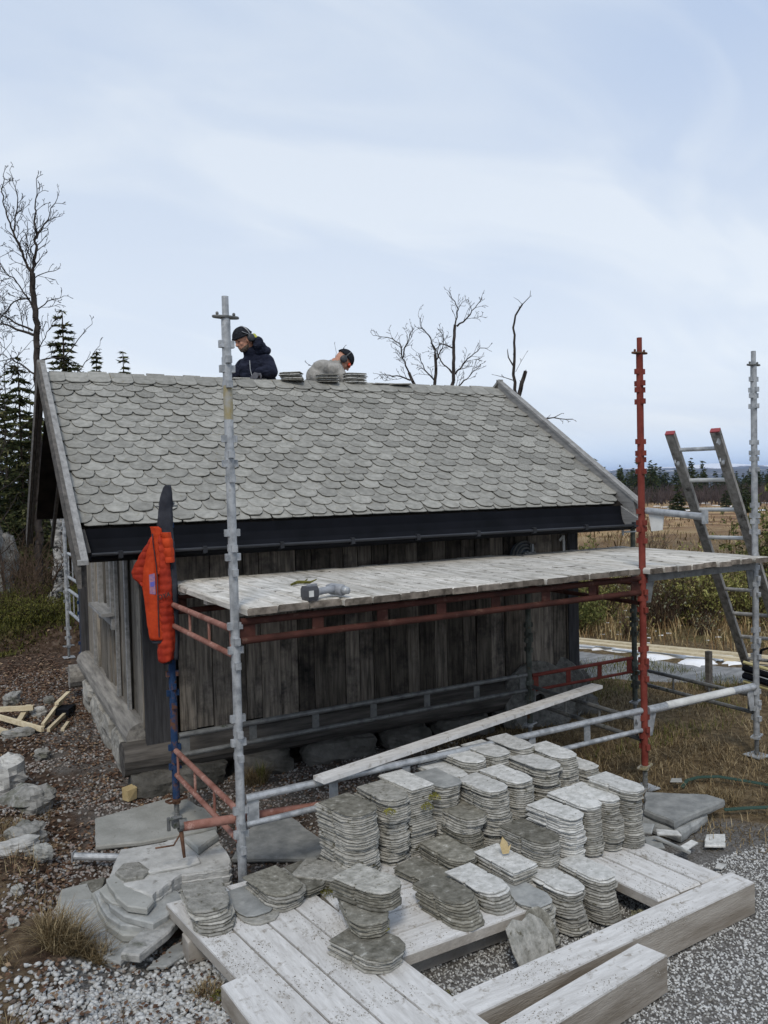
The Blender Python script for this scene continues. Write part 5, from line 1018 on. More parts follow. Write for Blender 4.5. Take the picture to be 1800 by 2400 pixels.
# wheel with clamp on the wall
t = thing('wall_reel', 'half-hidden grey hose reel with clamp on the wall behind the deck', 'hose reel', (3.25, 1.62, 1.42)); off = tuple(t.location)
cx_, cy_, cz_ = c2w((3.28, 1.90, 1.575)); m = MB()
for k in range(3): 
    rr = .125-.028*k; pts = [(cx_+rr*math.cos(a), cy_-.03-.012*k, cz_+rr*math.sin(a)) for a in [2*PI*q/28 for q in range(29)]]; m.tube(pts, .011, 6, caps=False)
part('reel_rim', m, M['galv_dark'], t, off)
m = MB(); m.tube([(cx_, cy_-.01, cz_), (cx_, cy_+.03, cz_)], .115, 28); part('reel_disc', m, noisy('reel_blue', (.05,.07,.10), (.16,.19,.23), 10, .6, .1, var=0), t, off)
m = MB(); m.box((cx_+.03, cy_-.07, cz_+.02), (.13, .03, .015)); m.box((cx_+.03, cy_-.07, cz_-.04), (.11, .03, .012)); m.box((cx_+.0, cy_-.07, cz_-.01), (.014, .03, .10)); m.box((cx_+.06, cy_-.07, cz_+.03), (.018, .03, .14)); part('clamp', m, M['galv'], t, off)
# small pipe tee under the right barge corner
t = thing('coupler_stub', 'green-grey coupler and tube end behind the red post under the eave corner', 'scaffold coupler', (X3, WD, 1.55)); off = tuple(t.location)
m = MB(); m.tube([(X3, WD, 1.55), (X3, WD, 1.86)], .022, 12); part('tube', m, M['greenish'], t, off); m = MB(); m.box((X3-.04, WD, 1.76), (.16, .05, .012)); m.tube([(X3-.13, WD, 1.73), (X3-.13, WD, 1.79)], .011, 8); part('clamp', m, M['galv'], t, off)

# ------------------------------------------------------------------ ladder
lt = thing('ladder', 'weathered grey ladder with red-tipped rails leaning against the small deck', 'ladder', (6.4, 1.4, 0)); off = tuple(lt.location)
lad = wood('ladder_wood', (.15,.145,.135), (.38,.37,.35), 'z', 8, 8, var=.1, spots=(.06,.055,.05), spthr=(.56,.68)); T0 = Vector((4.422, .90, 2.655)); B0 = Vector((4.422+.94*.8457*2.655, .90+.33*.8457*2.655, 0)); RV = Vector((.135, -.37, 0)); T1 = T0+RV; B1 = B0+RV*1.12
redtip, _t, _b = newmat('red_tip'); _b.inputs['Base Color'].default_value = (.25, .04, .045, 1); _b.inputs['Roughness'].default_value = .7
for a, b in ((T0, B0), (T1, B1)):
    d = (b-a).normalized(); m = MB(); m.bar(a+d*.012, b, .048, .080, RV); part('rail', m, lad, lt, off); m = MB(); m.bar(a-d*.002, a+d*.008, .049, .081, RV); part('rail_tip', m, redtip, lt, off)
    h = a+d*.32; bk = d.cross(RV.normalized()).normalized(); bk = -bk if bk.x > 0 else bk; m = MB(); m.tube([h+bk*.02, h+bk*.055+d*.02, h+bk*.085+d*-.01, h+bk*.09-d*.045, h+bk*.07-d*.065], [.014, .015, .012, .009, .004], 8); part('hook', m, M['galv'], lt, off)
for k in range(11):
    f = .20+.365*k; L = (B0-T0).length
    if f > L-.1: break
    m = MB(); m.tube([T0.lerp(B0, f/L), T1.lerp(B1, f/L)], .019, 10); part('rung', m, M['galv'] if k < 1 else M['white'] if k < 4 else lad, lt, off)
m = MB(); q = T1.lerp(B1, .12/L); m.box(q+Vector((-.03,-.03,.0)), (.04, .012, .07), Euler((0, .5, 0)).to_matrix()); part('clip', m, M['galv'], lt, off)
# long pale boards along the path
for a, b, lb in (((5.9, 5.0, .06), (7.15, 2.05, .05), 'long pale board on the snow, the nearer one'), ((6.05, 5.1, .05), (7.45, 2.05, .05), 'long pale board on the snow, the farther one'), ((7.0, 2.35, .03), (7.9, 1.0, .03), 'pale board end beyond the ladder at the right')):
    m = MB(); m.bar(a, b, .10, .03); single('long_board', m, M['fresh'], lb, 'board', 'boards lying beside the path')
# green lashing strap, sled end at the right edge
grn, _t, _b = newmat('green_strap'); _b.inputs['Base Color'].default_value = (.015, .045, .032, 1); _b.inputs['Roughness'].default_value = .7
def strap(pts, lb):
    m = MB(); pts = [Vector(p) for p in pts]; vs = []
    for i, p in enumerate(pts):
        d = (pts[min(i+1, len(pts)-1)]-pts[max(i-1, 0)]).normalized(); n = Vector((-d.y, d.x, .35)).normalized()*.012; u = Vector((0,0,.0025)); vs += [p-n-u, p+n-u, p+n+u, p-n+u]
    fs = [(i*4+k, i*4+(k+1) % 4, i*4+4+(k+1) % 4, i*4+4+k) for i in range(len(pts)-1) for k in range(4)]+[(3,2,1,0)]; m.add(vs, fs); single('strap', m, grn, lb, 'strap', 'green straps in the grass')
strap([(3.30,-.14,.00),(3.38,-.12,.03),(3.48,-.14,.04),(3.60,-.22,.045),(3.72,-.36,.03),(3.84,-.55,.02)], 'dark green strap arching over the grass, upper one')
strap([(3.17,-.60,.02),(3.30,-.68,.03),(3.45,-.76,.03),(3.60,-.90,.02)], 'dark green strap running straight to the right edge, lower one')
t = thing('sled', 'black and yellow sled-like machine cut off by the right edge behind the ladder', 'sled', (6.1, .95, 0)); off = tuple(t.location)
ylw, _t, _b = newmat('pale_yellow'); _b.inputs['Base Color'].default_value = (.52, .47, .24, 1)
for z, mt, nm in ((.10, ylw, 'runner'), (.16, M['black_metal'], 'hull'), (.24, M['black_metal'], 'hull'), (.30, ylw, 'rim')):
    m = MB(); m.tube([(6.02, 1.35, z), (6.0, 1.05, z-.02), (6.2, .6, z-.01), (6.6, .2, z)], .035 if mt is M['black_metal'] else .018, 8); part(nm, m, mt, t, off)
m = MB(); m.tube([(6.02, 1.2, .28), (6.03, 1.15, .46), (6.08, 1.02, .52), (6.12, .92, .32)], .014, 8); part('handle', m, M['black_metal'], t, off)
m = MB(); m.box((5.72, 1.55, .21), (.055, .05, .42)); single('short_post', m, M['barge_dark'], 'short dark post in the grass left of the ladder foot', 'post')

# ------------------------------------------------------------------ the jacket on the blue post
org = noisy('orange_fabric', (.34,.036,.013), (.50,.062,.019), 9, .68, .8, 30, var=0, dist=.006)
org2 = noisy('red_fabric', (.23,.022,.013), (.38,.044,.021), 9, .7, .8, 30, var=0, dist=.006)
drk = noisy('dark_fabric', (.022,.024,.032), (.05,.053,.065), 8, .7, .3, 30, var=0)
jt = thing('jacket', 'orange quilted jacket with dark hood hanging on the blue post', 'jacket', (-.02, WD-.05, 1.13)); off = tuple(jt.location)
JX = Vector((.867, -.498, 0)); JN = Vector((-.498, -.867, 0)); JO = Vector((-.005, WD-.045, 0))
def jp(a, z, b=0): return JO+JX*a+JN*b+Vector((0, 0, z))
def puff(name, rows, mat, rib=0, depth=.05, nseg=20, amp=.010, boff=0.0, root=jt, ph=0.0, skew=0.0):
    """hollow-looking fabric tube: rows are (z, left, right); cross-section an ellipse, quilting bulges ring by ring"""
    Z = [r[0] for r in rows]; n = 84 if rib else 40; nseg = 32; vs = []; fs = []; mb = MB()
    for i in range(n+1):
        z = Z[0]+(Z[-1]-Z[0])*i/n
        for k in range(len(rows)-1):
            if (rows[k][0]-z)*(rows[k+1][0]-z) <= 1e-9: f = (z-rows[k][0])/(rows[k+1][0]-rows[k][0]+1e-9); l = rows[k][1]*(1-f)+rows[k+1][1]*f; r_ = rows[k][2]*(1-f)+rows[k+1][2]*f; break
        hw = (r_-l)/2; c = (l+r_)/2
        for q in range(nseg):
            a = 2*PI*q/nseg; zz = z+skew*math.cos(a)*hw
            bl = amp*.85*abs(math.sin(PI*(zz*rib+ph)))**.55 if rib else 0; w_ = .007*mnoise.noise(Vector((math.cos(a)*2.2, math.sin(a)*2.2+boff*50, z*6)))+.004*mnoise.noise(Vector((math.cos(a)*4, math.sin(a)*4, z*26+hw*9)))
            vs.append(tuple(jp(c+(hw+bl*.4+w_)*math.cos(a), zz, boff+(depth+bl+w_)*math.sin(a))))
    for i in range(n):
        for q in range(nseg): fs.append((i*nseg+q, i*nseg+(q+1) % nseg, (i+1)*nseg+(q+1) % nseg, (i+1)*nseg+q))
    fs.append(tuple(range(nseg))[::-1]); fs.append(tuple(range(n*nseg, (n+1)*nseg))); mb.add(vs, fs); return part(name, mb, mat, root, off, True)
puff('hood', [(2.285, -.006, .022), (2.27, -.022, .030), (2.20, -.045, .034), (2.08, -.060, .036), (2.02, -.072, .032), (1.96, -.060, .030), (1.90, -.03, .02)], drk, depth=.034, boff=.01)
puff('collar', [(2.015, -.108, -.055), (2.00, -.105, -.035), (1.93, -.095, -.03), (1.80, -.085, -.035), (1.70, -.08, -.04)], org, depth=.022, boff=.045)
puff('side_panel', [(1.98, .0, .028), (1.80, .0, .036), (1.60, -.005, .045), (1.40, -.01, .046), (1.25, .0, .044), (1.12, .01, .036)], drk, depth=.030, boff=-.005)
puff('shoulder', [(1.975, -.045, .018), (1.93, -.04, .024), (1.85, -.03, .030), (1.775, -.02, .034)], org, rib=16, depth=.045, boff=.022, amp=.010)
puff('body', [(1.955, -.065, -.03), (1.90, -.065, -.02), (1.80, -.065, -.0), (1.65, -.07, .012), (1.50, -.075, .018), (1.36, -.078, .022), (1.26, -.085, .022), (1.18, -.09, .018), (1.13, -.085, .01), (1.115, -.07, .0)], org2, rib=19, depth=.045, boff=.02, amp=.011, skew=.25)
puff('sleeve', [(1.96, -.100, -.075), (1.90, -.135, -.09), (1.82, -.18, -.11), (1.74, -.228, -.13), (1.69, -.245, -.13), (1.66, -.238, -.14), (1.635, -.20, -.15), (1.625, -.185, -.16)], org2, rib=20, depth=.036, boff=.02, amp=.010, skew=-.35)
puff('front_panel', [(1.94, -.10, -.085), (1.85, -.135, -.07), (1.72, -.165, -.066), (1.62, -.172, -.064), (1.50, -.160, -.050), (1.38, -.148, -.040), (1.30, -.142, -.036), (1.265, -.136, -.040)], org, depth=.028, boff=.048)
puff('cuff', [(1.275, -.134, -.040), (1.245, -.126, -.042)], drk, depth=.022, boff=.046)
puff('cuff', [(1.125, -.075, -.0), (1.10, -.06, -.005)], drk, depth=.03, boff=.02)
m = MB(); m.tube([jp(-.083+.0*k, 2.0, .070) if k < 0 else jp(-.086+.022*sm(k, 0, 4)-.0, 1.97-.068*k, .074+.006*(k > 0)) for k in range(11)], .0035, 5); part('zip', m, drk, jt, off)
pat = noisy('patch_violet', (.16,.12,.30), (.42,.20,.20), 40, .7, 0, var=0)
m = MB(); m.add([tuple(jp(a, z, .0785)) for a, z in ((-.118, 1.70), (-.080, 1.71), (-.078, 1.57), (-.116, 1.575))]+[tuple(jp(a, z, .0745)) for a, z in ((-.118, 1.70), (-.080, 1.71), (-.078, 1.57), (-.116, 1.575))], [(0,1,2,3),(7,6,5,4),(0,4,5,1),(1,5,6,2),(2,6,7,3),(3,7,4,0)]); part('printed_patch', m, pat, jt, off)
m = MB(); m.add([tuple(jp(a, z, .0800)) for a, z in ((-.112, 1.652), (-.084, 1.655), (-.083, 1.625), (-.111, 1.622))], [(0,1,2,3)]); bl2, _t, _b = newmat('patch_blue'); _b.inputs['Base Color'].default_value = (.10, .10, .42, 1); part('patch_print', m, bl2, jt, off)
def text(body, size, loc, R, mat, name, root, ext=.0008):
    cu = bpy.data.curves.new('txt', 'FONT'); cu.body = body; cu.size = size; cu.extrude = ext; cu.offset = size*.02; cu.shear = .25; o = bpy.data.objects.new('txt', cu); COL.objects.link(o)
    dg = bpy.context.evaluated_depsgraph_get(); dg.update(); me = bpy.data.meshes.new_from_object(o.evaluated_get(dg)); bpy.data.objects.remove(o); me.name = name; me.materials.clear()
    q = mk(name, me, mat, root); q.matrix_local = Matrix.Translation(Vector(loc)-Vector(off)) @ R.to_4x4(); return q
RJ = Matrix((JX, Vector((0,0,1)), JX.cross(Vector((0,0,1))))).transposed() @ Matrix.Rotation(.28, 3, 'Z')
text('OYA', .042, jp(-.062, 1.535, .092), RJ, blk, 'lettering', jt)

# ------------------------------------------------------------------ the two men on the ridge
skin = noisy('skin', (.36,.17,.115), (.50,.27,.19), 9, .55, .1, 60, var=0)
navy = noisy('navy_fabric', (.008,.010,.020), (.024,.028,.048), 7, .8, 1.0, 13, var=0, dist=.035, stretch=(1,1,2.2))
gry = noisy('grey_fleece', (.24,.235,.222), (.36,.352,.335), 9, .92, 1.0, 11, var=0, dist=.03, stretch=(2,1,1))
pants = noisy('work_trousers', (.015,.016,.018), (.035,.036,.04), 8, .85, .2, var=0)
knit = noisy('black_knit', (.010,.011,.015), (.024,.026,.032), 50, .85, .5, 90, var=0)
glov = noisy('grey_glove', (.05,.052,.062), (.11,.112,.125), 14, .8, .3, var=0)
earm = noisy('ear_cup', (.02,.022,.027), (.045,.05,.058), 12, .45, .1, var=0)
hair = noisy('stubble', (.05,.035,.025), (.16,.13,.11), 60, .9, .2, var=0)
lime_, _t, _b = newmat('lime_lining'); _b.inputs['Base Color'].default_value = (.36, .38, .06, 1); _b.inputs['Roughness'].default_value = .8
boot = noisy('boot', (.03,.022,.016), (.06,.045,.03), 9, .7, .2, var=0)
def V3(*a): return Vector(c2w(a))
def head_prims(mb, c, f, u):
    """f: where the face points, u: crown direction"""
    f = Vector(f).normalized(); s = f.cross(Vector(u)).normalized(); u = s.cross(f).normalized(); R = Matrix((f, s, u)).transposed(); c = Vector(c)
    g = lambda a, b, d: c+f*a+s*b+u*d
    mb.ell(g(-.012, 0, .022), (.094, .074, .092), R); mb.ell(g(.022, 0, -.045), (.062, .057, .068), R); mb.ell(g(.050, 0, -.085), (.027, .032, .022), R)
    mb.ell(g(.060, 0, .030), (.024, .052, .014), R, 12, 8); mb.cap(g(.074, 0, .018), g(.098, 0, -.022), .009, .0135, 10)
    for k in (-1, 1):
        mb.ell(g(.055, .036*k, -.02), (.024, .020, .024), R, 10, 8); mb.ell(g(.088, .010*k, -.024), (.010, .008, .008), R, 8, 6); mb.ell(g(-.008, .074*k, -.01), (.018, .008, .032), R, 10, 8)
    mb.ell(g(.074, 0, -.052), (.011, .023, .006), R, 10, 6); mb.ell(g(.072, 0, -.064), (.011, .020, .006), R, 10, 6)
    return R, g, f, s, u
def hat(g, R, mat, root, off, tilt_cut, name='beanie', sx=1.0):
    m = MB(); mb = MB(); mb.ell((0,0,0), (.107*sx, .087*sx, .108), None, 26, 18); keep = [i for i, v in enumerate(mb.v) if v[2] > tilt_cut-.35*v[0]*0]
    ks = set(keep); mp_ = {i: k for k, i in enumerate(keep)}; v = [tuple(R @ Vector(mb.v[i])+g(-.012, 0, .026)) for i in keep]; m.add(v, [tuple(mp_[i] for i in f_) for f_ in mb.f if all(i in ks for i in f_)])
    o = part(name, m, mat, root, off, True); so_ = o.modifiers.new('thickness', 'SOLIDIFY'); so_.thickness = .006; so_.offset = -1
    return o
def muffs(g, R, s, f, u, root, off, band_mat, back=.0):
    t2 = []
    pts = [g(-.015-back, .098*math.cos(a), .02+.115*math.sin(a)) for a in [PI*k/14 for k in range(15)]]
    m = MB(); m.tube(pts, .006, 6); part('headband', m, band_mat, root, off, True)
    for k in (-1, 1):
        m = MB(); m.tube([g(-.012-back, .072*k, -.002), g(-.012-back, .084*k, -.002), g(-.012-back, .108*k, .0), g(-.012-back, .116*k, .0)], [.034, .040, .039, .028], 18); part('ear_cup', m, earm, root, off, True)
def hand(mb, wrist, pd, nd, sz=1.0, curl=.5, side=1):
    """five separate fingers; pd palm direction, nd palm normal"""
    pd = Vector(pd).normalized(); nd = Vector(nd).normalized(); sd_ = pd.cross(nd).normalized(); nd = sd_.cross(pd).normalized(); w0 = Vector(wrist)
    R = Matrix((pd, sd_, nd)).transposed(); mb.ell(w0+pd*.045*sz, (.052*sz, .042*sz, .017*sz), R, 14, 10)
    for k, (o_, L) in enumerate(((-.031, .068), (-.011, .078), (.010, .074), (.030, .058))):
        p = w0+pd*.080*sz+sd_*o_*sz; d = (pd+sd_*o_*3).normalized(); 
        for j, (seg, c_) in enumerate(((.42, .3), (.32, .9), (.26, 1.4))):
            dd = (d*math.cos(c_*curl)+nd*-math.sin(c_*curl)).normalized(); q = p+dd*L*seg*sz; mb.cap(p, q, (.0105-.0012*j)*sz, (.0098-.0014*j)*sz, 8); p = q
    p = w0+pd*.028*sz+sd_*-.034*side*sz; d = (pd*.75-sd_*.8*side-nd*.25).normalized(); q = p+d*.036*sz; mb.cap(p, q, .0125*sz, .011*sz, 8); d = (pd*.9-sd_*.25*side-nd*.5).normalized(); mb.cap(q, q+d*.032*sz, .011*sz, .009*sz, 8)
def legs(mb, hips, knees, feet, r=(.085, .062, .045)):
    for h, k, f_ in zip(hips, knees, feet): mb.cap(h, k, r[0], r[1]); mb.cap(k, f_, r[1], r[2])
# man 1: navy hooded jacket, head bent, hands on the ridge slates
p1_ = thing('person', 'man in navy hooded jacket, black beanie and ear defenders working at the ridge', 'person', V3(1.60, 4.3, 2.85)); off = tuple(p1_.location)
hc = V3(1.315, 3.93, 3.765); fdir = V3(-.93, -.32, -.48)-V3(0, 0, 0); udir = V3(-.42, -.1, .9)-V3(0, 0, 0)
b = MB(); R1, g1_, f1, s1_, u1 = head_prims(b, hc, fdir, udir)
neck = V3(1.45, 3.98, 3.615); b.cap(g1_(-.03, 0, -.05), neck, .056, .062)
pel = V3(1.62, 4.18, 3.10); ch = V3(1.50, 4.02, 3.46); b.cap(pel, ch, .13, .15); b.cap(ch, neck, .14, .075)
sh_n, el_n, wr_n = V3(1.545, 3.88, 3.545), V3(1.565, 3.80, 3.435), V3(1.415, 3.745, 3.425); sh_f, el_f, wr_f = V3(1.38, 4.12, 3.53), V3(1.27, 4.10, 3.42), V3(1.19, 3.98, 3.375)
for q in ((sh_n, el_n, wr_n), (sh_f, el_f, wr_f)): b.cap(ch+Vector((0,0,.06)), q[0], .07, .06); b.cap(q[0], q[1], .048, .038); b.cap(q[1], q[2], .038, .028)
kn = [V3(1.30, 4.12, 3.00), V3(1.36, 4.42, 2.82)]; ft = [V3(1.72, 4.38, 2.86), V3(1.82, 4.62, 2.70)]; hp = [pel+Vector((-.02, -.09, 0)), pel+Vector((.0, .09, 0))]; legs(b, hp, kn, ft)
hand(b, wr_n, V3(-.55, -.28, -.55)-V3(0,0,0), V3(.5, .1, .9)-V3(0,0,0), .85, .55, 1); hand(b, wr_f, V3(-.8, -.35, -.25)-V3(0,0,0), V3(-.2, 0, 1)-V3(0,0,0), .85, .5, -1)
bake(b, .0065, skin, 'body', p1_, 2)
m = MB(); m.cap(pel+Vector((0,0,-.03)), V3(1.56, 4.08, 3.30), .175, .172); m.cap(V3(1.56, 4.08, 3.30), ch, .172, .158); m.cap(ch, V3(1.455, 3.985, 3.575), .152, .118); m.cap(V3(1.455, 3.985, 3.575), V3(1.405, 3.96, 3.655), .110, .082); m.cap(V3(1.40, 3.96, 3.50), V3(1.45, 3.95, 3.24), .125, .13)
m.cap(V3(1.52, 3.90, 3.52), sh_n+Vector((0,0,-.01)), .095, .088)
m.cap(sh_n, el_n, .086, .074); m.cap(el_n, V3(1.50, 3.76, 3.43), .072, .066); m.cap(V3(1.50, 3.76, 3.43), wr_n, .064, .044); m.cap(sh_f, el_f, .085, .065); m.cap(el_f, wr_f, .062, .040)
m.ell(V3(1.53, 3.885, 3.44), (.10, .06, .03)); m.ell(V3(1.56, 3.85, 3.49), (.07, .05, .018))
bake(m, .011, navy, 'jacket', p1_, 2)
m = MB(); legs(m, hp, kn, ft, (.105, .080, .060)); m.cap(pel+Vector((0,0,-.04)), pel+Vector((0,0,.02)), .15, .15); bake(m, .014, pants, 'trousers', p1_, 2)
for q in ft: m = MB(); m.ell(q+Vector((.04, .02, -.02)), (.13, .05, .05)); part('boot', m, boot, p1_, off, True)
hat(g1_, R1, knit, p1_, off, .010)
m = MB(); m.tube([g1_(-.012+.106*math.cos(a), .086*math.sin(a), .045) for a in [2*PI*k/28 for k in range(29)]], .013, 8, caps=False); part('beanie_cuff', m, knit, p1_, off, True)
muffs(g1_, R1, s1_, f1, u1, p1_, off, M['galv'], .028)
m = MB(); m.tube([g1_(.03, .093, .10), g1_(-.0, .098, .07), g1_(-.035, .105, .03)] if s1_.dot(Vector(CAM)-hc) > 0 else [g1_(.03, -.086, .09), g1_(.0, -.098, .06), g1_(-.035, -.105, .03)], .003, 6); part('ear_wire', m, M['galv'], p1_, off)
# beard as a separate patch over the jaw
m = MB(); m.ell(g1_(.020, 0, -.062), (.060, .058, .056), R1, 18, 12); m.ell(g1_(.052, 0, -.088), (.027, .032, .022), R1, 12, 8); o_ = bake(m, .008, hair, 'beard', p1_, 1)
for k in (-1, 1): m = MB(); m.ell(g1_(.074, .028*k, .006), (.008, .011, .005), R1, 8, 6); part('eye', m, knit, p1_, off)
m = MB()
for k in range(13):   # rolled hood behind the neck
    a = -1.9+3.8*k/12; c = g1_(-.085+.075*math.cos(a)*-1*.6, .115*math.sin(a), -.085+.03*math.cos(a)); m.ell(c, (.052, .046, .050), None, 12, 8)
m.ell(V3(1.49, 4.0, 3.715), (.090, .105, .060), R1); m.ell(V3(1.545, 4.0, 3.665), (.085, .115, .06), R1); m.ell(V3(1.47, 3.90, 3.66), (.06, .05, .05), R1); bake(m, .010, navy, 'hood', p1_, 9)
m = MB(); m.tube([g1_(-.075, -.115, -.105), g1_(-.105, -.098, -.040), g1_(-.13, -.04, .0), g1_(-.13, .04, .0), g1_(-.105, .098, -.040), g1_(-.075, .115, -.105)], [.008, .018, .022, .022, .018, .008], 8); part('hood_lining', m, lime_, p1_, off, True)
m = MB(); hand(m, wr_n, V3(-.55, -.28, -.55)-V3(0,0,0), V3(.5, .1, .9)-V3(0,0,0), .93, .55, 1); m.cap(wr_n+Vector((.03,0,.0)), wr_n, .033, .034); bake(m, .0045, glov, 'glove', p1_, 1)
m = MB(); hand(m, wr_f, V3(-.8, -.35, -.25)-V3(0,0,0), V3(-.2, 0, 1)-V3(0,0,0), .93, .5, -1); bake(m, .0045, glov, 'glove', p1_, 1)
m = MB(); m.tube([V3(1.355, 3.845, 3.55), V3(1.352, 3.825, 3.46), V3(1.37, 3.812, 3.36)], .004, 6); part('zip', m, M['galv'], p1_, off)
# man 2: grey fleece, bent far forward to the right
p2_ = thing('person', 'man in grey fleece and orange glasses bending forward over the ridge', 'person', V3(2.15, 4.4, 2.85)); off = tuple(p2_.location)
hc = V3(2.435, 3.93, 3.60); b = MB(); R2, g2_, f2, s2_, u2_ = head_prims(b, hc, V3(.62, -.20, -.76)-V3(0,0,0), V3(.74, -.15, .62)-V3(0,0,0))
neck = V3(2.365, 3.97, 3.575); b.cap(g2_(-.035, 0, -.04), neck, .055, .062); pel = V3(2.13, 4.28, 3.10); ch = V3(2.27, 4.06, 3.42); b.cap(pel, ch, .12, .14); b.cap(ch, neck, .135, .07)
sn, en, wn_ = V3(2.33, 3.87, 3.50), V3(2.40, 3.82, 3.38), V3(2.52, 3.84, 3.33); sf, ef, wf = V3(2.36, 4.18, 3.48), V3(2.46, 4.22, 3.35), V3(2.58, 4.08, 3.24)
for q in ((sn, en, wn_), (sf, ef, wf)): b.cap(ch+Vector((0,0,.05)), q[0], .07, .058); b.cap(q[0], q[1], .045, .036); b.cap(q[1], q[2], .036, .027)
kn = [V3(2.42, 4.35, 2.90), V3(2.40, 4.60, 2.76)]; ft = [V3(2.00, 4.55, 2.76), V3(2.02, 4.78, 2.62)]; hp = [pel+Vector((.02, -.09, 0)), pel+Vector((.02, .09, 0))]; legs(b, hp, kn, ft)
hand(b, wn_, V3(.8, -.1, -.5)-V3(0,0,0), V3(.4, 0, .9)-V3(0,0,0), .85, .6, 1); hand(b, wf, V3(.8, -.1, -.4)-V3(0,0,0), V3(.4, 0, .9)-V3(0,0,0), .85, .6, -1); bake(b, .0065, skin, 'body', p2_, 2)
m = MB(); m.cap(pel, V3(2.17, 4.16, 3.28), .165, .165); m.cap(V3(2.17, 4.16, 3.28), ch, .165, .155); m.cap(ch, V3(2.35, 3.99, 3.535), .150, .098); m.cap(V3(2.35, 3.99, 3.535), V3(2.40, 3.955, 3.578), .094, .080); m.cap(V3(2.32, 3.94, 3.50), sn, .09, .078); m.cap(sn, en, .074, .058); m.cap(en, wn_, .056, .038); m.cap(sf, ef, .074, .056); m.cap(ef, wf, .055, .036)
m.ell(V3(2.23, 3.99, 3.525), (.14, .11, .095)); m.ell(V3(2.16, 4.02, 3.44), (.12, .12, .12)); bake(m, .010, gry, 'fleece', p2_, 3)
m = MB(); legs(m, hp, kn, ft, (.105, .08, .06)); m.cap(pel+Vector((0,0,-.05)), pel+Vector((0,0,.0)), .145, .145); bake(m, .014, pants, 'trousers', p2_, 2)
for q in ft: m = MB(); m.ell(q+Vector((-.04, .02, -.02)), (.13, .05, .05)); part('boot', m, boot, p2_, off, True)
hat(g2_, R2, knit, p2_, off, .015, 'cap'); muffs(g2_, R2, s2_, f2, u2_, p2_, off, M['galv_dark'], .0)

m = MB(); m.tube([g2_(.062+.02*math.cos(a), .07*math.sin(a), .012) for a in [-1.3+2.6*k/12 for k in range(13)]], .019, 8); orgl, _t, _b = newmat('orange_lens'); _b.inputs['Base Color'].default_value = (.55, .07, .03, 1); _b.inputs['Roughness'].default_value = .25; part('safety_glasses', m, orgl, p2_, off, True)
m = MB(); m.tube([g2_(.05, .082*k, .012) for k in (-1,)]+[g2_(-.01, -.084, .014)], .004, 6); part('glasses_arm', m, M['galv'], p2_, off)
for w_ in (wn_, wf): m = MB(); m.ell(w_+Vector((.05, 0, -.03)), (.055, .035, .028)); part('glove', m, glov, p2_, off, True)

# ------------------------------------------------------------------ trees
bark = noisy('birch_bark_dark', (.018,.015,.014), (.07,.06,.055), 14, .9, .5, 40, var=.1, stretch=(1,1,.4))
barkw = noisy('birch_bark_white', (.10,.10,.095), (.52,.51,.49), 9, .85, .4, 30, var=.1, stretch=(1,1,3), spots=(.02,.02,.02), spthr=(.52,.60), spscale=8)
barks = noisy('spruce_bark', (.03,.022,.017), (.08,.06,.045), 14, .9, .5, 40, var=.1)
M['needle'] = islandmat('needle', ((0, (.022,.028,.014)), (.5, (.05,.062,.026)), (.85, (.095,.10,.04)), (1, (.14,.13,.06))))
M['needle_far'] = islandmat('needle_far', ((0, (.018,.028,.016)), (.6, (.042,.058,.027)), (1, (.075,.085,.036))))
M['juniper'] = islandmat('juniper', ((0, (.045,.055,.018)), (.5, (.105,.12,.038)), (1, (.20,.20,.075))))
M['willow_leaf'] = islandmat('willow_leaf', ((0, (.10,.105,.03)), (.5, (.21,.215,.065)), (.85, (.33,.32,.12)), (1, (.36,.27,.13))))
M['pale_leaf'] = islandmat('pale_leaf', ((0, (.10,.12,.07)), (.5, (.22,.24,.15)), (1, (.33,.34,.25))))
twigm = noisy('twig', (.045,.03,.022), (.12,.085,.06), 14, .9, 0, var=.1)

def seg_mesh(S, nside=4):
    """S: list of (p0, p1, r0, r1) -> vertex and quad arrays"""
    a = np.array([s[0] for s in S], float); b = np.array([s[1] for s in S], float); ra = np.array([s[2] for s in S])[:, None]; rb = np.array([s[3] for s in S])[:, None]
    d = b-a; d /= np.linalg.norm(d, axis=1, keepdims=True)+1e-9; ref = np.where(np.abs(d[:, 2:3]) > .9, [[1., 0, 0]], [[0., 0, 1]]); x = np.cross(d, ref); x /= np.linalg.norm(x, axis=1, keepdims=True); y = np.cross(d, x); V = []
    for c, r in ((a, ra), (b, rb)):
        for k in range(nside): t = 2*PI*k/nside+.4; V.append(c+(x*math.cos(t)+y*math.sin(t))*r)
    V = np.stack(V, 1).reshape(-1, 3); o = np.arange(len(S))[:, None]*2*nside
    F = np.concatenate([o+np.array([k, (k+1) % nside, nside+(k+1) % nside, nside+k]) for k in range(nside)]); return V, F
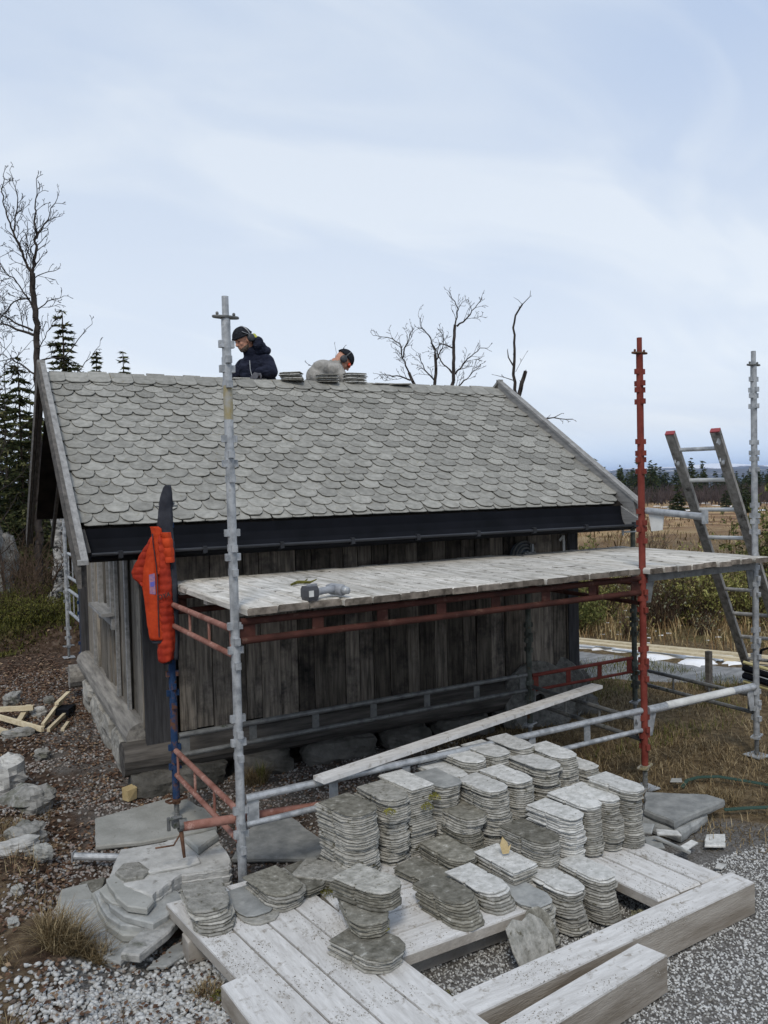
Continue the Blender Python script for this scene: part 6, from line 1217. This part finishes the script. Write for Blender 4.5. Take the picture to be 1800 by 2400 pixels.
def grow(S, p, d, L, r, lvl, rnd, spread=.75, gravity=-.02, wob=.28, kids=(4, 7), step=None, tips=1.0):
    tips = max(tips, 1.35)
    n = max(3, int(L/(step or .11))); st = L/n; p = Vector(p); d = Vector(d).normalized(); pts = [p.copy()]; r0 = r
    for i in range(n):
        d = (d+Vector((rnd.gauss(0, wob), rnd.gauss(0, wob), rnd.gauss(0, wob)-gravity))*.45).normalized(); q = p+d*st; r1 = r*(1-.75*(i+1)/n); S.append((tuple(p), tuple(q), max(r0, .0035*tips), max(r1, .003*tips))); r0 = r1; p = q; pts.append(p.copy())
        if lvl > 0 and i >= 1 and rnd.random() < (.80 if lvl > 1 else .95):
            ax = d.cross(Vector((rnd.gauss(0, 1), rnd.gauss(0, 1), rnd.gauss(0, 1)))).normalized(); cd_ = (d*math.cos(spread)+ax*math.sin(spread)).normalized(); cd_.z += .12
            grow(S, p, cd_, L*rnd.uniform(.30, .55)*(1-.4*i/n), r*.5*(1-.5*i/n), lvl-1, rnd, spread, gravity, wob, kids, step, tips)
def limb(S, pts, r0, r1, rnd, lvl=2, tw=.5, dens=1.0, step=.12, spread=.8, tips=1.0, sub=True):
    """hand-placed main limb with random side twigs"""
    P = [Vector(p) for p in pts]; Q = [P[0]]
    for a, b in zip(P, P[1:]):
        n = max(1, int((b-a).length/step))
        for k in range(n): c = a.lerp(b, (k+1)/n); j = .012 if k < n-1 else 0; Q.append(c+Vector((rnd.gauss(0, j), rnd.gauss(0, j), rnd.gauss(0, j))))
    N_ = len(Q)-1
    for i in range(N_):
        f0 = i/N_; f1 = (i+1)/N_; ra = r0+(r1-r0)*f0; rb = r0+(r1-r0)*f1; S.append((tuple(Q[i]), tuple(Q[i+1]), ra, rb))
        if sub and rnd.random() < dens*.6+.3:
            d = (Q[i+1]-Q[i]).normalized(); ax = d.cross(Vector((rnd.gauss(0, 1), rnd.gauss(0, 1), rnd.gauss(0, .6)))).normalized(); cd_ = (d*math.cos(spread)+ax*math.sin(spread)); cd_.z += .15
            grow(S, Q[i+1], cd_, tw*rnd.uniform(.5, 1.1)*(1-.62*f1), rb*.38, lvl, rnd, spread, -.03, .26, step=step*.8, tips=tips)
def tree_from(name, trunkS, crownS, label, cat, loc, group=None, mats=(None, None), leaves=None):
    t = thing(name, label, cat, loc, 0, group); off = np.array(loc)
    V, F = seg_mesh(trunkS, 8); np_mesh('trunk', V-off, F, mats[0] or bark, None, None, t, True)
    if crownS: V, F = seg_mesh(crownS, 4); np_mesh('branches', V-off, F, mats[1] or bark, None, None, t)
    if leaves is not None: np_mesh('foliage', leaves[0], leaves[1], leaves[2], None, None, t)
    return t
R_ = random.Random(8)
# big bare birch at the left
Tk = []; Cr = []
limb(Tk, [(.48,11.97,.3),(.57,11.92,3.45),(.59,11.91,4.56),(.6,11.9,5.15),(.6,11.9,5.54),(.56,11.93,5.93),(.57,11.92,6.22)], .075, .05, R_, sub=False)
for pts, r0, tw in (([(.57,11.92,6.22),(.64,11.88,6.6),(.65,11.88,6.99),(.66,11.87,7.47),(.71,11.84,7.95)], .032, .42), ([(.57,11.92,6.22),(.48,11.98,6.41),(.34,12.05,6.82),(.2,12.13,7.29),(.14,12.17,7.68),(.2,12.14,8.06)], .030, .42),
    ([(.31,12.07,6.98),(.35,12.05,7.29),(.39,12.03,7.57),(.32,12.06,7.86),(.28,12.09,8.06)], .016, .30), ([(.66,11.87,6.83),(.88,11.74,7.27),(.97,11.69,7.46),(1.04,11.65,7.67)], .016, .32),
    ([(.55,11.93,5.11),(.28,12.09,5.22),(.03,12.23,5.32),(-.3,12.4,5.6)], .028, .65), ([(.62,11.89,5.56),(.79,11.79,5.71),(1.05,11.65,5.8)], .012, .35), ([(.52,11.95,5.77),(.27,12.1,5.72),(.04,12.23,5.42),(-.3,12.4,5.5)], .018, .55),
    ([(.59,11.91,6.12),(.74,11.82,6.21),(.98,11.69,6.28)], .010, .30), ([(.54,11.94,5.19),(.25,12.1,5.35),(.04,12.23,5.5),(-.2,12.3,5.9)], .022, .65), ([(.55,11.93,4.4),(.2,12.1,4.7),(-.2,12.3,4.6)], .018, .6), ([(.55,11.93,5.6),(.35,12.0,6.0),(.1,12.1,6.3),(-.05,12.2,6.8)], .018, .5),
    ([(.59,11.9,4.8),(.8,11.8,5.2),(.95,11.7,5.45)], .010, .35), ([(.57,11.9,6.2),(.5,11.95,6.8),(.52,12,7.2)], .012, .35)):
    limb(Cr, pts, r0, .005, R_, 2, tw*1.25, 1, .075)
tree_from('birch_tree', Tk, Cr, 'tall bare birch with dark forked trunk behind the left gable', 'tree', (.48, 11.97, .3))
# second birch reaching behind the spruce
Tk = []; Cr = []; limb(Tk, [(.95,11.7,.2),(.80,11.8,3.2),(.62,11.89,4.64)], .035, .02, R_, sub=False); limb(Cr, [(.62,11.89,4.64),(1.03,11.66,4.71),(1.25,11.53,5.01),(1.48,11.4,5.28)], .016, .004, R_, 2, .45, .9, .1); limb(Cr, [(.75,11.8,3.6),(1.0,11.66,4.1),(1.35,11.5,4.6),(1.6,11.4,4.9)], .014, .004, R_, 2, .4, .9, .1)
tree_from('birch_tree', Tk, Cr, 'thin bare birch arching right behind the gable peak', 'tree', (.95, 11.7, .2))
# cluster of three bare birches over the ridge
for nm, tr_, br, base in (('tallest bare birch right of the bending man, upright trunk', [(9.92,12.32,-.1),(9.98,12.28,4.43),(10.02,12.26,5.02),(10.03,12.25,5.54),(10.07,12.23,6.06)], ([(10.07,12.23,6.06),(10.15,12.19,6.43),(9.94,12.3,6.88)], [(10.05,12.24,4.87),(10.32,12.09,5.24),(10.58,11.94,5.49),(10.74,11.84,5.48)], [(10.11,12.21,6.02),(10.4,12.04,6.31),(10.64,11.91,6.67)], [(10.03,12.25,5.5),(9.74,12.42,5.62),(9.64,12.48,5.33)], [(10.0,12.27,4.5),(10.3,12.1,4.75),(10.6,11.95,5.1)], [(9.98,12.27,4.9),(9.75,12.4,5.2),(9.6,12.5,5.6)]), (9.92,12.32,-.1)),
    ('middle bare birch of the three above the ridge, slender', [(9.49,12.57,-.1),(9.62,12.49,4.46),(9.65,12.47,5.03),(9.64,12.48,5.37)], ([(9.64,12.48,5.37),(9.52,12.55,5.82),(9.36,12.64,6.0),(9.3,12.67,6.3)], [(9.63,12.48,4.7),(9.4,12.6,5.0),(9.3,12.7,5.4)], [(9.64,12.48,5.2),(9.8,12.4,5.5),(9.85,12.4,5.9)]), (9.49,12.57,-.1)),
    ('left-leaning bare birch nearest the stacked slates on the ridge', [(9.9,12.35,-.1),(9.27,12.69,4.47),(9.08,12.8,4.94)], ([(9.08,12.8,4.94),(8.96,12.87,5.27),(8.9,12.9,5.65),(8.65,13.05,5.8),(8.35,13.22,5.85)], [(8.98,12.86,5.31),(9.0,12.85,5.53),(9.1,12.79,5.75),(9.18,12.74,6.01)], [(9.11,12.78,4.75),(8.82,12.95,4.87),(8.43,13.17,4.92)]), (9.9,12.35,-.1))):
    Tk = []; Cr = []; limb(Tk, tr_, .075, .035, R_, sub=False)
    for pts in br: limb(Cr, pts, .024, .006, R_, 2, .55, 1, .085, tips=1.4)
    tree_from('birch_tree', Tk, Cr, nm, 'tree', base, 'bare birches beyond the roof')
Tk = []; Cr = []; limb(Tk, [(9.53,9.08,-.1),(9.47,9.12,3.81),(9.38,9.17,4.13),(9.37,9.17,4.58),(9.39,9.16,4.96),(9.37,9.17,5.4),(9.42,9.15,5.65),(9.54,9.07,5.87)], .085, .016, R_, 1, .12, .5)
limb(Tk, [(9.42,9.15,3.91),(9.51,9.1,4.26),(9.58,9.05,4.51)], .05, .04, R_, 1, .10, .9); limb(Cr, [(9.54,9.07,5.87),(9.68,8.99,6.03),(9.69,8.98,6.15)], .010, .004, R_, 1, .12, .6); limb(Cr, [(9.54,9.07,5.87),(9.46,9.1,5.96),(9.38,9.15,6.02)], .008, .003, R_, 0, .1, .2)
limb(Cr, [(9.37,9.17,4.32),(9.2,9.27,4.39),(9.01,9.38,4.45)], .012, .004, R_, 1, .15, .7); limb(Cr, [(9.36,9.18,4.63),(9.28,9.23,4.8),(9.26,9.23,4.95)], .02, .008, R_, 1, .08, .5); limb(Cr, [(9.40,9.15,4.5),(9.5,9.1,4.7),(9.62,9.05,4.9)], .006, .003, R_, 1, .1, .3)
limb(Cr, [(9.50,9.1,3.7),(9.83,8.91,3.55),(10.07,8.77,3.54),(10.41,8.58,3.5)], .020, .008, R_, 1, .18, .5); limb(Cr, [(9.6,9.03,3.36),(9.8,8.93,3.44),(9.94,8.85,3.52),(10.07,8.77,3.54),(10.21,8.69,3.62)], .022, .006, R_, 1, .15, .4)
tree_from('dead_tree', Tk, Cr, 'broken dead birch with few stubs rising behind the right gable peak', 'tree', (9.53, 9.08, -.1))
Tk = []; Cr = []; limb(Tk, [(4.72,8.38,.1),(4.74,8.37,3.97)], .03, .015, R_, sub=False); limb(Cr, [(4.74,8.37,3.97),(4.73,8.38,4.15),(4.55,8.48,4.28),(4.42,8.56,4.33)], .013, .004, R_, 1, .16, .9, .08); limb(Cr, [(4.73,8.38,4.12),(4.80,8.33,4.25),(4.84,8.3,4.42)], .010, .004, R_, 1, .14, .9, .08); limb(Cr, [(4.74,8.37,4.0),(4.9,8.3,4.45),(5.0,8.25,4.62)], .008, .004, R_, 1, .12, .5, .08); limb(Cr, [(4.74,8.37,4.05),(4.85,8.3,4.5),(4.82,8.3,4.65)], .006, .003, R_, 0, .1, .1)
tree_from('sapling', Tk, Cr, 'small bare sapling top showing between the two men', 'tree', (4.72, 8.38, .1))

def spruce(H, R0, n_wh, nb, nspray, seed, sz=.08, droop=.25, openness=0.0, base=.06):
    r = np.random.default_rng(seed); V = []; S = [((0, 0, 0), (0, 0, H*.98), .011*H, .002*H)]
    for k in range(n_wh):
        f = base+(1-base)*(k+r.random()*.5)/n_wh; z = H*f; R1 = R0*(1-f)**.85*r.uniform(.72, 1.15)+.03
        for j in range(max(3, int(nb*(1-f*.5)))):
            if r.random() < openness: continue
            a = r.uniform(0, 2*PI); L = R1*r.uniform(.6, 1.12); dx, dy = math.cos(a), math.sin(a); tipz = z-droop*L+.10*L; midz = z-droop*L*.8
            S.append(((0, 0, z), (dx*L*.9, dy*L*.9, midz), .004*H*.35+.002, .002))
            ns = max(3, int(nspray*L/R0)); u = r.uniform(.0, 1, ns)**.85; px_ = dx*L*u; py_ = dy*L*u; pz = z+(midz-z)*np.minimum(u*1.2, 1)+(tipz-midz)*np.maximum(u-.8, 0)*5*.3
            P = np.stack([px_, py_, pz], 1)+r.normal(0, .035*L+.012, (ns, 3))*[1, 1, .55]; s = sz*r.uniform(.5, 1.3, ns)[:, None]
            out = np.stack([dx+r.normal(0, .5, ns), dy+r.normal(0, .5, ns), r.normal(-.15, .3, ns)], 1); out /= np.linalg.norm(out, axis=1, keepdims=True); sd = np.cross(out, r.normal(0, 1, (ns, 3))); sd /= np.linalg.norm(sd, axis=1, keepdims=True)
            V.append(np.stack([P-sd*s*.22, P+sd*s*.22, P+out*s], 1))
    V = np.concatenate(V).reshape(-1, 3); F = np.arange(len(V)).reshape(-1, 3); return S, V, F
def spruce_tree(x, y, z, args, label, group=None, mat=None):
    S, V, F = spruce(*args[0], **args[1]); loc = (x, y, z); t = thing('spruce_tree', label, 'tree', loc, 0, group)
    SV, SF = seg_mesh(S, 5); np_mesh('trunk', SV, SF, barks, None, None, t); np_mesh('crown', V, F, mat or M['needle'], None, None, t); return t
spruce_tree(1.68, 15.9, .4, ((6.1, 1.35, 40, 11, 110, 1), dict(sz=.13, droop=.22, openness=.2)), 'ragged dark spruce behind the left end of the ridge')
spruce_tree(3.72, 22.8, .1, ((6.6, .95, 44, 10, 120, 2), dict(sz=.15)), 'narrow spruce tip above the ridge, left one of two', 'spruce tips above the ridge')
spruce_tree(5.37, 26.46, -.1, ((7.5, 1.1, 40, 9, 100, 3), dict(sz=.17)), 'narrow spruce tip above the ridge, right one of two', 'spruce tips above the ridge')
spruce_tree(.42, 13.3, .4, ((4.6, 1.2, 30, 11, 100, 4), dict(sz=.12, openness=.2)), 'dark spruce low beside the birch trunk behind the gable')
spruce_tree(-1.0, 14.5, .4, ((4.0, 1.4, 30, 11, 100, 5), dict(sz=.12, openness=.2)), 'dark spruce cut by the left edge')
spruce_tree(12.79, 15.28, -.2, ((5.25, .9, 26, 9, 60, 6), dict(sz=.13)), 'small pine top poking over the ridge beside the birch', None, M['juniper'])
spruce_tree(16.0, 56, -.5, ((9.8, 1.4, 24, 7, 30, 7), dict(sz=.3, openness=.2)), 'tiny far spruce tip above the ridge near the tall post')
for i, (x, y, h) in enumerate(((-1.5, 19, 5.2), (.1, 20, 4.6), (1.6, 21.5, 4.2), (-.6, 24, 6.0), (2.6, 19.5, 4.0), (1.0, 25, 6.0))):
    spruce_tree(x, y, .3, ((h, 1.5+.1*i, 32, 10, 110, 20+i), dict(sz=.18)), 'dark spruce in the wood left of the cabin', 'spruces in the wood left of the cabin')
# slim bare birches filling the left edge
R_ = random.Random(15)
for i, (x, y, h) in enumerate(((-.55, 12.6, 5.6), (-.2, 13.4, 4.6), (.15, 14.2, 4.9), (1.1, 13.6, 4.2), (.2, 16, 4.6), (1.6, 14.5, 3.7), (-.05, 12.2, 3.8), (.6, 14.8, 4.4), (-.4, 15.0, 5.2), (.9, 12.9, 3.6))):
    Tk = []; Cr = []; lx = R_.uniform(-.3, .3); limb(Tk, [(x, y, .2), (x+lx*.5, y, h*.5), (x+lx, y+.1, h)], .032, .008, R_, sub=False)
    for k in range(11): f = .25+.07*k; b = Vector((x+lx*f, y, .2+h*f)); a = R_.uniform(0, 2*PI); e_ = b+Vector((math.cos(a), math.sin(a), .9))*h*.17*(1.2-f*.6); limb(Cr, [b, b.lerp(e_, .5)+Vector((0,0,-.05)), e_], .010, .004, R_, 2, .38, .9, .13)
    tree_from('birch_tree', Tk, Cr, 'slim bare birch in the thicket at the left edge', 'tree', (x, y, .2), 'slim bare birches at the left edge')
# white birch trunk under the eave
Tk = []; Cr = []; limb(Tk, [(.35, 9.62, .45), (.50, 9.64, .8), (.50, 9.66, 1.5), (.46, 9.7, 2.3), (.40, 9.7, 2.9)], .085, .06, R_, sub=False); limb(Tk, [(.62, 9.6, .45), (.60, 9.62, 1.0), (.58, 9.66, 1.6), (.57, 9.7, 2.6)], .05, .04, R_, sub=False)
for k in range(6): limb(Cr, [(.4, 9.65, .6+.05*k), (.15+.1*k, 9.4, .8+.1*k), (-.1+.15*k, 9.2, .7+.2*k)], .012, .004, R_, 1, .3, .7)
tree_from('birch_tree', Tk, Cr, 'white-barked birch trunk seen under the left eave', 'tree', (.35, 9.62, .45), None, (barkw, twigm))
def bush(name, x, y, h, r, ns, nl, label, leafmat=None, twm=None, leaf=.03, group=None, seed=0, lean=.5, cat='bush'):
    rr = random.Random(seed); rn = np.random.default_rng(seed); S = []; z0 = hz(x, y); ends = []
    for k in range(ns):
        a = rr.uniform(0, 2*PI); q = r*.35*math.sqrt(rr.random()); b = Vector((q*math.cos(a), q*math.sin(a), -.02)); ln = rr.uniform(.15, lean); L = h*rr.uniform(.55, 1.05); n = 5; p = b; d = Vector((math.cos(a)*ln, math.sin(a)*ln, 1)).normalized()
        for i in range(n):
            d = (d+Vector((rr.gauss(0, .16), rr.gauss(0, .16), 0))).normalized(); qn = p+d*L/n; S.append((tuple(p), tuple(qn), .0065*(1-i/n)+.002, .0065*(1-(i+1)/n)+.002)); p = qn; ends.append(p.copy())
            if i > 0:
                d2 = (d+Vector((rr.gauss(0, .6), rr.gauss(0, .6), rr.gauss(.1, .3)))).normalized(); e_ = p+d2*L*.22; S.append((tuple(p), tuple(e_), .003, .0018)); ends.append(e_)
    t = thing(name, label, cat, (x, y, z0), 0, group); V, F = seg_mesh(S, 4); np_mesh('stems', V, F, twm or twigm, None, None, t)
    if nl:
        E_ = np.array([tuple(e) for e in ends]); P = E_[rn.integers(0, len(E_), nl)]+rn.normal(0, .045*max(r, .4), (nl, 3)); P[:, 2] = np.abs(P[:, 2]); s = leaf*rn.uniform(.5, 1.3, (nl, 1)); o_ = rn.normal(0, 1, (nl, 3))+[0, 0, .6]; o_ /= np.linalg.norm(o_, axis=1, keepdims=True); sd = np.cross(o_, rn.normal(0, 1, (nl, 3))); sd /= np.linalg.norm(sd, axis=1, keepdims=True)
        V = np.stack([P-sd*s*.25, P+sd*s*.25, P+o_*s], 1).reshape(-1, 3); np_mesh('foliage', V, np.arange(len(V)).reshape(-1, 3), leafmat or M['willow_leaf'], None, None, t)
    return t
BR = 'bushes beyond the path at the right'
bush('willow_bush', 8.9, 4.35, .98, .8, 110, 4200, 'tall yellow-green willow bush right behind the small deck', M['willow_leaf'], None, .055, BR, 1)
bush('willow_bush', 9.6, 3.9, .80, .7, 90, 2600, 'yellow-green willow bush beside the ladder', M['willow_leaf'], None, .055, BR, 2)
bush('willow_bush', 8.3, 4.5, .90, .6, 130, 700, 'brown leafless willow bush just right of the red post', M['pale_leaf'], None, .045, BR, 3)
bush('willow_bush', 8.0, 5.5, .95, .6, 60, 2600, 'pale green bush behind the joint of the two decks', M['willow_leaf'], None, .05, BR, 4)
bush('juniper_bush', 7.1, 5.1, .62, .6, 60, 5200, 'dark green low juniper right of the cabin corner', M['juniper'], None, .05, BR, 5, .9)
bush('juniper_bush', 7.5, 6.6, 1.0, .7, 60, 5200, 'dark green juniper mound behind the cabin corner', M['juniper'], None, .06, BR, 6, .9)
bush('juniper_bush', 8.6, 7.6, 1.2, .8, 60, 5200, 'dark juniper higher up behind the gutter end', M['juniper'], None, .07, BR, 7, .9)
bush('willow_bush', 10.9, 5.2, .9, .8, 80, 2600, 'yellow-green bush behind the ladder rungs', M['willow_leaf'], None, .06, BR, 8)
bush('spruce_bush', 11.35, 4.55, 1.7, .55, 60, 6500, 'young green spruce cut by the right edge', M['juniper'], None, .07, BR, 9, .35)
for i, (x, y, h) in enumerate(((7.4, 4.2, .5), (8.3, 3.7, .4), (9.4, 3.2, .5), (10.3, 3.9, .7), (6.9, 5.8, .8), (9.5, 6.3, .9), (10.5, 7.6, 1.0), (12.3, 8.0, 1.3), (13.5, 9.5, 1.4), (12.0, 6.8, 1.0))):
    bush('twig_bush', x, y, h*.8, .35, 34, 160, ('bare twiggy shrub among the grass right of the cabin' if i < 5 else 'taller bare twiggy shrub on the moor edge'), M['pale_leaf'] if i % 2 else M['willow_leaf'], None, .035, 'twiggy shrubs right' if i < 5 else 'taller shrubs on the moor edge', 30+i)
BL = 'bare shrubs on the terrace at the left'
for i, (x, y, h, lb) in enumerate(((-.15, 10.6, 1.3, 'leafless shrub at the left edge of the terrace'), (.15, 9.9, 1.1, 'leafless shrub in front of the white birch'), (.55, 10.8, 1.2, 'leafless shrub right of the white birch'), (-.6, 11.4, 1.4, 'leafless shrub beside the tall boulder'), (.25, 12.5, 1.6, 'leafless shrub behind the terrace shrubs'))):
    bush('bare_shrub', x, y, h, .5, 30, 0, lb, None, twigm, .03, BL, 50+i, .9)
for i, (x, y, r, lb) in enumerate(((-.6, 9.3, .9, 'low green heather mound at the left edge'), (.2, 9.0, .8, 'low green heather mound in front of the birch'), (.9, 9.1, .7, 'low green heather mound behind the grey post'), (-1.2, 10.3, 1.0, 'green heather mound farther left'), (.3, 10.4, .9, 'green heather mound farther back'))):
    bush('heather_mound', x, y, .30, r, 110, 9000, lb, M['heather'], None, .032, 'heather mounds on the terrace', 70+i, 2.2, 'heather')
# far shrubs and scattered trees on the moor
FS = []
for k in range(4):
    S, V, F = spruce(5.6, 1.3, 20, 8, 22, 90+k, sz=.5, droop=.3, base=.04); SV, SF = seg_mesh(S[:1], 5)
    t = thing('spruce_tree', 'dark spruce in the forest edge beyond the moor', 'tree', (0, 0, 0), 0, 'spruces of the forest edge beyond the moor'); np_mesh('trunk', SV, SF, barks, None, None, t); np_mesh('crown', V, F, M['needle_far'], None, None, t); FS.append(t)
R_ = random.Random(77); used = set()
def place_far(k, x, y, s, sz_=1.0, label=None, group=None):
    o = FS[k] if k not in used else copy_tree(FS[k]); used.add(k); o.location = (x, y, hz(x, y)-.1); o.scale = (s*sz_, s*sz_, s); o.rotation_euler = (0, 0, R_.uniform(0, 6))
    if label: o['label'] = label
    if group: o['group'] = group
def inv_lt(l, t): return (-1.4758+.867*l+.498*t, -4.2015-.498*l+.867*t)
for i in range(150):
    t_ = R_.uniform(128, 215); f = R_.random(); l = (.20+.32*f)*t_; x, y = inv_lt(l, t_); dens = R_.random()
    s = R_.uniform(.55, 1.0)*(1.15 if f < .55 else .95); place_far(i % 4, x, y, s*(t_/150)**.5)
for l, t_, s in ((36.0, 140, 1.35), (43.6, 140, 1.42), (45.5, 140, 1.25), (49, 148, 1.2), (52.5, 140, 1.3), (54.5, 140, 1.2), (41, 142, 1.15)):
    x, y = inv_lt(l, t_); place_far(0, x, y, s, .8)
for i, (l, t_, s) in enumerate(((21.5, 60, .42), (19.5, 66, .35), (25.5, 58, .3), (31, 70, .4), (15.5, 52, .36), (27.5, 66, .33), (22.5, 75, .4), (34, 78, .45))):
    x, y = inv_lt(l, t_); place_far(i % 4, x, y, s, 1.5, 'small bushy spruce standing alone on the brown moor', 'small spruces scattered on the moor')
# leafless birch scrub along the forest edge: reads as one brown-grey mass
S = []; R_ = random.Random(5)
for i in range(900):
    t_ = R_.uniform(105, 150); l = R_.uniform(.18, .54)*t_; x, y = inv_lt(l, t_); z = hz(x, y); h = R_.uniform(1.2, 3.2)
    for k in range(6): a = R_.uniform(0, 2*PI); q = R_.uniform(.2, .9); S.append(((x, y, z+h*.15*k*.5), (x+math.cos(a)*q, y+math.sin(a)*q, z+h*R_.uniform(.6, 1)), .05, .02))
V, F = seg_mesh(S, 3); np_mesh('birch_scrub', V, F, noisy('scrub', (.05,.04,.038), (.12,.095,.09), 1, .95, 0, var=0), 'leafless birch scrub along the far forest edge')
# grass tussocks mid moor
P = scatter(16000, 8, 70, 5, 70, lambda x, y: sm(LT(x, y)[1], 20, 26)*(LT(x, y)[0] > 3)*sm(vn(x, y, 4, 6), .3, .7)); blades('moor_tussocks', P, rng.uniform(.15, .45, len(P)), .05, .8, M['blade_dry'], 'brown tussocks on the open moor')
P = scatter(26000, 4, 14, 1, 9, lambda x, y: (LT(x, y)[0] > 2.0)*(LT(x, y)[0] < 8.5)*sm(LT(x, y)[1]-10.6+.73*(LT(x, y)[0]-2.73), .8, 1.5)*(1-sm(LT(x, y)[1], 15, 18))*np.clip(.3+vn(x, y, .5, 4), 0, 1))
blades('tall_grass', P, rng.uniform(.12, .36, len(P)), .009, .75, M['moor_blade'], 'tall pale dead grass between the boards and the bushes')
# snow lying in small patches
def snow_patch(x, y, r, seed, kk=14, sx=1.0):
    rr = random.Random(seed); m = MB(); z = hz(x, y); P = [(x+r*sx*math.cos(2*PI*k/kk)*rr.uniform(.45, 1.2), y+r*math.sin(2*PI*k/kk)*rr.uniform(.45, 1.2)) for k in range(kk)]
    vs = [(a, b, hz(a, b)-.01) for a, b in P]+[(x+(a-x)*.75, y+(b-y)*.75, max(hz(a, b), z)+min(.022, r*.1)) for a, b in P]+[(x, y, z+min(.035, r*.16))]
    m.add(vs, [(k, (k+1) % kk, kk+(k+1) % kk, kk+k) for k in range(kk)]+[(kk+k, kk+(k+1) % kk, 2*kk) for k in range(kk)]); o = mk('snow_patch', m.mesh('snow_patch', smooth=True), M['snow']); o['kind'] = 'structure'
R_ = random.Random(3)
for i in range(46):
    l = R_.uniform(2.2, 7.5); t_ = 10.6-.73*(min(l, 4.5)-2.73)-.1*(l-4.5 if l > 4.5 else 0)+R_.uniform(.15, .8); x, y = inv_lt(l, t_); snow_patch(x, y, R_.uniform(.05, .26), i, sx=1.8)
for i in range(90): l = R_.uniform(2.6, 7); t_ = R_.uniform(11.0, 14.5); x, y = inv_lt(l, t_); snow_patch(x, y, R_.uniform(.012, .06), 100+i)
for i in range(40): l = R_.uniform(-9.5, -6.0); t_ = R_.uniform(21, 27); x, y = inv_lt(l, t_); snow_patch(x, y, R_.uniform(.15, .7), 200+i, sx=1.6)
for i in range(60): t_ = R_.uniform(45, 125); l = R_.uniform(.22, .5)*t_; x, y = inv_lt(l, t_); snow_patch(x, y, R_.uniform(.004, .012)*t_, 300+i)

# ------------------------------------------------------------------ mountains
def range_mesh(name, dist, depth, prof, seed, mat):
    az = np.radians(np.linspace(-85, 85, 420)); rr = np.linspace(0, 1, 26); A_, Rr = np.meshgrid(az, rr, indexing='ij')
    D = dist+depth*Rr; lat = D*np.sin(A_+YAW); X = CAM[0]+D*np.sin(YAW+A_); Y = CAM[1]+D*np.cos(YAW+A_)
    base = prof(np.degrees(A_)); Z = -90+(base+90)*sm(Rr, 0, .8)+(fbm(X, Y, dist*.07, 5, seed)-.5)*dist*.006*sm(Rr, .05, .5)
    V = np.stack([X, Y, Z], -1).reshape(-1, 3); n = 26; i, j = np.meshgrid(np.arange(419), np.arange(25), indexing='ij'); a = (i*n+j).ravel(); F = np.stack([a, a+1, a+n+1, a+n], 1)
    o = np_mesh(name, V, F, mat, None, 'structure', None, True); return o
_S = {}
for o in list(bpy.data.objects):
    if o.get('group') in ('slim bare birches at the left edge', 'spruces in the wood left of the cabin', 'small spruces scattered on the moor', 'twiggy shrubs right', 'taller shrubs on the moor edge'): _S.setdefault(o['group'], []).append(o)
for g_, L_ in _S.items():
    L_.sort(key=lambda o: (lambda q: q[0]/q[1])(LT(o.location.x, o.location.y)))
    for k, o in enumerate(L_): o['label'] = o['label']+', '+('leftmost of them' if k == 0 else 'rightmost of them' if k == len(L_)-1 else ordinal(k+1)+' from the left')
mm, t, b = newmat('mountain_mat'); N = t.nodes.new; L = t.links.new; tc = N('ShaderNodeTexCoord'); n1 = N('ShaderNodeTexNoise'); n1.inputs['Scale'].default_value = .004; n1.inputs['Detail'].default_value = 8; n1.inputs['Roughness'].default_value = .65; L(tc.outputs['Object'], n1.inputs[0])
sp = N('ShaderNodeSeparateXYZ'); L(tc.outputs['Object'], sp.inputs[0]); h = N('ShaderNodeMapRange'); h.inputs[1].default_value = -40; h.inputs[2].default_value = 110; h.inputs[3].default_value = -.30; h.inputs[4].default_value = .30; L(sp.outputs[2], h.inputs[0])
ad = N('ShaderNodeMath'); L(n1.outputs[0], ad.inputs[0]); L(h.outputs[0], ad.inputs[1]); r = N('ShaderNodeValToRGB'); L(ad.outputs[0], r.inputs[0]); r.color_ramp.elements[0].position = .3; r.color_ramp.elements[0].color = (.02, .028, .02, 1); r.color_ramp.elements[1].position = .64; r.color_ramp.elements[1].color = (.8, .82, .85, 1)
e = r.color_ramp.elements.new(.50); e.color = (.06, .055, .045, 1); e = r.color_ramp.elements.new(.56); e.color = (.10, .09, .08, 1); L(r.outputs[0], b.inputs['Base Color']); b.inputs['Roughness'].default_value = 1
mm2 = mm.copy(); mm2.name = 'snow_mountain_mat'
for nn in mm2.node_tree.nodes:
    if nn.type == 'MAP_RANGE': nn.inputs[1].default_value = 20; nn.inputs[2].default_value = 95
range_mesh('hills', 3400, 1700, lambda a: 33+7*np.sin(a*.33+1)+4*np.sin(a*.9), 3, mm)
range_mesh('mountains', 5600, 1900, lambda a: 80+13*np.sin(a*.42-1.2)+6*np.sin(a*1.1+2), 7, mm2)
# haze: one closed box round the whole scene
m = MB(); m.box((0, 0, 10), (19000, 19000, 270)); hm_ = bpy.data.materials.new('haze_mat'); hm_.use_nodes = True; t = hm_.node_tree; t.nodes.clear(); o_ = t.nodes.new('ShaderNodeOutputMaterial'); v = t.nodes.new('ShaderNodeVolumePrincipled')
v.inputs['Color'].default_value = (.50, .66, 1, 1); v.inputs['Density'].default_value = 9e-5; v.inputs['Anisotropy'].default_value = .1; t.links.new(v.outputs[0], o_.inputs['Volume'])
hb_ = mk('haze', m.mesh('haze'), hm_); hb_['kind'] = 'stuff'
